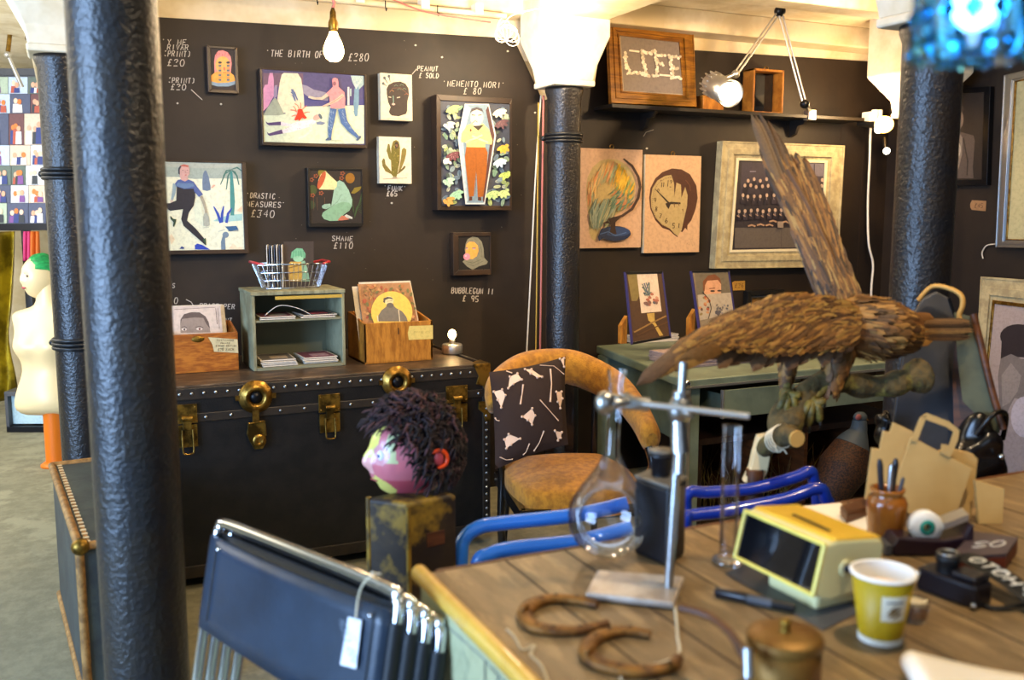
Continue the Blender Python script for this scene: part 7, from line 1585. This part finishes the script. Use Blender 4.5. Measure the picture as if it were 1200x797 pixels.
# ================================================================== grey oval board, folded canvas seat and dark leather lump at the right
t = thing('oval_board', 'tall dark grey rounded board leaning in front of the wide iron column', 'board', P(1080, 600, 2.62))
n_ = (Rv @ V((-.25, -1, .0))).normalized(); pc0 = P(1085, 480, 2.66)
out = [(1036, 600), (1042, 540), (1050, 470), (1060, 405), (1070, 370), (1082, 350), (1098, 342), (1112, 349), (1121, 375), (1124, 420), (1122, 480), (1117, 540), (1112, 600)]
q = [onP(x, y, pc0, n_) for x, y in out]; zb_ = min(p.z for p in q)
q[0] = V((q[0].x, q[0].y, .0)); q[-1] = V((q[-1].x, q[-1].y, .0))
m = MB(); m.prism(q, -n_*.022, 'slate'); m.build('board', t, bev=.004)
m = MB(); m.tube([p+n_*.002 for p in q[7:]], .004, 'blackmetal', 6); m.build('edge_band', t)
t = thing('folded_canvas_seat', 'folded green canvas seat with a wooden edge strip beside the gilt frame', 'folding seat', P(1150, 560, 2.55))
n2 = (Rv @ V((-.6, -1, .1))).normalized(); p2_ = P(1140, 430, 2.5)
q = [onP(x, y, p2_, n2) for x, y in ((1118, 366), (1142, 372), (1172, 508), (1166, 508), (1128, 470), (1122, 420))]
m = MB(); m.prism(q, -n2*.012, 'canvasgreen'); m.build('canvas', t)
m = MB(); w = [onP(x, y, p2_, n2)+n2*.008 for x, y in ((1141, 368), (1150, 405), (1162, 455), (1176, 503))]; m.tube(spline(w, 4), .009, 'brownwood', 10); m.build('edge_strip', t)
m = MB(); w = [onP(x, y, p2_, n2) for x, y in ((1076, 352), (1092, 336), (1112, 338), (1126, 346), (1128, 358), (1124, 372), (1134, 382))]; m.tube(spline(w, 5), .013, 'canvasgreen' if False else 'cutwood', 10, flat=.5); m.build('bent_rail', t)
q = [onP(x, y, p2_-n2*.04, n2) for x, y in ((1122, 372), (1140, 400), (1166, 506), (1150, 520), (1118, 505), (1116, 440))]; m = MB(); m.prism(q, -n2*.02, 'brownwood'); m.build('inner_panel', t)
w0 = P(1140, 520, 2.6); m = MB(); m.tube([w0, V((w0.x, w0.y, 0))], .016, 'brownwood', 8); m.build('leg', t)
lc = P(1146, 540, 2.5); t = thing('leather_bag', 'glossy dark leather bag slumped behind the paper bags', 'bag', V((lc.x, lc.y, lc.z-.12)))
rnd = random.Random(5); m = MB(); m.ell(lc, (.075, .06, .12), 'wetleather', None, None, 28, 22, lambda d, q: V(q)*(1+.10*math.sin(5*d.x+3*d.z)+.08*math.sin(9*d.z+4*d.y))); m.build('bag_body', t, sub=1)
m = MB(); m.tube(spline([lc+V((-.05, -.03, .08)), lc+V((-.03, -.06, .14)), lc+V((.03, -.05, .13)), lc+V((.05, -.03, .06))], 5), .007, 'wetleather', 8); m.build('strap', t); m = MB(); m.ell(lc+V((-.01, -.075, .03)), .008, 'chrome'); m.build('buckle', t)
stl = lc.z-.12; m = MB(); m.bb((lc.x-.1, lc.y-.08, 0), (lc.x+.1, lc.y+.1, stl+.012), 'cabinet'); tag(m.build('storage_box', bev=.004), 'dark wooden box behind the table, under the leather bag', 'box')
sl = P(1040, 500, 2.75); 
m = MB(); m.ell(P(1036, 502, 2.63), (.02, .03, .05), 'wetleather', None, None, 18, 14, lambda d, q: V(q)*(1+.2*math.sin(6*d.z+3*d.x))); tag(m.build('dark_glove'), 'dark shiny leather scrap hanging at the left edge of the grey oval board', 'leather scrap')
# ================================================================== blue glass lamp hanging near the camera
DL = .95; lc = P(1143, 8, DL); t = thing('glass_lamp', 'turquoise blue pressed glass lampshade hanging at the upper right', 'lamp', lc)
rl = 63*DL/F; m = MB(); zb_ = -62*DL/F
prof = [(rl*.25, zb_*1.0), (rl*.7, zb_*1.0), (rl*.95, zb_*.85), (rl*1.0, zb_*.5), (rl*1.0, 0), (rl*.98, .06), (rl*.9, .12), (rl*.6, .17), (rl*.2, .19)]
n = 24; vs = []
for r, z in prof:
    for j in range(n): a_ = 2*PI*j/n; rr_ = r*(1+(.05 if j % 2 else -.03)); vs.append(lc+V((rr_*math.cos(a_), rr_*math.sin(a_), z)))
m.add(vs, [(i*n+j, i*n+(j+1) % n, (i+1)*n+(j+1) % n, (i+1)*n+j) for i in range(len(prof)-1) for j in range(n)], 'blueglass'); m.build('shade', t, solid=.004)
for row in range(4):
    for j in range(14):
        a_ = 2*PI*(j+row*.5)/14; c = lc+V((rl*1.01*math.cos(a_), rl*1.01*math.sin(a_), zb_*.8+row*.033)); m = MB() if (row, j) == (0, 0) else m
        R = Matrix.Rotation(a_, 3, 'Z'); m.add([c+R @ V(v) for v in ((.009, 0, 0), (0, .009, 0), (0, 0, .014), (0, -.009, 0), (0, 0, -.014), (-.002, 0, 0))], [(0, 1, 2), (0, 2, 3), (0, 3, 4), (0, 4, 1), (5, 2, 1), (5, 3, 2), (5, 4, 3), (5, 1, 4)], 'blueglass')
m.build('glass_facets', t)
m = MB(); m.ell(lc+V((0, 0, .0)), .022, 'lampbulb'); m.build('bulb', t); m = MB(); m.tube([lc+V((0, 0, .03)), V((lc.x, lc.y, TOP-.005))], .006, 'blackmetal', 8); m.lathe([(0, .18), (.03, .18), (.03, .22), (0, .23)], lc, 'brass', 20); m.build('stem', t)
# ================================================================== light and camera
def area(name, loc, target, size, power, col, sy=None):
    l = bpy.data.lights.new(name, 'AREA'); l.energy = power; l.color = col; l.shape = 'RECTANGLE'; l.size = size; l.size_y = sy or size
    o = bpy.data.objects.new(name, l); COL.objects.link(o); o.location = loc
    o.rotation_euler = (V(target)-V(loc)).to_track_quat('-Z', 'Y').to_euler(); return o
def point(name, loc, power, col, r=.03):
    l = bpy.data.lights.new(name, 'POINT'); l.energy = power; l.color = col; l.shadow_soft_size = r
    o = bpy.data.objects.new(name, l); COL.objects.link(o); o.location = loc; return o
def spot(name, loc, target, power, col, ang=80, blend=.6, r=.05):
    l = bpy.data.lights.new(name, 'SPOT'); l.energy = power; l.color = col; l.spot_size = math.radians(ang); l.spot_blend = blend; l.shadow_soft_size = r
    o = bpy.data.objects.new(name, l); COL.objects.link(o); o.location = loc
    o.rotation_euler = (V(target)-V(loc)).to_track_quat('-Z', 'Y').to_euler(); return o
WARM = (1, .66, .33); WARM2 = (1, .76, .48); DAY = (.62, .78, 1)
area('assumed_daylight_left', (-3.4, 1.0, 1.5), (.2, 2.6, 1.0), 2.4, 420, (.40, .62, 1), 2.0)  # added blue area light for the column highlights; the window behind it is assumed
area('assumed_daylight_far', (-2.6, 6.2, 2.5), (-2.4, 6.6, 0), 2.6, 190, (1, .98, .92))  # added panel aimed down at the far left, where daylight from outside is assumed
area('fill_far_up', (-2.4, 4.4, 1.6), (-2.2, 5.6, 2.6), 1.4, 130, (1, .98, .92))  # added fill aimed upward to whiten the far left ceiling, not a window
area('assumed_daylight_behind', (-.8, -2.6, 1.8), (.8, 3, .9), 2.2, 30, (.6, .76, 1))  # weak bluish fill added behind the camera; any window there is only assumed
spot('assumed_spot_wall', (1.1, 2.6, 2.5), (1.2, 4.65, 1.6), 62, WARM2, 110)  # added spot for the picture wall; its ceiling fitting is assumed, not modelled
spot('assumed_spot_desk', (1.3, .9, 2.55), (1.1, 2.0, .8), 100, WARM2, 100)  # assumed lamp with no fitting, added to warm the near table
spot('assumed_spot_right', (3.3, 3.0, 2.45), (3.4, 4.65, 1.4), 95, WARM, 120)  # added warm spot on the right of the back wall; lamp assumed
spot('assumed_spot_bird', (2.0, 1.2, 2.5), (1.9, 2.2, 1.3), 55, WARM, 90)  # added spot on the bird, from an assumed lamp without a fitting
point('assumed_capital_lamp', (2.02, 4.0, 2.28), 40, WARM2, .06)  # assumed lamp added near the column capital to brighten it; no bulb is modelled
point('right_lamp', (4.3, 4.2, 2.1), 22, WARM, .05)
point('ceiling_fill_a', (3.3, 2.9, 2.3), 22, WARM2, .08)  # added point fill that brightens the white ceiling, with no fitting of its own
point('ceiling_fill_b', (1.0, 3.0, 2.3), 14, WARM2, .08)  # added fill for the left ceiling and wall top, not an actual lamp
point('pendant_glow', P(391, 62, 3.7)+V((0, 0, -.06)), 5, WARM, .04)
point('trunk_bulb', BULB2, 3, WARM, .02)
W = bpy.data.worlds.new('World'); bpy.context.scene.world = W; W.use_nodes = True
bg = W.node_tree.nodes['Background']; bg.inputs[0].default_value = (.7, .8, 1, 1); bg.inputs[1].default_value = .10
cam = bpy.data.cameras.new('Camera'); co = bpy.data.objects.new('Camera', cam); COL.objects.link(co)
co.location = EYE; co.rotation_euler = ROT.to_euler(); cam.sensor_width = 36; cam.lens = F/1200*36; cam.clip_start = .02
cam.dof.use_dof = True; cam.dof.focus_distance = 4.6; cam.dof.aperture_fstop = 2.9
sc = bpy.context.scene; sc.camera = co
sc.view_settings.view_transform = 'Standard'; sc.view_settings.look = 'None'; sc.view_settings.gamma = 1; sc.view_settings.exposure = 0; sc.view_settings.use_curve_mapping = False
